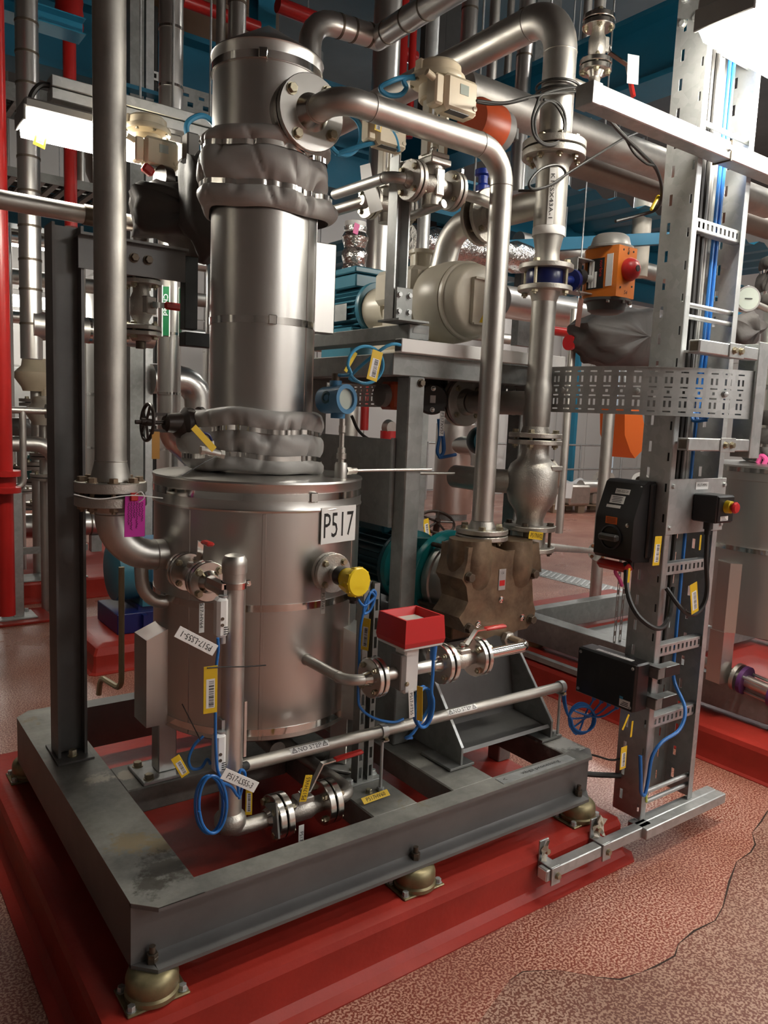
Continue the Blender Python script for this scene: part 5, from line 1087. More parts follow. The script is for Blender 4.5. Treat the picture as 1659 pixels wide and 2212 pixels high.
# ------------------------------------------------------------------ blower table behind the vessel
tb = thing('equipment_table', 'galvanised steel table frame carrying the cream blower', 'frame', (2.0, 2.6, ZT))
for x, y in ((1.685, 2.165), (1.69, 2.82), (2.312, 2.24), (2.312, 2.9)): part('post', MB().bx(x - .035, x + .035, y - .035, y + .035, ZT + .002 if x < 2.3 else ZP, 1.735, .004), galvd, tb)
part('beam', MB().bx(1.58, 2.42, 2.135, 2.205, 1.735, 1.81, .003), galvd, tb)
part('beam', MB().bx(1.58, 1.65, 2.206, 3.05, 1.735, 1.81, .003), galvd, tb); part('beam', MB().bx(2.35, 2.42, 2.206, 3.35, 1.735, 1.81, .003), galvd, tb); part('beam', MB().bx(1.651, 2.349, 3.0, 3.05, 1.735, 1.81, .003), galvd, tb)
part('channel_beam', MB().bx(1.655, 1.745, 2.15, 3.02, 1.862, 1.915, .003), galvd, tb)
part('top_sheet', MB().bx(1.66, 2.42, 2.206, 3.4, 1.812, 1.818), galvd, tb)
part('stop_label', MB().bx(1.67, 1.73, 2.1485, 2.15, 1.885, 1.90), greyc, tb)
bolt(tb, (1.70, 2.129, 1.715), (0, -1, 0), .012, .01, boltdark)
part('splash_plate', MB().bx(1.636, 1.64, 2.2, 2.80, 1.20, 1.515), galvd, tb); part('plate_edge', MB().bx(1.634, 1.648, 2.19, 2.2, 1.20, 1.52), galv, tb)
up_ = thing('bracket_post', 'galvanised channel post with bolted foot on the table channel beam', 'post', (1.61, 2.19, 1.92))
part('channel', MB().bx(1.588, 1.594, 2.16, 2.21, 1.925, 2.455).bx(1.594, 1.645, 2.205, 2.21, 1.925, 2.455).bx(1.64, 1.645, 2.16, 2.205, 1.925, 2.455), galv, up_)
ft = at(850, 675, Y=2.15); part('foot_bracket', MB().bx(1.59, 1.66, 2.145, 2.155, 1.92, 2.03, .002).bx(1.57, 1.70, 2.10, 2.22, 1.9155, 1.922), galvd, up_)
for dx_, dz in ((.012, .03), (.055, .03), (.012, .085), (.055, .085)): bolt(up_, (1.59 + dx_, 2.145, 1.92 + dz), (0, -1, 0), .009, .007, galv)
tr = thing('cable_trunking', 'white fronted cable trunking along the table edge', 'trunking', (2.0, 2.11, 1.82))
part('trunking', MB().bx(1.582, 2.395, 2.092, 2.132, 1.8105, 1.856, .002), white, tr); part('end_opening_shade', MB().bx(1.580, 1.582, 2.096, 2.128, 1.815, 1.852), ink, tr)  # black slab at the end paints the shade inside the trunking
# blower
bX, bZ = 2.075, 2.055
bl = thing('cream_blower', 'cream enamel blower with round front cover and warning label', 'blower', (bX, 2.4, 1.82))
part('front_cover', MB().lathe((bX, 2.335, bZ), (0, -1, 0), [(0, 0), (.146, 0), (.150, .004), (.150, .018), (.142, .022), (.138, .05), (.13, .07), (.118, .08), (.03, .084), (0, .084)], 56), cream, bl)
part('volute', MB().lathe((bX, 2.52, bZ), (0, -1, 0), [(0, 0), (.13, 0), (.155, .03), (.160, .10), (.156, .16), (.150, .182), (0, .182)], 56), cream, bl)
part('gearcase', MB().bx(bX - .14, bX + .1, 2.50, 2.78, 2.06, 2.20, .02).bx(bX - .12, bX + .11, 2.50, 2.76, 1.86, 2.07, .03), cream, bl)
part('cast_foot', MB().bx(bX - .15, bX + .15, 2.40, 2.75, 1.818, 1.87, .01), cream, bl)
for a in (.5, 1.6, 2.6, 3.9, 5.0): bolt(bl, (bX + .133 * math.cos(a), 2.315, bZ + .133 * math.sin(a)), (0, -1, 0), .008, .006, boltm)
gd = part('guard_panel', MB().bx(bX - .055, bX + .02, 2.235, 2.238, bZ - .095, bZ + .075, .001).bx(bX - .055, bX - .052, 2.238, 2.252, bZ - .095, bZ + .075).bx(bX - .055, bX + .05, 2.225, 2.238, bZ + .068, bZ + .075).bx(bX - .055, bX + .05, 2.225, 2.238, bZ - .1, bZ - .094), cream, bl)
part('warning_triangle', MB().prism([(bX - .02, 2.2335, bZ - .09), (bX + .03, 2.2335, bZ - .09), (bX + .005, 2.2335, bZ - .045)], (0, .001, 0)), yellow, gd)
rd = part('red_label', MB().bx(bX + .085, bX + .118, 2.25, 2.2515, bZ - .09, bZ - .035), mat('pale_red_label', (.7, .12, .07), 0, .5), bl)
for j in range(4): part('print_line', MB().bx(bX + .088, bX + .115, 2.2494, 2.25, bZ - .083 + .012 * j, bZ - .08 + .012 * j), ink, rd)
nk = at(912, 590, Y=2.66); part('inlet_neck', MB().lathe((nk.x, 2.66, 2.20), (0, 0, 1), [(0, 0), (.05, 0), (.05, .075), (.06, .08), (.06, .095), (0, .095)], 28), cream, bl)
for a in range(4): part('stud', MB().cyl((nk.x + .054 * math.cos(a * 1.57 + .4), 2.66 + .054 * math.sin(a * 1.57 + .4), 2.2), (nk.x + .054 * math.cos(a * 1.57 + .4), 2.66 + .054 * math.sin(a * 1.57 + .4), 2.295), .006, n=8), cream, bl)
part('inlet_flange', MB().lathe((bX + .03, 2.51, 2.19), (0, 0, 1), [(0, 0), (.075, 0), (.075, .014), (0, .014)], 32), cast, bl)
co_ = thing('coupling_housing', 'cream ribbed coupling housing between blower and blue motor', 'coupling', (bX, 2.86, 1.95))
part('housing', MB().lathe((bX, 2.78, bZ + .01), (0, 1, 0), [(0, 0), (.10, 0), (.10, .015), (.075, .03), (.085, .12), (.10, .14), (0, .14)], 32), cream, co_)
part('foot', MB().bx(bX - .05, bX + .05, 2.8, 2.9, 1.818, 1.99), cream, co_)
bm_ = thing('blower_motor', 'steel blue finned motor with terminal box driving the cream blower', 'motor', (bX, 3.15, 1.93))
c = V((bX, 2.925, bZ + .02)); part('frame', MB().lathe(c, (0, 1, 0), [(0, 0), (.115, 0), (.118, .005), (.118, .025), (.09, .035), (.09, .36), (0, .36)], 36), motorblue, bm_)
for k in range(26):
    a = 2 * PI * k / 26; q = V((math.cos(a), 0, math.sin(a))); s = V((-q.z, 0, q.x)); part('fin', MB().prism([c + q * .086 - s * .002 + V((0, .04, 0)), c + q * .112 - s * .0015 + V((0, .04, 0)), c + q * .112 - s * .0015 + V((0, .35, 0)), c + q * .086 - s * .002 + V((0, .35, 0))], s * .004), motorblue, bm_)
part('fan_cowl', MB().lathe(c + V((0, .355, 0)), (0, 1, 0), [(0, 0), (.116, 0), (.116, .07), (.10, .09), (0, .09)], 36), motorblue, bm_)
part('terminal_box', MB().bx(c.x - .09, c.x + .08, 2.99, 3.2, c.z + .095, c.z + .155, .006).bx(c.x - .10, c.x + .09, 2.98, 3.21, c.z + .157, c.z + .185, .005), motorblue, bm_)
part('rating_plate', MB().bx(c.x - .1155, c.x - .1135, 3.02, 3.12, c.z - .055, c.z + .02), galv, bm_)
part('foot', MB().bx(c.x - .11, c.x + .11, 2.98, 3.24, 1.818, c.z - .085, .005), motorblue, bm_)
# inlet elbow from the upper discharge branch to the blower
el = thing('blower_inlet_elbow', 'stainless elbow with dark butterfly flanges leading down into the blower', 'pipe', (2.11, 2.5, 2.2))
elbow_pipe(el, [(dx, 2.41, 2.385), (dx - .01, 2.52, 2.385), (bX + .03, 2.53, 2.20)], .052, .11, pipem, 'elbow', 28, 12, False)
joint(el, (dx, 2.335, 2.385), (0, 1, 0), .105, .018, .035, 4, cast, (.058, .053, .02), (.058, .053, .02), .012)
part('wafer', MB().lathe((dx, 2.32, 2.385), (0, 1, 0), [(0, 0), (.075, 0), (.075, .032), (0, .032)], 28), darkvalve, el)
# lower branch valve with tag
xv = thing('actuated_valve', 'dark capped valve on the lower discharge branch with tag P517XV57', 'valve', (2.13, 2.55, 1.6))
part('body', MB().lathe((dx - .01, 2.43, 1.665), (0, 1, 0), [(0, 0), (.07, 0), (.07, .05), (.045, .07), (.045, .16), (0, .16)], 28), darkvalve, xv)
part('cap', MB().lathe((dx - .13, 2.46, 1.67), (-.55, -.83, 0), [(0, 0), (.062, 0), (.062, .05), (.055, .06), (0, .06)], 32), darkgrey, xv)
part('neck', MB().cyl((dx - .13, 2.46, 1.67), (dx - .02, 2.46, 1.67), .03, n=18), darkvalve, xv)
cf = V((dx - .13, 2.46, 1.67)) + V((-.55, -.83, 0)).normalized() * .0605; part('label', MB().box(cf, (.022, .002, .03), Matrix.Rotation(-.585, 3, 'Z'), .0005), paper, xv)
for dz in (.042, -.042): bolt(xv, cf + V((0, 0, dz)), (-.55, -.83, 0), .008, .005, chrome)
part('riser', MB().cyl((dx - .06, 2.52, 1.70), (dx - .06, 2.52, 1.80), .05, n=24), darkvalve, xv)
tag('white tag reading P517XV57 hanging below the dark capped valve', at(955, 915, Y=2.36), (0, 0, -1), (1, 0, .0), .098, .024, paper, 'P517XV57', .014, name='name_tag', twid=.085)
ra = thing('red_actuator', 'orange red valve actuator half hidden behind the table post', 'actuator', (1.9, 2.5, 1.55)); p = at(846, 855, Y=2.5)
part('body', MB().box((p.x + .03, 2.5, p.z), (.12, .09, .11), None, .012), orangered, ra); part('end', MB().lathe((p.x - .03, 2.5, p.z), (-1, 0, 0), [(0, 0), (.045, 0), (.045, .03), (.03, .04), (0, .04)], 24), midgrey, ra)
part('knob', MB().lathe((p.x + .04, 2.455, p.z - .005), (0, -1, 0), [(0, 0), (.03, 0), (.026, .012), (0, .02)], 24), orangered, ra)
cable('sensor_cable', 'blue cable bundle hanging below the dark capped valve', [at(*p, Y=2.42) for p in ((948, 905), (950, 940), (945, 975), (952, 985), (960, 970), (956, 930), (958, 975), (950, 988), (985, 982))], .007, bluec)
ti = thing('round_instrument', 'dark teal round instrument head behind the suction pipe', 'instrument', (2.3, 2.6, 1.45)); p = at(1040, 952, Y=2.5)
part('head', MB().lathe((p.x, 2.5, p.z), (-.3, -1, 0), [(0, -.03), (.058, -.03), (.062, -.02), (.062, .03), (.055, .04), (0, .042)], 32), navyteal, ti); part('stem', MB().cyl((p.x, 2.5, p.z), (p.x, 2.5, p.z - .12), .018, n=12), cast, ti)
# impulse lines
nx, ny = 1.385, 2.135
pt_ = thing('pressure_transmitter', 'blue pressure transmitter with round display on the vessel lid', 'transmitter', (nx, ny, ZV1 + .005))
part('socket', MB().lathe((nx, ny, ZV1 + .004), (0, 0, 1), [(0, 0), (.021, 0), (.021, .042), (.018, .05), (0, .05)], 24), pipem, pt_)
part('stem', MB().lathe((nx, ny, ZV1 + .05), (0, 0, 1), [(0, 0), (.010, 0), (.010, .015), (.016, .016), (.016, .034), (.013, .036), (.013, .05), (.008, .055), (.008, .10), (.012, .102), (.012, .125), (0, .125)], 12), cast, pt_)
hz = at(765, 865, Y=2.10).z
hx = nx + .0; hb = part('housing', MB().lathe((hx - .018, ny + .03, hz), (.22, -1, .06), [(0, -.045), (.042, -.045), (.044, -.038), (.044, .02), (.047, .022), (.047, .05), (0, .05)], 36).cyl((hx, ny + .03, hz - .06), (hx, ny + .03, hz), .024, n=20).cyl((hx - .012, ny + .03, hz), (hx - .012, ny + .03, hz + .062), .018, .020, n=20).cyl((hx - .02, ny + .02, hz), (hx - .058, ny + .012, hz + .006), .020, n=20), bluebox, pt_)
fd = V((.22, -1, .06)).normalized(); fc = V((hx - .018, ny + .03, hz)) + fd * .049
part('bezel', MB().ring(fc, fd, .048, .034, .012, 40), bluebox, hb); part('display', MB().lathe(fc + fd * .0015, fd, [(0, 0), (.034, 0), (.034, .001), (0, .001)], 32), glass, hb)
part('side_plug', MB().lathe((hx - .058, ny + .012, hz + .006), (-1, -.2, .1), [(.020, 0), (.021, .002), (.014, .004), (.006, -.004), (0, -.004)], 20), navyteal, hb)
part('gland', MB().cyl((hx - .012, ny + .03, hz + .062), (hx - .012, ny + .03, hz + .085), .014, n=12), boltdark, pt_)
part('lead', MB().tube([(hx, ny, hz - .06), (hx, ny, ZV1 + .17)], .009, 10), cast, pt_)
tag('yellow sleeve reading H on the transmitter cable', at(758, 782, Y=2.13), (1, 0, 1.6), (-1.6, 0, 1), .075, .013, yellow, name='cable_marker')
lp = [(hx - .012, ny + .03, hz + .08)] + [at(790 + 38 * math.cos(a), 788 + 40 * math.sin(a), Y=2.10 + .003 * i) for i, a in enumerate([2.6 + .5 * k for k in range(26)])] + [at(835, 748, Y=2.09), (1.60, 2.105, 1.834)]
cable('sensor_cable', 'light blue cable coiled above the pressure transmitter', lp, .0055, cyanc, k=4)
tag('yellow barcode tag hanging in the light blue cable coil', at(810, 790, Y=2.085), (1, 0, -.22), (.12, 0, 1), .042, .098, bar=True)
cable('impulse_line', 'thin steel tube running from the lid socket past the table post', [(nx + .02, ny, ZV1 + .026), (nx + .12, ny, ZV1 + .027), (1.75, 2.11, ZV1 + .03)], .0055, pipem, 'tube'); part('fitting', MB().hexa((nx + .02, ny, ZV1 + .026), (1, 0, 0), .014, .018).cyl((nx + .038, ny, ZV1 + .026), (nx + .06, ny, ZV1 + .026), .011, n=12), cast, pt_)
cable('impulse_line', 'second thin steel tube between table post and check valve', [(1.75, 2.3, 1.385), (2.06, 2.25, 1.385)], .006, pipem, 'tube', k=1)
cable('signal_cable', 'black cable sagging behind the pressure transmitter', [at(*p, Y=2.45) for p in ((760, 898), (775, 930), (800, 950), (840, 962), (870, 965))], .006, blackc)
# ------------------------------------------------------------------ control valves right of the column
def control_valve(label, c, s=1.0, tall=.22, box=None, group=None, body=True, ang=0.0, mt=beige):
    """globe valve with yoke, round actuator head and positioner box; c = pipe axis"""
    c = V(c); t = thing('control_valve', label, 'valve', c, group); z1 = c.z + tall * s
    if body:
        part('body', MB().lathe(c - V((.075 * s, 0, 0)), (1, 0, 0), [(0, 0), (.026 * s, 0), (.028 * s, .03 * s), (.042 * s, .06 * s), (.042 * s, .09 * s), (.028 * s, .12 * s), (.026 * s, .15 * s), (0, .15 * s)], 24).cyl(c - V((0, 0, .065 * s)), c + V((0, 0, .06 * s)), .034 * s, n=20), cast, t)
        part('bonnet', MB().box(c + V((0, 0, .07 * s)), (.085 * s, .085 * s, .02 * s), None, .003).box(c + V((0, 0, .09 * s)), (.075 * s, .075 * s, .016 * s), None, .003), cast, t)
        part('body_plate', MB().box(c + V((0, -.036 * s, .005 * s)), (.035 * s, .012 * s, .085 * s), None, .003), cast, t)
        for sg in (-1, 1): joint(t, c + V((.085 * s * sg, 0, 0)), (sg, 0, 0), .064 * s, .015 * s, .004, 4, cast, None, (.028 * s, .018 * s, .02 * s), .009 * s, PI / 4)
    for sg in (-1, 1): part('yoke', MB().bx(c.x + sg * .036 * s - .007 * s, c.x + sg * .036 * s + .007 * s, c.y - .018 * s, c.y + .018 * s, c.z + .09 * s, z1, .002), mt if mt is not beige else cream, t)
    part('stem', MB().cyl(c + V((0, 0, .08 * s)), (c.x, c.y, z1), .008 * s, n=12).hexa(c + V((0, 0, .12 * s)), (0, 0, 1), .015 * s, .02 * s), pipem, t)
    part('actuator_head', MB().lathe((c.x, c.y, z1), (0, 0, 1), [(0, 0), (.055 * s, 0), (.06 * s, .005 * s), (.06 * s, .045 * s), (.09 * s, .055 * s), (.092 * s, .06 * s), (.092 * s, .07 * s), (.09 * s, .075 * s), (.078 * s, .08 * s), (.076 * s, .105 * s), (.065 * s, .115 * s), (0, .118 * s)], 40), mt, t)
    part('head_key', MB().bx(c.x - .085 * s, c.x - .05 * s, c.y - .015 * s, c.y + .015 * s, z1 + .07 * s, z1 + .112 * s, .004), mt, t)
    for k in range(8): a = 2 * PI * k / 8; bolt(t, (c.x + .083 * s * math.cos(a), c.y + .083 * s * math.sin(a), z1 + .054 * s), (0, 0, -1), .006 * s, .006 * s, boltm)
    if box:
        b0 = V(box); pb_ = part('positioner', MB().box(b0, (.135 * s, .07 * s, .11 * s), None, .012), mt, t)
        part('display', MB().box(b0 + V((.005 * s, -.0355 * s, .015 * s)), (.035 * s, .002, .03 * s)), glass, pb_); part('screw', MB().cyl(b0 + V((.052 * s, -.035 * s, -.03 * s)), b0 + V((.052 * s, -.0375 * s, -.03 * s)), .008 * s, n=14), mt, pb_)
        part('gland_block', MB().box(b0 + V((-.085 * s, 0, 0)), (.035 * s, .05 * s, .09 * s), None, .006).cyl(b0 + V((-.1 * s, -.01, .03 * s)), b0 + V((-.13 * s, -.01, .04 * s)), .011 * s, n=12), mt, pb_)
        part('name_strip', MB().box(b0 + V((-.01 * s, -.02 * s, -.0555 * s)), (.08 * s, .03 * s, .002)), darkgrey, pb_)
    return t
q = at(935, 402, Y=2.09)
cv1 = control_valve('beige control valve with positioner box above the stainless globe body', q, 1.0, .262, at(985, 212, Y=2.0))
part('body_marking', MB().box(q + V((0, -.0425, 0)), (.02, .001, .06)), pipedull, cv1)
ln = thing('feed_line', 'slim stainless pipe bending from behind the column to the control valve', 'pipe', q)
elbow_pipe(ln, [at(725, 420, Y=2.62), (q.x - .165, 2.09, q.z + .0), (q.x - .10, 2.09, q.z)], .0185, .05, pipem, 'pipe', 20, 10)
elbow_pipe(ln, [(q.x + .11, 2.09, q.z), (q.x + .20, 2.09, q.z), (q.x + .33, 2.12, q.z)], .0185, .05, pipem, 'pipe', 20, 6, False)
part('return_pipe', MB().tube([at(885, 468, Y=2.2), at(960, 440, Y=2.05)], .014, 16), pipem, ln)
q2 = at(838, 445, Y=2.55)
cv2 = control_valve('second beige control valve half hidden behind the bright suction pipe', q2, 1.0, .235, at(838, 290, Y=2.45))
part('paper_wrap', MB().grid([[at(*p, Y=2.40) for p in ((778, 358), (800, 352))], [at(*p, Y=2.38) for p in ((782, 400), (806, 392))], [at(*p, Y=2.39) for p in ((792, 430), (818, 420))], [at(*p, Y=2.37) for p in ((800, 462), (828, 452))]]), paper, None, 'crumpled white paper wrap hanging on the second control valve', 'paper')
tag('yellow barcode tag on the second control valve positioner', at(818, 268, Y=2.408), (1, 0, -.1), (0, 0, 1), .03, .05, bar=True)
elbow_pipe(ln, [at(735, 455, Y=2.7), (q2.x - .11, 2.55, q2.z)], .02, .05, pipem, 'pipe', 18, 4, False) if False else part('pipe_behind', MB().tube([at(725, 455, Y=2.72), (q2.x - .1, 2.55, q2.z)], .022, 18), pipem, cv2)
cable('signal_cable', 'light blue cable bow joining the first control valve positioner', [at(*p, Y=2.1) for p in ((925, 163), (900, 168), (870, 168), (845, 176), (822, 190), (838, 205), (865, 205), (878, 190), (872, 172), (895, 165))], .008, cyanc)
cable('signal_cable', 'light blue cable coil hanging beside the column flange', [at(745 + 36 * math.cos(a), 290 + 45 * math.sin(a), Y=2.5) for a in [-1.2 + .45 * k for k in range(22)]] + [at(*p, Y=2.45) for p in ((800, 310), (838, 306), (862, 325))], .009, cyanc, k=4)
cable('signal_cable', 'light blue cable arching down to the bracket post', [at(*p, Y=2.42) for p in ((826, 262), (845, 280), (856, 300), (862, 328))], .007, cyanc)
cable('signal_cable', 'black cable running from the first positioner towards the riser', [at(*p, Y=2.0) for p in ((1032, 220), (1060, 224), (1100, 222), (1140, 212))], .006, blackc)
# orange red actuator behind
oa2 = thing('pneumatic_actuator', 'orange red actuator with grey end cap behind the suction pipe', 'actuator', (2.2, 2.6, 2.6)); p = at(1065, 275, Y=2.55)
part('body', MB().lathe(p - V((.12, 0, 0)), (1, .1, 0), [(0, 0), (.085, 0), (.095, .02), (.095, .14), (0, .14)], 32), orangered, oa2); part('end_cap', MB().lathe(p + V((.02, .014, 0)), (1, .1, 0), [(0, 0), (.088, 0), (.085, .05), (.06, .07), (0, .072)], 32), midgrey, oa2); part('strap', MB().box(p + V((.09, -.03, -.02)), (.02, .06, .05), None, .004), darkgrey, oa2)
bv2 = thing('small_valve', 'small bright blue valve below the orange red actuator', 'valve', (2.2, 2.6, 2.4)); p = at(1044, 392, Y=2.55)
part('body', MB().lathe(p - V((0, 0, .05)), (0, 0, 1), [(0, 0), (.03, 0), (.03, .03), (.02, .04), (.02, .07), (.036, .075), (.036, .095), (0, .095)], 24), mat('bright_blue_enamel', (.01, .03, .25), 0, .35), bv2); part('flange', MB().lathe(p - V((0, 0, .085)), (0, 0, 1), [(0, 0), (.06, 0), (.06, .02), (.03, .035), (0, .035)], 28), cream, bv2)
# ------------------------------------------------------------------ surroundings
C0 = V((0, 0, CAMZ))
def dep(p): return (V(p) - C0).dot(_f)
def rpx(d, p): return d / 2 * dep(p) / FPX
def vpipe(label, x, y0, y1, Y, dpx, mt=jacket, by=(), name='insulated_pipe', cat='pipe', group=None, bw=.012, bm=boltdark, top=None, bot=None):
    p = at(x, (max(y0, 0) + y1) / 2, Y=Y); r = rpx(dpx, p); z1 = at(x, y0, Y=Y).z if top is None else top; z0 = at(x, y1, Y=Y).z if bot is None else bot
    t = thing(name, label, cat, (p.x, Y, z0), group)
    part('cladding' if mt is jacket else 'pipe', MB().cyl((p.x, Y, z0), (p.x, Y, z1), r, n=32), mt, t)
    for y in by: z = at(x, y, Y=Y).z; part('band', MB().ring((p.x, Y, z - bw / 2), (0, 0, 1), r + .003, r - .001, bw, 32), bm, t)
    return t, V((p.x, Y, 0)), r
def hpipe(label, a, b, Y, dpx, mt=pipem, name='pipe_run', axis='X', bts=(), x1=None, group=None, hang=True):
    p = at(*a, Y=Y) if axis == 'X' else at(*a, X=Y); q = at(*b, Y=Y) if axis == 'X' else at(*b, X=Y); r = rpx(dpx, (p + q) / 2)
    q = V((x1 if x1 is not None else q.x, Y, p.z)) if axis == 'X' else V((Y, x1 if x1 is not None else q.y, p.z))
    t = thing(name, label, 'pipe', (p + q) / 2, group); part('cladding' if mt is jacket else 'pipe', MB().cyl(p, q, r, n=32), mt, t)
    bands(t, p, q, r, bts, .016, boltdark)
    if p.z > 1.75 and hang:
        for f in (.2, .8): h_ = p.lerp(q, f); part('hanger', MB().cyl(h_ + V((0, 0, r)), (h_.x, h_.y, ZC), .006, n=6), galv, t)
    return t, p, q, r
def beam(label, p, q, w, h, mt=bluebeam, name='steel_beam', cat='beam', I=True):
    p, q = V(p), V(q); d = (q - p).normalized(); s = V((0, 0, 1)).cross(d).normalized() if abs(d.z) < .9 else V((1, 0, 0)); u = d.cross(s); L = (q - p).length; R = Matrix((d, s, u)).transposed(); c = (p + q) / 2; m = MB()
    if I: m.box(c, (L, w * .12, h), R).box(c + u * (h / 2), (L, w, h * .08), R).box(c - u * (h / 2), (L, w, h * .08), R)
    else: m.box(c, (L, w, h), R, .003)
    return part(name, m, mt, None, label, cat)
# ---- left edge
t, p, r = vpipe('red sprinkler riser with grooved coupling at the left edge', 2, -60, 1330, 4.6, 36, redpipe, name='red_pipe')
zc_ = at(6, 1040, Y=4.6).z; part('coupling', MB().lathe((p.x, p.y, zc_ - .06), (0, 0, 1), [(r, 0), (r * 1.9, .0), (r * 1.9, .03), (r * 1.35, .035), (r * 1.35, .085), (r * 1.9, .09), (r * 1.9, .12), (r, .12)], 32), redpipe, t)
t, p, r = vpipe('banded stainless clad riser ending in a horizontal tee', 63, -60, 775, 4.9, 46, jacket, (52, 118, 185, 268, 342, 415, 490, 562, 626, 700))
z = at(63, 702, Y=4.9).z; e = at(330, 720, Y=4.9); part('tee_branch', MB().cyl((p.x, p.y, z), (e.x, 4.9, z), r * 1.25, n=32), jacket, t); part('tee_collar', MB().cyl((p.x, p.y, z), (p.x + r * 1.7, 4.9, z), r * 1.45, r * 1.3, n=32), jacket, t)
bands(t, (p.x, p.y, z), (e.x, 4.9, z), r * 1.25, (.45, .75), .015)
t, p, r = vpipe('slim red pipe behind the tagged luminaire', 152, 60, 490, 5.4, 27, redpipe, name='red_pipe'); z = at(152, 30, Y=5.4).z
part('expansion_sleeve', MB().lathe((p.x, p.y, z - .12), (0, 0, 1), [(r, 0)] + [(r * (2.0 + .16 * (i % 2)), .02 + .035 * i) for i in range(16)] + [(r, .6)], 24), redpipe, t)
part('pipe_upper', MB().cyl((p.x, p.y, at(152, 62, Y=5.4).z - .05), (p.x, p.y, ZC), r, n=20), redpipe, t)
a = at(-40, -8, Y=5.1); b = at(178, 58, Y=5.1); beam('light blue flange beam crossing the banded riser', (a.x, 5.1, a.z - .02), (b.x, 5.1, a.z - .02), .16, .085, bluedeck)
t, p, q, r = hpipe('plain stainless pipe crossing in front of the banded riser', (-60, 420), (186, 456), 3.2, 40, pipem, hang=False)
part('coupling', MB().cyl(q - V((.01, 0, 0)), q + V((.07, 0, 0)), r * 1.12, n=28), boltdark, t); part('stub', MB().cyl(q, q + V((.5, 0, 0)), r * .9, n=24), pipem, t)
def ladder(label, a, b, Y, w, n, dz=.06, mt=galvd):
    p, q = at(*a, Y=Y), at(*b, Y=Y); z = p.z; t = thing('ladder_tray', label, 'cable tray', (p + q) / 2)
    for s in (0, 1): part('rail', MB().bx(p.x, q.x, Y + s * w - .006, Y + s * w + .006, z, z + dz), mt, t)
    for i in range(n): x = p.x + (q.x - p.x) * (i + .5) / n; part('rung', MB().bx(x - .02, x + .02, Y + .006, Y + w - .006, z + .005, z + .025), mt, t)
    for i in range(4): part('cable', MB().cyl((p.x, Y + w * (.2 + .18 * i), z + .04), (q.x, Y + w * (.2 + .18 * i), z + .04), .016, n=8), blackc, t)
    return t
ladder('grey ladder tray overhead behind the tagged luminaire', (-80, 360), (330, 425), 5.8, .9, 14)
ladder('galvanised ladder tray high behind the slim red pipe', (-80, 190), (620, 330), 6.25, .4, 18, .12)
beam('dark blue roof beam high behind the inlet pipe', at(-80, 20, Y=6.4), V((at(900, 250, Y=6.4).x, 6.4, at(-80, 20, Y=6.4).z)), .3, .5)
beam('blue floor beam behind the slim red pipe', at(-60, 430, Y=8.75), V((at(520, 500, Y=8.75).x, 8.75, at(-60, 430, Y=8.75).z)), .25, .35)
# valve group and stands on the left
def small_assembly(label, x, ys, Y, s, mt=beige, group=None):
    """stack of flanged fittings on a pipe with an actuator on top"""
    p = at(x, ys[-1], Y=Y); ztop = at(x, ys[0], Y=Y).z; t = thing('control_valve', label, 'valve', p, group)
    part('riser', MB().cyl((p.x, Y, 0), (p.x, Y, ztop - .2 * s), .045 * s, n=16), pipem, t)
    part('actuator', MB().lathe((p.x, Y, ztop - .25 * s), (0, 0, 1), [(0, 0), (.10 * s, 0), (.11 * s, .03 * s), (.16 * s, .1 * s), (.16 * s, .15 * s), (.11 * s, .2 * s), (.10 * s, .26 * s), (0, .27 * s)], 24).box((p.x + .12 * s, Y - .05, ztop - .3 * s), (.2 * s, .12 * s, .18 * s), None, .02 * s), mt, t)
    for y in ys[1:-1]:
        z = at(x, y, Y=Y).z; part('flange', MB().lathe((p.x, Y, z - .03 * s), (0, 0, 1), [(0, 0), (.13 * s, 0), (.13 * s, .025 * s), (.08 * s, .03 * s), (.13 * s, .035 * s), (.13 * s, .06 * s), (0, .06 * s)], 24), cast, t)
        for k in range(4): bolt(t, (p.x + .1 * s * math.cos(k * 1.57 + .6), Y + .1 * s * math.sin(k * 1.57 + .6), z + .03 * s), (0, 0, 1), .015 * s, .015 * s, boltm)
    return t
small_assembly('beige headed valve stack behind the red riser', 82, (778, 870, 960, 1005, 1060), 6.8, 1.0)
small_assembly('third valve stack with beige head between riser and post', 108, (800, 905, 1000, 1080), 7.6, .8)
small_assembly('dark headed valve stack low behind the red riser', 48, (905, 1010, 1060, 1120), 7.2, .7, midgrey)
small_assembly('teal headed pump stack low behind the steel post', 84, (985, 1040, 1090, 1130), 8.1, .9, teal)
small_assembly('second valve stack with cream head left of the steel post', 98, (860, 985, 1030, 1090), 6.2, .8, cream)
t, p, q, r = hpipe('thin stainless pipe with flanges crossing behind the steel post', (-30, 884), (112, 890), 5.2, 14, pipem, x1=at(118, 886, Y=5.2).x)
for f in (.28, .92, 1.02): part('flange', MB().lathe(p + (q - p) * f - V((.02, 0, 0)), (1, 0, 0), [(0, 0), (.045, 0), (.045, .018), (.026, .02), (.045, .022), (.045, .04), (0, .04)], 24), cast, t)
part('drop', MB().tube(fillet([p + (q - p) * .52, p + (q - p) * .52 - V((0, 0, .48)), p + (q - p) * .52 - V((.3, 0, .50))], .06), .02, 14), pipem, t)
t, p, q, r = hpipe('thick stainless pipe elbow behind the steel post', (-30, 958), (70, 960), 6.0, 34, pipem); part('elbow', MB().tube(fillet([q, q + V((.16, 0, 0)), q + V((.16, 0, -1.25))], .15, 10), r, 24), pipem, t)
t, p, q, r = hpipe('fat foil bright duct low behind the stands', (-20, 1140), (320, 1150), 7.9, 52, jacket, bts=(.25, .4, .6)); part('support', MB().bx(p.x + .9, p.x + 1.0, 7.85, 7.95, 0, p.z - r), galvd, t)
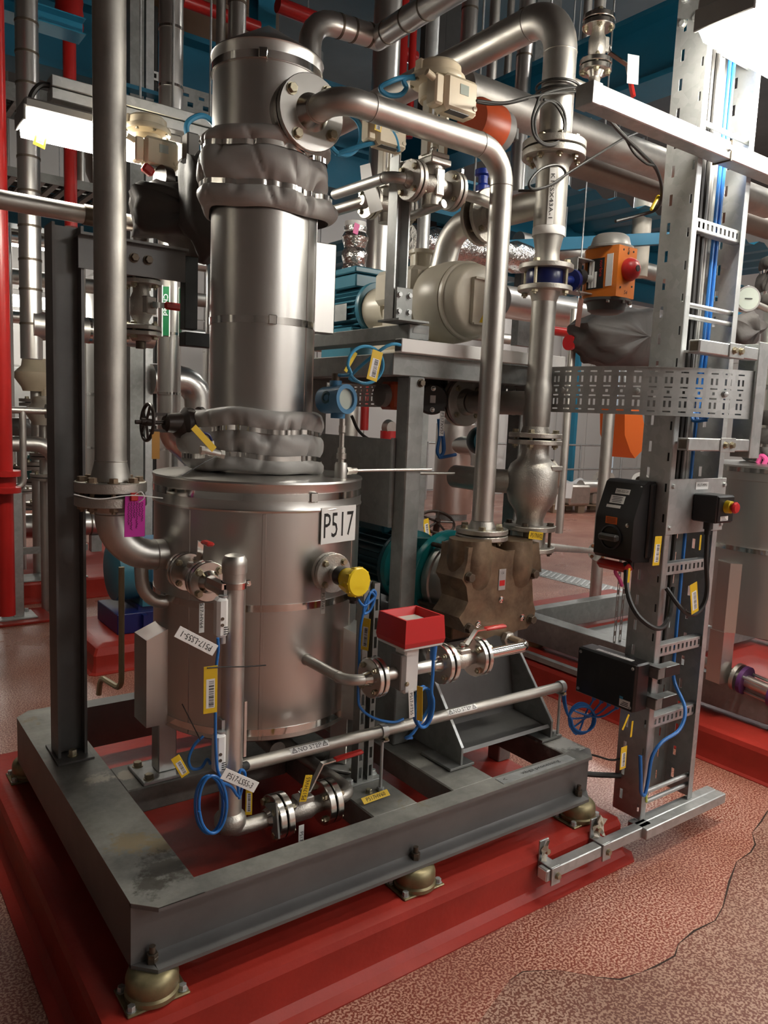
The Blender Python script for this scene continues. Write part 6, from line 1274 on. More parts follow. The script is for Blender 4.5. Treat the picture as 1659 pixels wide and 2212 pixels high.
part('red_bund', MB().bx(at(-80, 1180, Y=7.4).x, 3.3, 7.2, 8.4, 0, .12, .01), redp, None, 'long red kerb under the fat foil bright duct', 'kerb')
sf = thing('pipe_stand', 'galvanised pipe stand with floor plates beside the red riser', 'stand', at(20, 1330, Z=0)); g0 = at(18, 1330, Z=.03)
for xx, yy_, yb in ((18, 1045, 1330), (40, 1045, 1330), (112, 1130, 1240)):
    g = at(xx, yb, Z=.03 if xx < 100 else .16); ztop = at(xx, yy_, Y=g.y).z; part('post', MB().bx(g.x - .035, g.x + .035, g.y - .035, g.y + .035, g.z, ztop, .003), galv, sf)
part('floor_plate', MB().bx(g0.x - .25, g0.x + .18, g0.y - .12, g0.y + .12, .018, .03, .002), galv, sf)
for ddx in (.1, .14): bolt(sf, (g0.x + ddx, g0.y - .06 + ddx, .03), (0, 0, 1), .016, .018, galv)
part('rail', MB().bx(g0.x, g0.x + .65, g0.y + .3, g0.y + .34, .42, .47), galv, sf)
part('red_pad', MB().bx(g0.x - .4, g0.x + .28, g0.y - .2, g0.y + .2, 0, .018, .003), redp, None, 'thin red pad under the pipe stand plate', 'pad')
plinth('long red plinth with galvanised plates behind the pipe stand', .6, 2.1, 6.45, 7.0, .17, .02, .02)
fp = thing('anchor_plate', 'galvanised anchor plate bolted on the long red plinth', 'plate', (1.45, 6.6, .17)); part('plate', MB().bx(1.25, 1.75, 6.47, 6.75, .171, .18, .002), galv, fp)
for x in (1.42, 1.7): bolt(fp, (x, 6.52, .18), (0, 0, 1), .02, .02, galv)
# blue motor on its own red plinth
plinth('small red plinth carrying the blue motor behind the vessel', 1.26, 2.5, 4.55, 5.3, .17, .06, .03)
bm2 = thing('feed_pump_motor', 'grey blue finned motor on a navy base behind the vessel', 'motor', (1.75, 4.9, .17))
part('base', MB().bx(1.45, 2.4, 4.72, 5.15, .172, .30, .004).bx(1.60, 2.3, 4.78, 5.1, .30, .325), navy, bm2); part('base_rib', MB().prism([(1.6, 4.72, .19), (1.63, 4.72, .19), (1.63, 4.68, .19), (1.6, 4.68, .19)], (0, 0, .1)), navy, bm2)
c = V((1.46, 4.93, .54)); part('frame', MB().lathe(c, (1, 0, 0), [(0, 0), (.12, 0), (.19, .02), (.195, .04), (.195, .2), (.175, .21), (.175, .75), (0, .75)], 40), motorblue, bm2)
for k in range(20): a = PI * .55 + PI * 1.1 * k / 20; qv = V((0, math.cos(a), math.sin(a))); s = V((0, -qv.z, qv.y)); part('fin', MB().prism([c + qv * .17 - s * .003 + V((.22, 0, 0)), c + qv * .205 - s * .002 + V((.22, 0, 0)), c + qv * .205 - s * .002 + V((.74, 0, 0)), c + qv * .17 - s * .003 + V((.74, 0, 0))], s * .006), motorblue, bm2)
part('terminal_box', MB().bx(1.66, 1.86, 4.68, 4.76, .48, .68, .01).bx(1.66, 1.86, 4.80, 4.98, .70, .75, .01), bluebox, bm2); part('lifting_eye', MB().torus((1.60, 4.93, .76), (0, 1, 0), .025, .007, 16, 6), yellow, bm2)
for x in (1.62, 2.0): part('foot', MB().bx(x, x + .12, 4.76, 5.1, .325, .40), motorblue, bm2)
# ---- between inlet pipe and column
t, p, r = vpipe('polished clad riser with two green flow labels behind the post arm', 368, -60, 890, 3.75, 50, jacket, (64, 190, 592, 660, 722, 850), bm=chrome)
z0 = at(362, 888, Y=3.75).z; part('lower_elbow', MB().tube(fillet([(p.x, 3.75, z0), (p.x, 3.75, z0 - .12), (p.x + .28, 4.0, z0 - .3)], .12, 8), r, 28), jacket, t)
for az_, tx_ in ((-.75, 'Chilled'), (.65, 'water')):
    d = va(az_ + .1); zz = at(362, 675, Y=3.75).z
    rows = [[V((p.x, 3.75, zz + dz)) + va(az_ + .1 + da) * (r + .0035) for da in (-.28, -.1, .1, .28)] for dz in (-.115, .115)]; lb_ = part('green_label', MB().grid(rows), green, t)
    text(tx_, V((p.x, 3.75, zz + .03)) + d * (r + .0055), (0, 0, -1), V((-d.y * -1, d.x * -1, 0)) * -1, .022, paper, lb_, wid=.10, lift=.0)
    for da in (-.3, .3): part('label_border', MB().grid([[V((p.x, 3.75, zz + dz)) + va(az_ + .1 + da + k) * (r + .0037) for k in (-.04, .04)] for dz in (-.12, .12)]), paper, lb_)
q = at(305, 660, Y=3.15)
sv = ball_valve('ball_valve', 'flanged steel ball valve with red lever hanging behind the inlet pipe', (q.x, 3.15, q.z), (0, 0, 1), (.6, -1, 0), .078, .20, .038, (1, .1, 0), .15, .02, .018, ma=cast, hand=False); lever(sv, (q.x + .03, 3.07, q.z), (1, .1, 0), (.1, -1, 0), .125, .015, gl=.75, gw=.03, gt=.018)
part('pipe', MB().cyl((q.x, 3.15, q.z + .12), (q.x, 3.15, q.z + .36), .03, n=20), pipem, sv); part('lower_stub', MB().cyl((q.x, 3.15, q.z - .12), (q.x, 3.15, q.z - .17), .02, n=14), boltdark, sv)
c = at(318, 372, Y=3.2); cvl = control_valve('beige control valve behind the inlet pipe beside the polished riser', c, 1.0, .09, at(345, 335, Y=3.1), body=False)
part('grey_block', MB().box(at(412, 355, Y=3.0), (.05, .06, .22), None, .006), midgrey, None, 'grey instrument manifold block left of the upper jacket', 'instrument')
part('dark_valve_group', MB().lathe(at(345, 385, Y=3.05), (1, .2, -.05), [(0, 0), (.05, 0), (.05, .04), (.03, .05), (.03, .10), (.045, .11), (.045, .15), (.02, .16), (.02, .2), (0, .2)], 20), darkvalve, None, 'dark flanged valve body under the beige control valve', 'valve')
part('red_handle', MB().box(at(320, 367, Y=3.0), (.045, .03, .035), Matrix.Rotation(.5, 3, 'Y'), .008), redgrip, cvl)
def lump(label, pts, Y, dy, mt, seed, nm='insulation_wrap'):
    """sagging padded wrap: outline in the photo plane at depth Y, given real thickness"""
    rnd = random.Random(seed); P = [at(*p, Y=Y) for p in pts]; cx_ = sum((p.x for p in P)) / len(P); cz_ = sum((p.z for p in P)) / len(P); m = MB(); rows = []; n = len(P) * 4
    loop = []
    for i in range(len(P)):
        a, b = P[i], P[(i + 1) % len(P)]
        for j in range(4): loop.append(a.lerp(b, j / 4))
    for k in range(13):
        f = -1 + 2 * k / 12; s = max(1 - abs(f) ** 2.6, 0) ** .5; row = []
        for i, p in enumerate(loop):
            w_ = 1 + .06 * math.sin(i * 1.7 + k * .9 + seed) + .05 * math.sin(i * .6 - k * 1.3); row.append(V((cx_ + (p.x - cx_) * s * w_, Y + dy * f + .012 * math.sin(i * 1.1 + seed), cz_ + (p.z - cz_) * s * w_)))
        rows.append(row + [row[0]])
    m.grid(rows); return part(nm, m, mt, None, label, 'insulation', ang=80)
lump('dark padded insulation bundle filling the gap left of the column', [(285, 405), (340, 395), (400, 400), (470, 395), (476, 470), (470, 560), (420, 570), (380, 520), (300, 505)], 2.98, .16, fabricd, 3)
lump('dark padded insulation wrap on the column side nozzle', [(395, 345), (455, 325), (475, 400), (476, 540), (440, 560), (400, 480)], 2.75, .12, fabricd, 5)
part('angle_bracket', MB().bx(at(396, 600, Y=2.9).x, at(424, 600, Y=2.9).x, 2.88, 2.93, at(410, 712, Y=2.9).z, at(410, 556, Y=2.9).z, .002).bx(at(396, 700, Y=2.9).x, at(500, 700, Y=2.9).x, 2.88, 2.94, at(410, 748, Y=2.9).z, at(410, 718, Y=2.9).z, .002), blacksteel, None, 'black square tube bracket beside the column', 'bracket')
t = thing('clad_duct', 'matt clad duct bending downward behind the column', 'duct', at(430, 850, Y=5.55)); p0 = at(385, 822, Y=5.55); r = rpx(62, p0)
part('duct', MB().tube(fillet([p0 - V((.2, 0, 0)), at(430, 822, Y=5.55), V((at(430, 822, Y=5.55).x, 5.55, .0))], .16, 5), r, 28), jacket, t)
for ddz in (.22, .38): part('band', MB().ring((at(430, 822, Y=5.55).x, 5.55, p0.z - ddz), (0, 0, 1), r + .004, r, .02), chrome, t)
# gate valve with handwheel on the column nozzle
gz = at(400, 915, Y=2.38).z; gv = thing('gate_valve', 'dark brown gate valve with spoked handwheel beside the lower jacket', 'valve', (.93, 2.39, gz)); gy = 2.42
part('body', MB().lathe((1.02, gy, gz), (-1, 0, 0), [(0, 0), (.055, 0), (.055, .014), (.035, .02), (.05, .035), (.052, .06), (.034, .075), (.03, .12), (.02, .13), (0, .13)], 24).sphere((.965, gy, gz - .01), .05, 14, (1, .8, .95)), darkvalve, gv)
for sg in (-1, 1): part('yoke', MB().bx(.845, .91, gy - .006, gy + .006, gz + sg * .026 - .005, gz + sg * .026 + .005), darkvalve, gv)
part('spindle', MB().cyl((.80, gy, gz), (.90, gy, gz), .007, n=10), darkvalve, gv); handwheel(gv, (.838, gy, gz), (-1, .0, .06), .057, darkvalve, 5, .006)
bolts_on(gv, (1.005, gy, gz), (-1, 0, 0), .042, 4, .008, .008, 0, .5, boltdark)
tag('orange brown blank tag hanging from the gate valve', at(337, 962, Y=2.37), (1, 0, 0), (.03, 0, 1), .025, .085, mat('amber_tag', (.45, .21, .03), 0, .5), tie=(.85, 2.40, gz - .05))
sbv = thing('needle_valve', 'small steel ball valve with blue lever on the lower jacket', 'valve', at(462, 978, Y=2.16)); c = at(462, 978, Y=2.16)
part('body', MB().cyl(c - V((.028, -.005, -.006)), c + V((.028, -.005, -.006)), .011, n=12).hexa(c - V((.028, -.005, -.006)), (-1, .1, .1), .014, .012).hexa(c + V((.02, -.003, -.004)), (1, -.1, -.1), .014, .012).cyl(c, c + V((-.006, 0, .035)), .006, n=10), pipem, sbv)
part('lever', MB().tube(smooth([c + V((-.006, 0, .035)), c + V((-.02, 0, .055)), c + V((-.06, 0, .06))]), .004, 8), navy, sbv)
tag('bright yellow blank tag slanting over the lower jacket', at(441, 947, Y=2.12), (1, 0, -1.0), (1, 0, 1), .092, .020, yeltag, hole=False)
cable('cable_tie', 'long black tie end resting on the vessel lid', [at(468, 985, Y=2.13), at(440, 1000, Y=2.11), at(394, 1028, Y=2.10)], .0018, blackc, 'tie')
cable('signal_cable', 'blue cable bow left of the upper jacket', [at(*p, Y=3.0) for p in ((408, 312), (404, 270), (425, 252), (445, 252), (462, 268), (466, 288))], .011, cyanc, 'cable')
# tray uprights behind
for x, w_, lab in ((292, 14, 'dull galvanised upright of the rear cable ladder'), (318, 8, 'bright slim upright of the rear cable ladder'), (300, 60, '')):
    if lab: g = at(x, 1090, Y=5.6); ww = rpx(w_ * 2, g); part('ladder_upright', MB().bx(g.x - ww, g.x + ww, 5.56, 5.64, 0, 4.4), galvd if x == 292 else galv, None, lab, 'upright')
t = thing('ladder_tray', 'rear upright cable ladder with white slotted rungs', 'cable ladder', at(330, 1000, Y=5.75)); g0, g1 = at(320, 900, Y=5.75), at(352, 900, Y=5.75)
for z in (1.05, 1.45, 1.85, 2.25, 3.3, 3.9): part('rung', perf(MB(), (g0.x, 5.75, z), (1, 0, 0), (0, 0, 1), g1.x - g0.x + .1, .06, [(.03 + .05 * i, .055 + .05 * i, .015, .045) for i in range(3)]), white, t)
part('cable', MB().cyl((g0.x + .05, 5.79, 0), (g0.x + .05, 5.79, 4.4), .03, n=10), blackc, t); part('rail', MB().bx(g0.x - .02, g0.x, 5.74, 5.80, 0, 4.4), galv, t); part('rail', MB().bx(g1.x + .09, g1.x + .11, 5.74, 5.80, 0, 4.4), galv, t)
t, p, q, r = hpipe('polished clad horizontal duct behind the upper jacket', (250, 240), (500, 290), 4.4, 44, jacket, bts=(.3,))
part('perforated_beam', perf(MB(), at(380, 240, Y=5.3), (1, 0, 0), (0, 0, 1), .75, .17, [(.08 + .11 * i, .12 + .11 * i, .05, .08) for i in range(6)] + [(.05 + .11 * i, .09 + .11 * i, .11, .13) for i in range(6)], .006), galvd, None, 'perforated grey beam behind the column top', 'beam')
# big brown lagged drum overhead
dr = thing('lagged_drum', 'huge brown lagged drum high behind the column', 'tank', (2.6, 7.6, 3.3))
part('shell', MB().lathe((3.0, 7.65, 3.55), (0, 0, 1), [(0, -.2), (.5, -.16), (.8, 0), (.9, .22), (.9, 2.64), (0, 2.64)], 64), copperduct, dr)
for z in (3.9, 4.5, 5.1): part('band', MB().ring((3.0, 7.65, z), (0, 0, 1), .906, .9, .03, 64), copperduct, dr)
# ducts over the column
for x, d_, lab in ((476, 20, 'thin dull pipe rising behind the column cap'), (511, 38, 'clad riser directly behind the column cap')): vpipe(lab, x, -60, 330, 4.0, d_, pipedull if x == 476 else jacket, (8, 110, 180) if x == 511 else (110, 175))
t = thing('mitred_duct', 'shiny clad duct zigzagging overhead behind the suction pipe', 'duct', at(815, 90, Y=3.5)); A_ = at(671, 130, Y=3.5); r = rpx(50, A_)
P = [A_ - V((0, 0, .3)), at(671, 38, Y=3.5), at(818, 82, Y=3.5), at(1010, -40, Y=2.55)]
part('duct', MB().tube(fillet(P[:3], .13, 5), r, 28), jacket, t); part('duct', MB().tube([P[2] - (P[3] - P[2]).normalized() * .02, P[3]], r, 28), jacket, t)
part('band', MB().ring(P[0] + V((0, 0, .27)), (0, 0, 1), r + .004, r, .014), boltdark, t)
bands(t, P[1], P[2], r, (.4, .6, .85), .012, boltdark); bands(t, P[2], P[3], r, (.15, .4, .62), .012, boltdark)
# blue and red steel overhead
beam('blue stanchion rising behind the column cap', (at(567, 50, Y=6.2).x, 6.2, 2.6), (at(567, 50, Y=6.2).x, 6.2, ZC), .16, .16, bluedeck, 'steel_column', 'column')
for x, d_, lab in ((868, 22, 'red sprinkler drop behind the first control valve'), (890, 16, 'slim red pipe next to the red sprinkler drop')): vpipe(lab, x, -60, 300, 5.0, d_, redpipe, name='red_pipe')
hpipe('red sprinkler branch crossing under the drum', (395, 0), (560, 40), 5.6, 26, redpipe, name='red_pipe')
hpipe('red sprinkler main high behind the mitred duct', (600, 10), (900, 60), 5.8, 30, redpipe, name='red_pipe')
for x, y1, d_, Y, lab in ((1012, 180, 36, 4.6, 'dark clad riser behind the discharge elbow'), (1062, 330, 22, 4.9, 'slim steel riser behind the first control valve'), (1128, 420, 34, 4.2, 'polished clad riser left of the discharge riser'), (1260, 330, 18, 4.4, 'slim grey pipe right of the discharge riser'), (1098, 260, 16, 5.3, 'thin conduit beside the polished clad riser')): vpipe(lab, x, -60, y1, Y, d_, jacket if d_ > 30 else pipedull, (20, 120) if d_ > 30 else ())
for x, Y, w_, lab in ((940, 6.0, .22, 'dark grey roof post behind the beige actuator'), (985, 6.4, .3, 'wide dark cable riser behind the beige actuator'), (1180, 6.0, .35, 'grey cable riser tray behind the discharge elbow')):
    g = at(x, 150, Y=Y); part('cable_riser', MB().bx(g.x - w_ / 2, g.x + w_ / 2, Y, Y + .1, 2.4, ZC), darkgrey if x < 1100 else galvd, None, lab, 'riser')
# large horizontal pipes right
hpipe('thick dull steel main running behind the discharge riser', (1000, 195), (1659, 445), 3.1, 66, pipedull, x1=5.6)
hpipe('second dull brown main beneath the thick steel main', (1180, 330), (1500, 440), 3.4, 54, mat('dull_brown_pipe', (.23, .185, .15), .6, .5, .2, 6), x1=6.2)
# blue roof steel right
beam('heavy blue roof beam slanting behind the tall cable ladder', (4.6, 1.2, 4.05), (4.6, 8.5, 4.05), .3, .42)
beam('blue roof beam behind the discharge riser', (1.6, 5.6, 3.55), (9.5, 5.6, 3.55), .25, .32)
beam('blue tie beam above the corrugated deck', (4.7, 6.2, 3.25), (11, 6.2, 3.25), .2, .25)
beam('slanting blue brace below the thick steel main', (3.4, 4.6, 2.75), (6.6, 4.4, 3.35), .10, .10, bluebeam, I=False)
dk = MB(); n_ = 46
rows = []
for i in range(n_ + 1):
    x = 5.0 + 4.6 * i / n_; z = 3.55 + (.05 if (i % 4) in (0, 1) else 0); rows.append([V((x, 4.6, z)), V((x, 9.5, z))])
part('roof_deck', dk.grid(rows), bluedeck, None, 'blue corrugated deck overhead beyond the discharge riser', 'deck', ang=20)
for x0, x1, y_, lab in ((1200, 1500, 640, 'polished clad duct crossing behind the orange actuator'),): hpipe(lab, (1080, 650), (1480, 628), 4.2, 62, jacket, axis='X', x1=7.0, bts=(.3, .6))
hpipe('thin brown red pipe below the polished duct', (1180, 712), (1480, 690), 4.0, 18, redpipe, x1=6.0, name='red_pipe')
hpipe('dull main at orange actuator height', (1120, 520), (1420, 545), 5.0, 36, pipedull, x1=8.0)
for x, y0, y1, Y, d_, lab in ((1225, 665, 1150, 3.6, 17, 'slim vent tube standing beside the discharge riser'), (1385, 420, 600, 4.8, 40, 'cream flanged fitting behind the cable ladder')): vpipe(lab, x, y0, y1, Y, d_, pipem if d_ < 20 else cream, name='pipe_run')
lump('grey padded insulation wrap hanging behind the curved tray', [(1250, 700), (1300, 672), (1380, 668), (1415, 690), (1408, 790), (1340, 796), (1290, 785), (1262, 750)], 3.4, .25, fabricd, 9)
part('red_fitting', MB().lathe(at(1228, 740, Y=3.5), (1, 0, .05), [(0, 0), (.05, 0), (.05, .03), (.03, .04), (.03, .10), (0, .1)], 20), redmeter, None, 'red pipe fitting beside the padded wrap', 'fitting')
# foil wrapped pipes behind the table
t = thing('foil_wrapped_pipe', 'crinkled foil wrapped pipe rising behind the blower motor', 'pipe', at(765, 600, Y=3.9)); c = at(766, 560, Y=3.9); r = rpx(52, c)
part('wrap', MB().lathe((c.x, 3.9, at(766, 640, Y=3.9).z), (0, 0, 1), [(r * (1 + .10 * math.sin(i * 1.9) + .05 * math.sin(i * 4.1)), .03 * i) for i in range(14)], 28), foil, t)
part('collar', MB().cyl((c.x, 3.9, at(766, 520, Y=3.9).z), (c.x, 3.9, at(766, 480, Y=3.9).z), r * .9, n=24), white, t); part('lower_pipe', MB().cyl((c.x, 3.9, 0), (c.x, 3.9, at(766, 640, Y=3.9).z), r * .8, n=20), pipedull, t)
tag('pink tape flag on the foil wrapped pipe', at(770, 494, Y=3.83), (1, 0, -.2), (.2, 0, 1), .035, .06, pinkt, name='tape_flag')
t = thing('foil_wrapped_pipe', 'crinkled foil wrapped line behind the bracket post', 'pipe', at(900, 500, Y=4.2)); a, b = at(880, 520, Y=4.2), at(1140, 560, Y=4.2); r = rpx(70, a)
part('hanger', MB().cyl(a.lerp(b, .5), (a.lerp(b, .5).x, 4.2, ZC), .008, n=6), galv, t); part('wrap', MB().tube([a.lerp(b, i / 16) for i in range(17)], [r * (1 + .12 * math.sin(i * 2.3)) for i in range(17)], 24), foil, t)
vpipe('pale round duct dropping behind the bracket post', 818, 480, 640, 4.3, 58, jacket, name='duct_riser', top=ZC); vpipe('galvanised duct dropping behind the blower neck', 915, 440, 560, 3.6, 28, galv, name='duct_riser', top=ZC)
# wall clutter seen through the table
part('wall_cabinet', MB().bx(5.0, 6.2, 12.3, 12.9, .1, 1.9, .02), wallm, None, 'pale wall cabinet far behind the table', 'cabinet')
t = thing('red_valve_set', 'red far valve set glimpsed behind the table', 'valve', at(840, 935, Y=6.0)); c = at(842, 942, Y=6.0)
part('body', MB().cyl(c - V((0, 0, .1)), c + V((0, 0, .05)), .09, n=20), redmeter, t); part('top', MB().lathe(c + V((-.02, 0, .08)), (0, -1, 0), [(0, 0), (.08, 0), (.06, .06), (0, .06)], 20), cast, t); part('drop', MB().cyl(c + V((-.3, 0, .05)), c + V((-.3, 0, .5)), .04, n=14), redpipe, t); part('support', MB().bx(c.x - .04, c.x + .04, 5.96, 6.04, 0, c.z - .1), galv, t)
t = thing('insulated_tank', 'pale clad tank standing far behind the suction pipe', 'tank', at(965, 1100, Z=0)); c = at(975, 1120, Z=0)
part('shell', MB().lathe((c.x, c.y, 0), (0, 0, 1), [(0, .1), (.3, .1), (.31, .12), (.31, 1.5), (.2, 1.62), (0, 1.65)], 40), jacket, t); part('elbow', MB().tube(fillet([(c.x - .1, c.y - .7, .9), (c.x - .1, c.y - .7, 1.18), (c.x - .1, c.y, 1.18)], .2, 8), .14, 24), jacket, t); part('leg', MB().cyl((c.x, c.y, 0), (c.x, c.y, .12), .25, n=20), galvd, t)
t = thing('gate_valve', 'distant dark handwheel valve behind the table posts', 'valve', at(945, 1130, Y=3.4)); c = at(945, 1128, Y=3.4); handwheel(t, c, (-.2, -.5, .85), .10, darkvalve, 5, .009); part('stem', MB().cyl(c, (c.x + .05, c.y + .1, c.z - .3), .02, n=12), darkvalve, t); part('body', MB().sphere((c.x + .05, c.y + .1, c.z - .35), .09, 14), darkvalve, t)
tag('yellow barcode tag near the distant handwheel', at(922, 1140, Y=3.2), (1, 0, .2), (.2, 0, 1), .04, .1, bar=True)
# ---- right background: pallets, rails, wall
def pallet(label, x, y, rz):
    t = thing('wooden_pallet', label, 'pallet', (x, y, 0)); R = Matrix.Rotation(rz, 3, 'Z')
    for i in range(7): part('deck_board', MB().box(V((x, y, .135)) + R @ V((0, -.36 + .12 * i, 0)), (1.2, .10, .022), R), wood, t)
    for i in range(3):
        for j in range(3): part('block', MB().box(V((x, y, .06)) + R @ V((-.53 + .53 * i, -.36 + .36 * j, 0)), (.14, .1, .12), R), wood, t)
    return t
pallet('wooden pallet loaded with shiny valves beyond the drain', 11.1, 9.4, -.25); pallet('second wooden pallet with flanged pipes near the hall wall', 12.6, 9.2, -.2)
for i, (x, y, z, rr, lab) in enumerate(((12.15, 9.45, .50, .22, 'large flanged pipe end lying on the second pallet'), (12.85, 8.75, .36, .20, 'flanged pipe end beside the larger one on the pallet'), (13.5, 9.6, .45, .20, 'cream flanged pipe end on the far side of the pallet'))):
    t = thing('flanged_pipe', lab, 'pipe', (x, y, .147)); d = V((-.8, -.6, 0)) if i < 2 else V((-.5, -.8, .3))
    part('pipe', MB().lathe((x, y, z), -d, [(rr * .62, 0), (rr * .68, 0), (rr * .68, .9), (rr * .62, .9), (rr * .62, 0)], 32), pipedull, t); fl_ = part('flange', MB().ring((x, y, z), d, rr, rr * .62, .03, 40), cast, t)
    part('chock', MB().box((x, y, .147 + (z - rr * .68 - .147) / 2), (.2, .2, max(z - rr * .68 - .147, .02))), wood, t)
t = thing('shiny_actuator', 'bright boxed actuator with white cards on the loaded pallet', 'actuator', (11.0, 9.2, .147))
part('body', MB().box((10.9, 9.1, .33), (.45, .35, .35), Matrix.Rotation(-.25, 3, 'Z'), .03), cast, t); part('cylinder', MB().cyl((11.05, 9.1, .45), (11.75, 8.95, .45), .13, n=24), pipem, t); part('bracket', MB().box((11.5, 9.0, .25), (.5, .25, .2), Matrix.Rotation(-.25, 3, 'Z'), .02), cast, t)
for a, lab in (((1210, 1085), 'card'), ((1228, 1060), 'card')): m = MB(); plate(m, at(*a, Y=8.7), (1, -.8, 0), (.1, 0, 1), .14, .26, .004); part('white_card', m, paper, t)
t = thing('plastic_wrap', 'crumpled clear film lying over the palleted parts', 'wrap', (12, 9, .3)); rows = []
for i in range(15):
    rows.append([V((10.9 + 1.5 * i / 14, 9.45 + .5 * j / 8, .52 + .05 * math.sin(i * 1.3 + j) * math.cos(j * 1.7) - .03 * abs(j - 4))) for j in range(9)])
part('film', MB().grid(rows), wrap, t); rows = [[V((12.0 + .9 * i / 8, 8.75 - .05 * j, .42 - .05 * j + .03 * math.sin(i * 2 + j))) for j in range(6)] for i in range(9)]; part('film', MB().grid(rows), wrap, t)
hr = thing('guard_rail', 'thin grey guard rail along the hall wall behind the pallets', 'rail', (13, 12, 0))
for z in (.55, 1.1): part('rail', MB().cyl((9.5, 11.6, z), (16.5, 11.6, z), .022, n=10), galv, hr)
for x in (9.5, 11.0, 12.5, 14.0, 15.5): part('post', MB().cyl((x, 11.6, 0), (x, 11.6, 1.1), .025, n=10), galv, hr)
part('wall_pipe', MB().cyl((11.9, 12.2, 0), (11.9, 12.2, 6.0), .2, n=24), wallm, None, 'broad pale pipe standing against the hall wall', 'pipe')
part('steel_column', MB().bx(14.55, 14.65, 12.3, 12.5, 0, 6), bluedeck, None, 'slim blue stanchion at the hall wall', 'column')
p1 = at(1366, 960, Y=8.0); oh = thing('orange_hopper', 'bright orange panel hanging on a rod beside the cable ladder', 'panel', p1); part('rod', MB().cyl((p1.x, 8.25, 2.1), (p1.x, 8.25, ZC), .02, n=8), galv, oh); part('panel', MB().prism([at(*p, Y=8.0) for p in ((1350, 880), (1385, 880), (1400, 960), (1372, 990), (1362, 975), (1350, 940))], (0, .5, 0)), orangefab, oh)
vpipe('slender stainless stand pipe with clamped rusty flange near the drain', 1300, 890, 1322, 3.95, 25, pipedull, name='stand_pipe')
t = thing('branch_line', 'thin stainless branch pipe with rusty flange beside the brown pump', 'pipe', at(1230, 1190, Y=2.6)); a, b = at(1165, 1180, Y=2.15), at(1298, 1192, Y=3.9)
part('pipe', MB().tube(fillet([a + V((0, 0, .09)), a, b], .04), .019, 16), pipedull, t); b2 = a.lerp(b, .92)
joint(t, b2, b - a, .075, .018, .006, 4, pipedull, None, None, .014, bm=mat('rust', (.22, .08, .03), .2, .7, .4, 30))
dg = thing('drain_channel', 'slotted steel drain channel set in the red floor', 'drain', (6.15, 5.1, 0)); part('frame', MB().bx(6.0, 6.32, 3.6, 7.6, -.01, .004), galvd, dg)
for i in range(60): part('grate_bar', MB().box((6.16, 3.65 + .065 * i, .0065), (.28, .02, .005), Matrix.Rotation(.5, 3, 'Z')), galv, dg)
# second skid
plinth('second red plinth behind the tall cable ladder', 3.42, 5.6, -.6, 4.2, .165, .03, .02)
s2 = thing('second_skid_frame', 'grey steel skid frame standing on the second red plinth', 'skid', (4.2, 3.0, .17)); zz0, zz1 = .20, .36
for x0, x1, y0, y1 in ((3.62, 5.2, 3.42, 3.5), (3.62, 3.74, .9, 3.42), (5.08, 5.2, .9, 3.42), (3.74, 5.08, 2.6, 2.7), (3.74, 5.08, 1.5, 1.6)): part('beam', MB().bx(x0, x1, y0, y1, zz0, zz1, .003), galvd, s2)
for x, y in ((3.68, 3.3), (3.68, 2.2), (3.68, 1.1), (5.14, 3.3), (5.14, 1.1)): part('mount', MB().cyl((x, y, .165), (x, y, .2), .05, n=16), brass, s2)
part('sheet', MB().bx(3.9, 4.9, 2.72, 3.3, .205, .211), galvd, s2)
part('kerb_angle', MB().bx(3.43, 3.47, 2.2, 4.1, .17, .20), galvd, None, 'pale steel angle along the edge of the second plinth', 'trim')
su2 = thing('slotted_upright', 'slotted upright behind the rotary isolator on the second skid', 'upright', (3.78, 2.66, .36))
gx = at(1332, 1300, Y=2.66).x
for x in (gx, gx + .05): part('slotted_flange', perf(MB(), (x, 2.66, .36), (1, 0, 0), (0, 0, 1), .022, .9, [(.005, .017, .06 * i + .012, .06 * i + .045) for i in range(14)], -.002), galvd, su2)
vX, vY = 3.95, 1.93
v2 = thing('insulated_vessel', 'second stainless clad vessel half hidden behind the cable ladder', 'vessel', (vX, vY, .36))
part('cladding', MB().lathe((vX, vY, 0), (0, 0, 1), [(0, .62), (.40, .62), (.40, 1.36), (.404, 1.362), (.404, 1.43), (.38, 1.435), (0, 1.45)], 72), jacket, v2)
for z in (1.40, 1.02): part('band', MB().ring((vX, vY, z), (0, 0, 1), .4075, .40, .022, 72), chrome, v2)
for ang_ in (2.45, 3.4, 5.2):
    d = V((math.cos(ang_ + .55), math.sin(ang_ + .55), 0)); s = V((-d.y, d.x, 0)); b0 = V((vX, vY, 0)) + d * .435; a0 = V((vX, vY, 0)) + d * .385
    part('leg_cover', MB().prism([a0 - s * .075 + V((0, 0, .62)), a0 + s * .075 + V((0, 0, .62)), b0 + s * .035 + V((0, 0, .62)), b0 - s * .035 + V((0, 0, .62))], (0, 0, .34)), jacket, v2); part('leg', MB().box((V((vX, vY, 0)) + d * .40) + V((0, 0, .49)), (.08, .08, .26), Matrix.Rotation(ang_ + .55, 3, 'Z')), jacket, v2)
c2 = thing('insulated_column', 'second clad column rising above the half hidden vessel', 'column', (vX, vY, 1.44)); part('cladding', MB().lathe((vX, vY, 0), (0, 0, 1), [(.2, 1.44), (.2, 2.56), (.203, 2.56), (.203, 2.60), (0, 2.68)], 56), jacket, c2)
for z in (1.8, 2.2, 2.5): part('band', MB().ring((vX, vY, z), (0, 0, 1), .2035, .2, .022, 56), chrome, c2)
padded('insulation_jacket', 'dark padded fabric jacket on the second column foot', vX, vY, 1.452, 1.70, .225, (1.53, 1.62), 21, .018, mt=fabricd)
padded('insulation_jacket', 'dark padded fabric jacket high on the second column', vX, vY, 2.20, 2.45, .225, (2.27, 2.38), 27, .018, mt=fabricd)
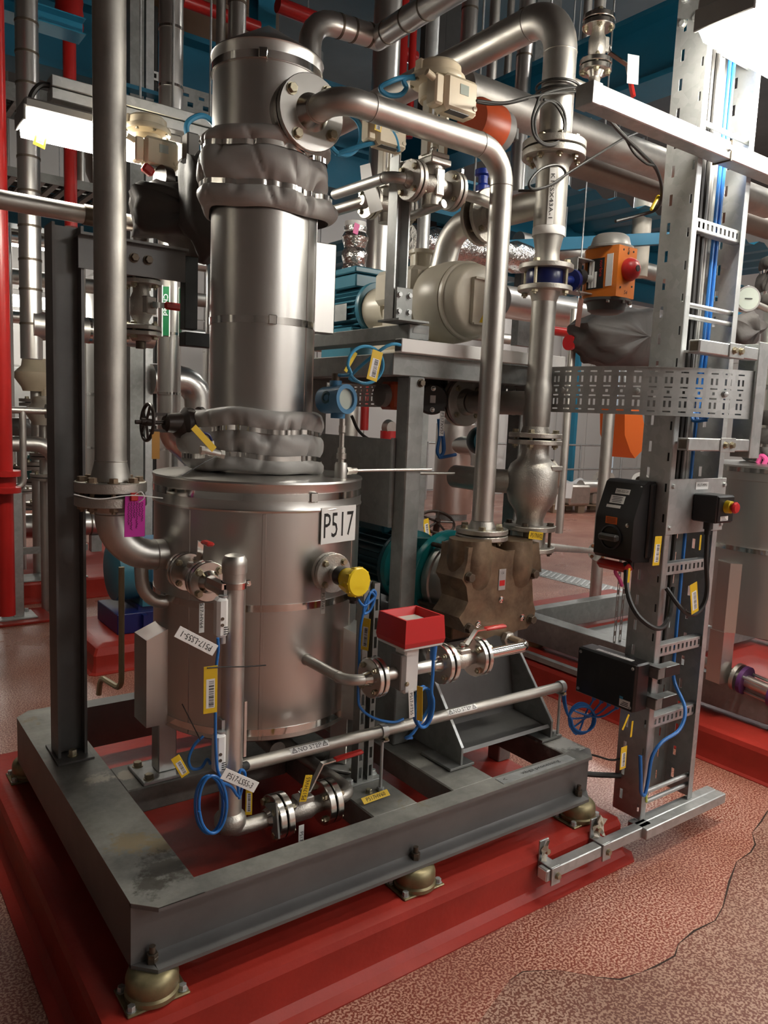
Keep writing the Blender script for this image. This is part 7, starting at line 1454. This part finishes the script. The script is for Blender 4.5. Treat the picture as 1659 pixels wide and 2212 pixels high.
gg = thing('dial_gauge', 'round steel dial gauge beside the second column', 'gauge', at(1617, 645, Y=1.95)); c = at(1617, 645, Y=1.72); d = V((-.55, -.8, 0)).normalized()
part('case', MB().lathe(c, -d, [(0, 0), (.05, 0), (.052, .004), (.052, .03), (.045, .034), (0, .034)], 32), chrome, gg); part('dial', MB().lathe(c + d * .0005, d, [(0, 0), (.043, 0), (.043, .001), (0, .001)], 32), glass, gg); part('needle', MB().box(c + d * .003, (.03, .002, .003), Matrix.Rotation(-.6, 3, 'Z')), ink, gg); part('stem', MB().cyl(c - d * .03, V((vX, vY, c.z)), .014, n=12), pipem, gg)
lump('brown grey fabric flap under the dial gauge', [(1585, 690), (1620, 670), (1645, 700), (1625, 735), (1600, 760), (1585, 740)], 1.95, .06, fabricd, 14)
pp = thing('purple_flanged_hose', 'stainless sight tube between purple flanges at the second skid', 'pipe', at(1600, 1460, X=3.6)); a = at(1555, 1445, X=3.62); b = at(1680, 1500, X=3.62)
dd = (b - a).normalized(); part('pipe', MB().cyl(a - dd * .3, b, .03, n=20), pipem, pp)
for f, mt_ in ((.30, cast), (.42, purple), (.93, purple)): part('flange', MB().lathe(a.lerp(b, f), dd, [(0, 0), (.07, 0), (.07, .02), (0, .02)], 28), mt_, pp)
for k in range(3): u_, v_, d_ = basis(dd); o_ = (u_ * math.cos(k * 2.1 + .5) + v_ * math.sin(k * 2.1 + .5)) * .055; part('tie_rod', MB().cyl(a.lerp(b, .42) + o_, a.lerp(b, .93) + o_, .008, n=8), pipem, pp)
cable('pink_ribbon', 'pink tape flag on the second vessel lid', [at(*p, X=3.7) for p in ((1638, 1000), (1645, 985), (1655, 992), (1650, 1005))], .012, pinkt, 'ribbon')
# general plant mass filling the hall beyond the column
for i, (x, y, h_, r_, lab) in enumerate(((3.4, 10.6, 3.2, .55, 'tall clad silo far behind the column'), (5.2, 10.8, 2.6, .6, 'broad clad tank far behind the table'), (.6, 10.6, 2.8, .5, 'clad tank far behind the red riser'))):
    t = thing('insulated_tank', lab, 'tank', (x, y, 0)); part('shell', MB().lathe((x, y, 0), (0, 0, 1), [(0, .35), (r_ * .6, .35), (r_, .6), (r_, h_), (r_ * .5, h_ + .2), (0, h_ + .22)], 40), jacket, t)
    for k in range(3): a_ = 2.1 * k + .4; part('leg', MB().cyl((x + r_ * .7 * math.cos(a_), y + r_ * .7 * math.sin(a_), 0), (x + r_ * .7 * math.cos(a_), y + r_ * .7 * math.sin(a_), .6), .05, n=10), galvd, t)
    for z in (1.0, 1.7, 2.4): part('band', MB().ring((x, y, z), (0, 0, 1), r_ + .006, r_, .03, 40), chrome, t)
for i in range(9):
    x = -.6 + .75 * i; part('pipe_run', MB().cyl((x, 9.05 + .08 * (i % 3), 0.0), (x, 9.05 + .08 * (i % 3), ZC), .05 + .012 * (i % 3), n=16), (jacket, pipem, pipedull)[i % 3], None, 'far vertical pipe in a row across the hall', 'pipe', 'far risers')
for i, z in enumerate((2.5, 2.95, 3.4, 3.9)): hp = part('pipe_run', MB().cyl((-3, 9.4 + .15 * i, z), (9.5, 9.4 + .15 * i, z), .07 + .015 * (i % 2), n=16), (jacket, pipedull)[i % 2], None, ('clad main', 'dull steel main')[i % 2] + (' lowest of the far rack', ' second in the far rack', ' third in the far rack', ' topmost of the far rack')[i], 'pipe')

# grey equipment cabinets against the far wall, left of the column
for i, (x, w_, h_, lab) in enumerate(((-2.2, 1.4, 2.2, 'tall grey switch cabinet far behind the red riser'), (-.4, 1.2, 2.0, 'grey switch cabinet far behind the steel post'), (1.9, 1.3, 2.1, 'grey switch cabinet far behind the inlet pipe'))):
    t = thing('switch_cabinet', lab, 'cabinet', (x, 12.4, 0)); part('body', MB().bx(x - w_ / 2, x + w_ / 2, 12.1, 12.75, .08, h_, .01), midgrey, t)
    for k in (-1, 1): dr_ = part('door', MB().bx(x + k * w_ / 4 - w_ / 4 + .01, x + k * w_ / 4 + w_ / 4 - .01, 12.075, 12.1, .12, h_ - .04, .006), greyc, t); part('handle', MB().bx(x + k * .05 - .012, x + k * .05 + .012, 12.05, 12.075, h_ * .5, h_ * .5 + .14), black, dr_)
    part('plinth_base', MB().bx(x - w_ / 2, x + w_ / 2, 12.12, 12.75, 0, .08), black, t)
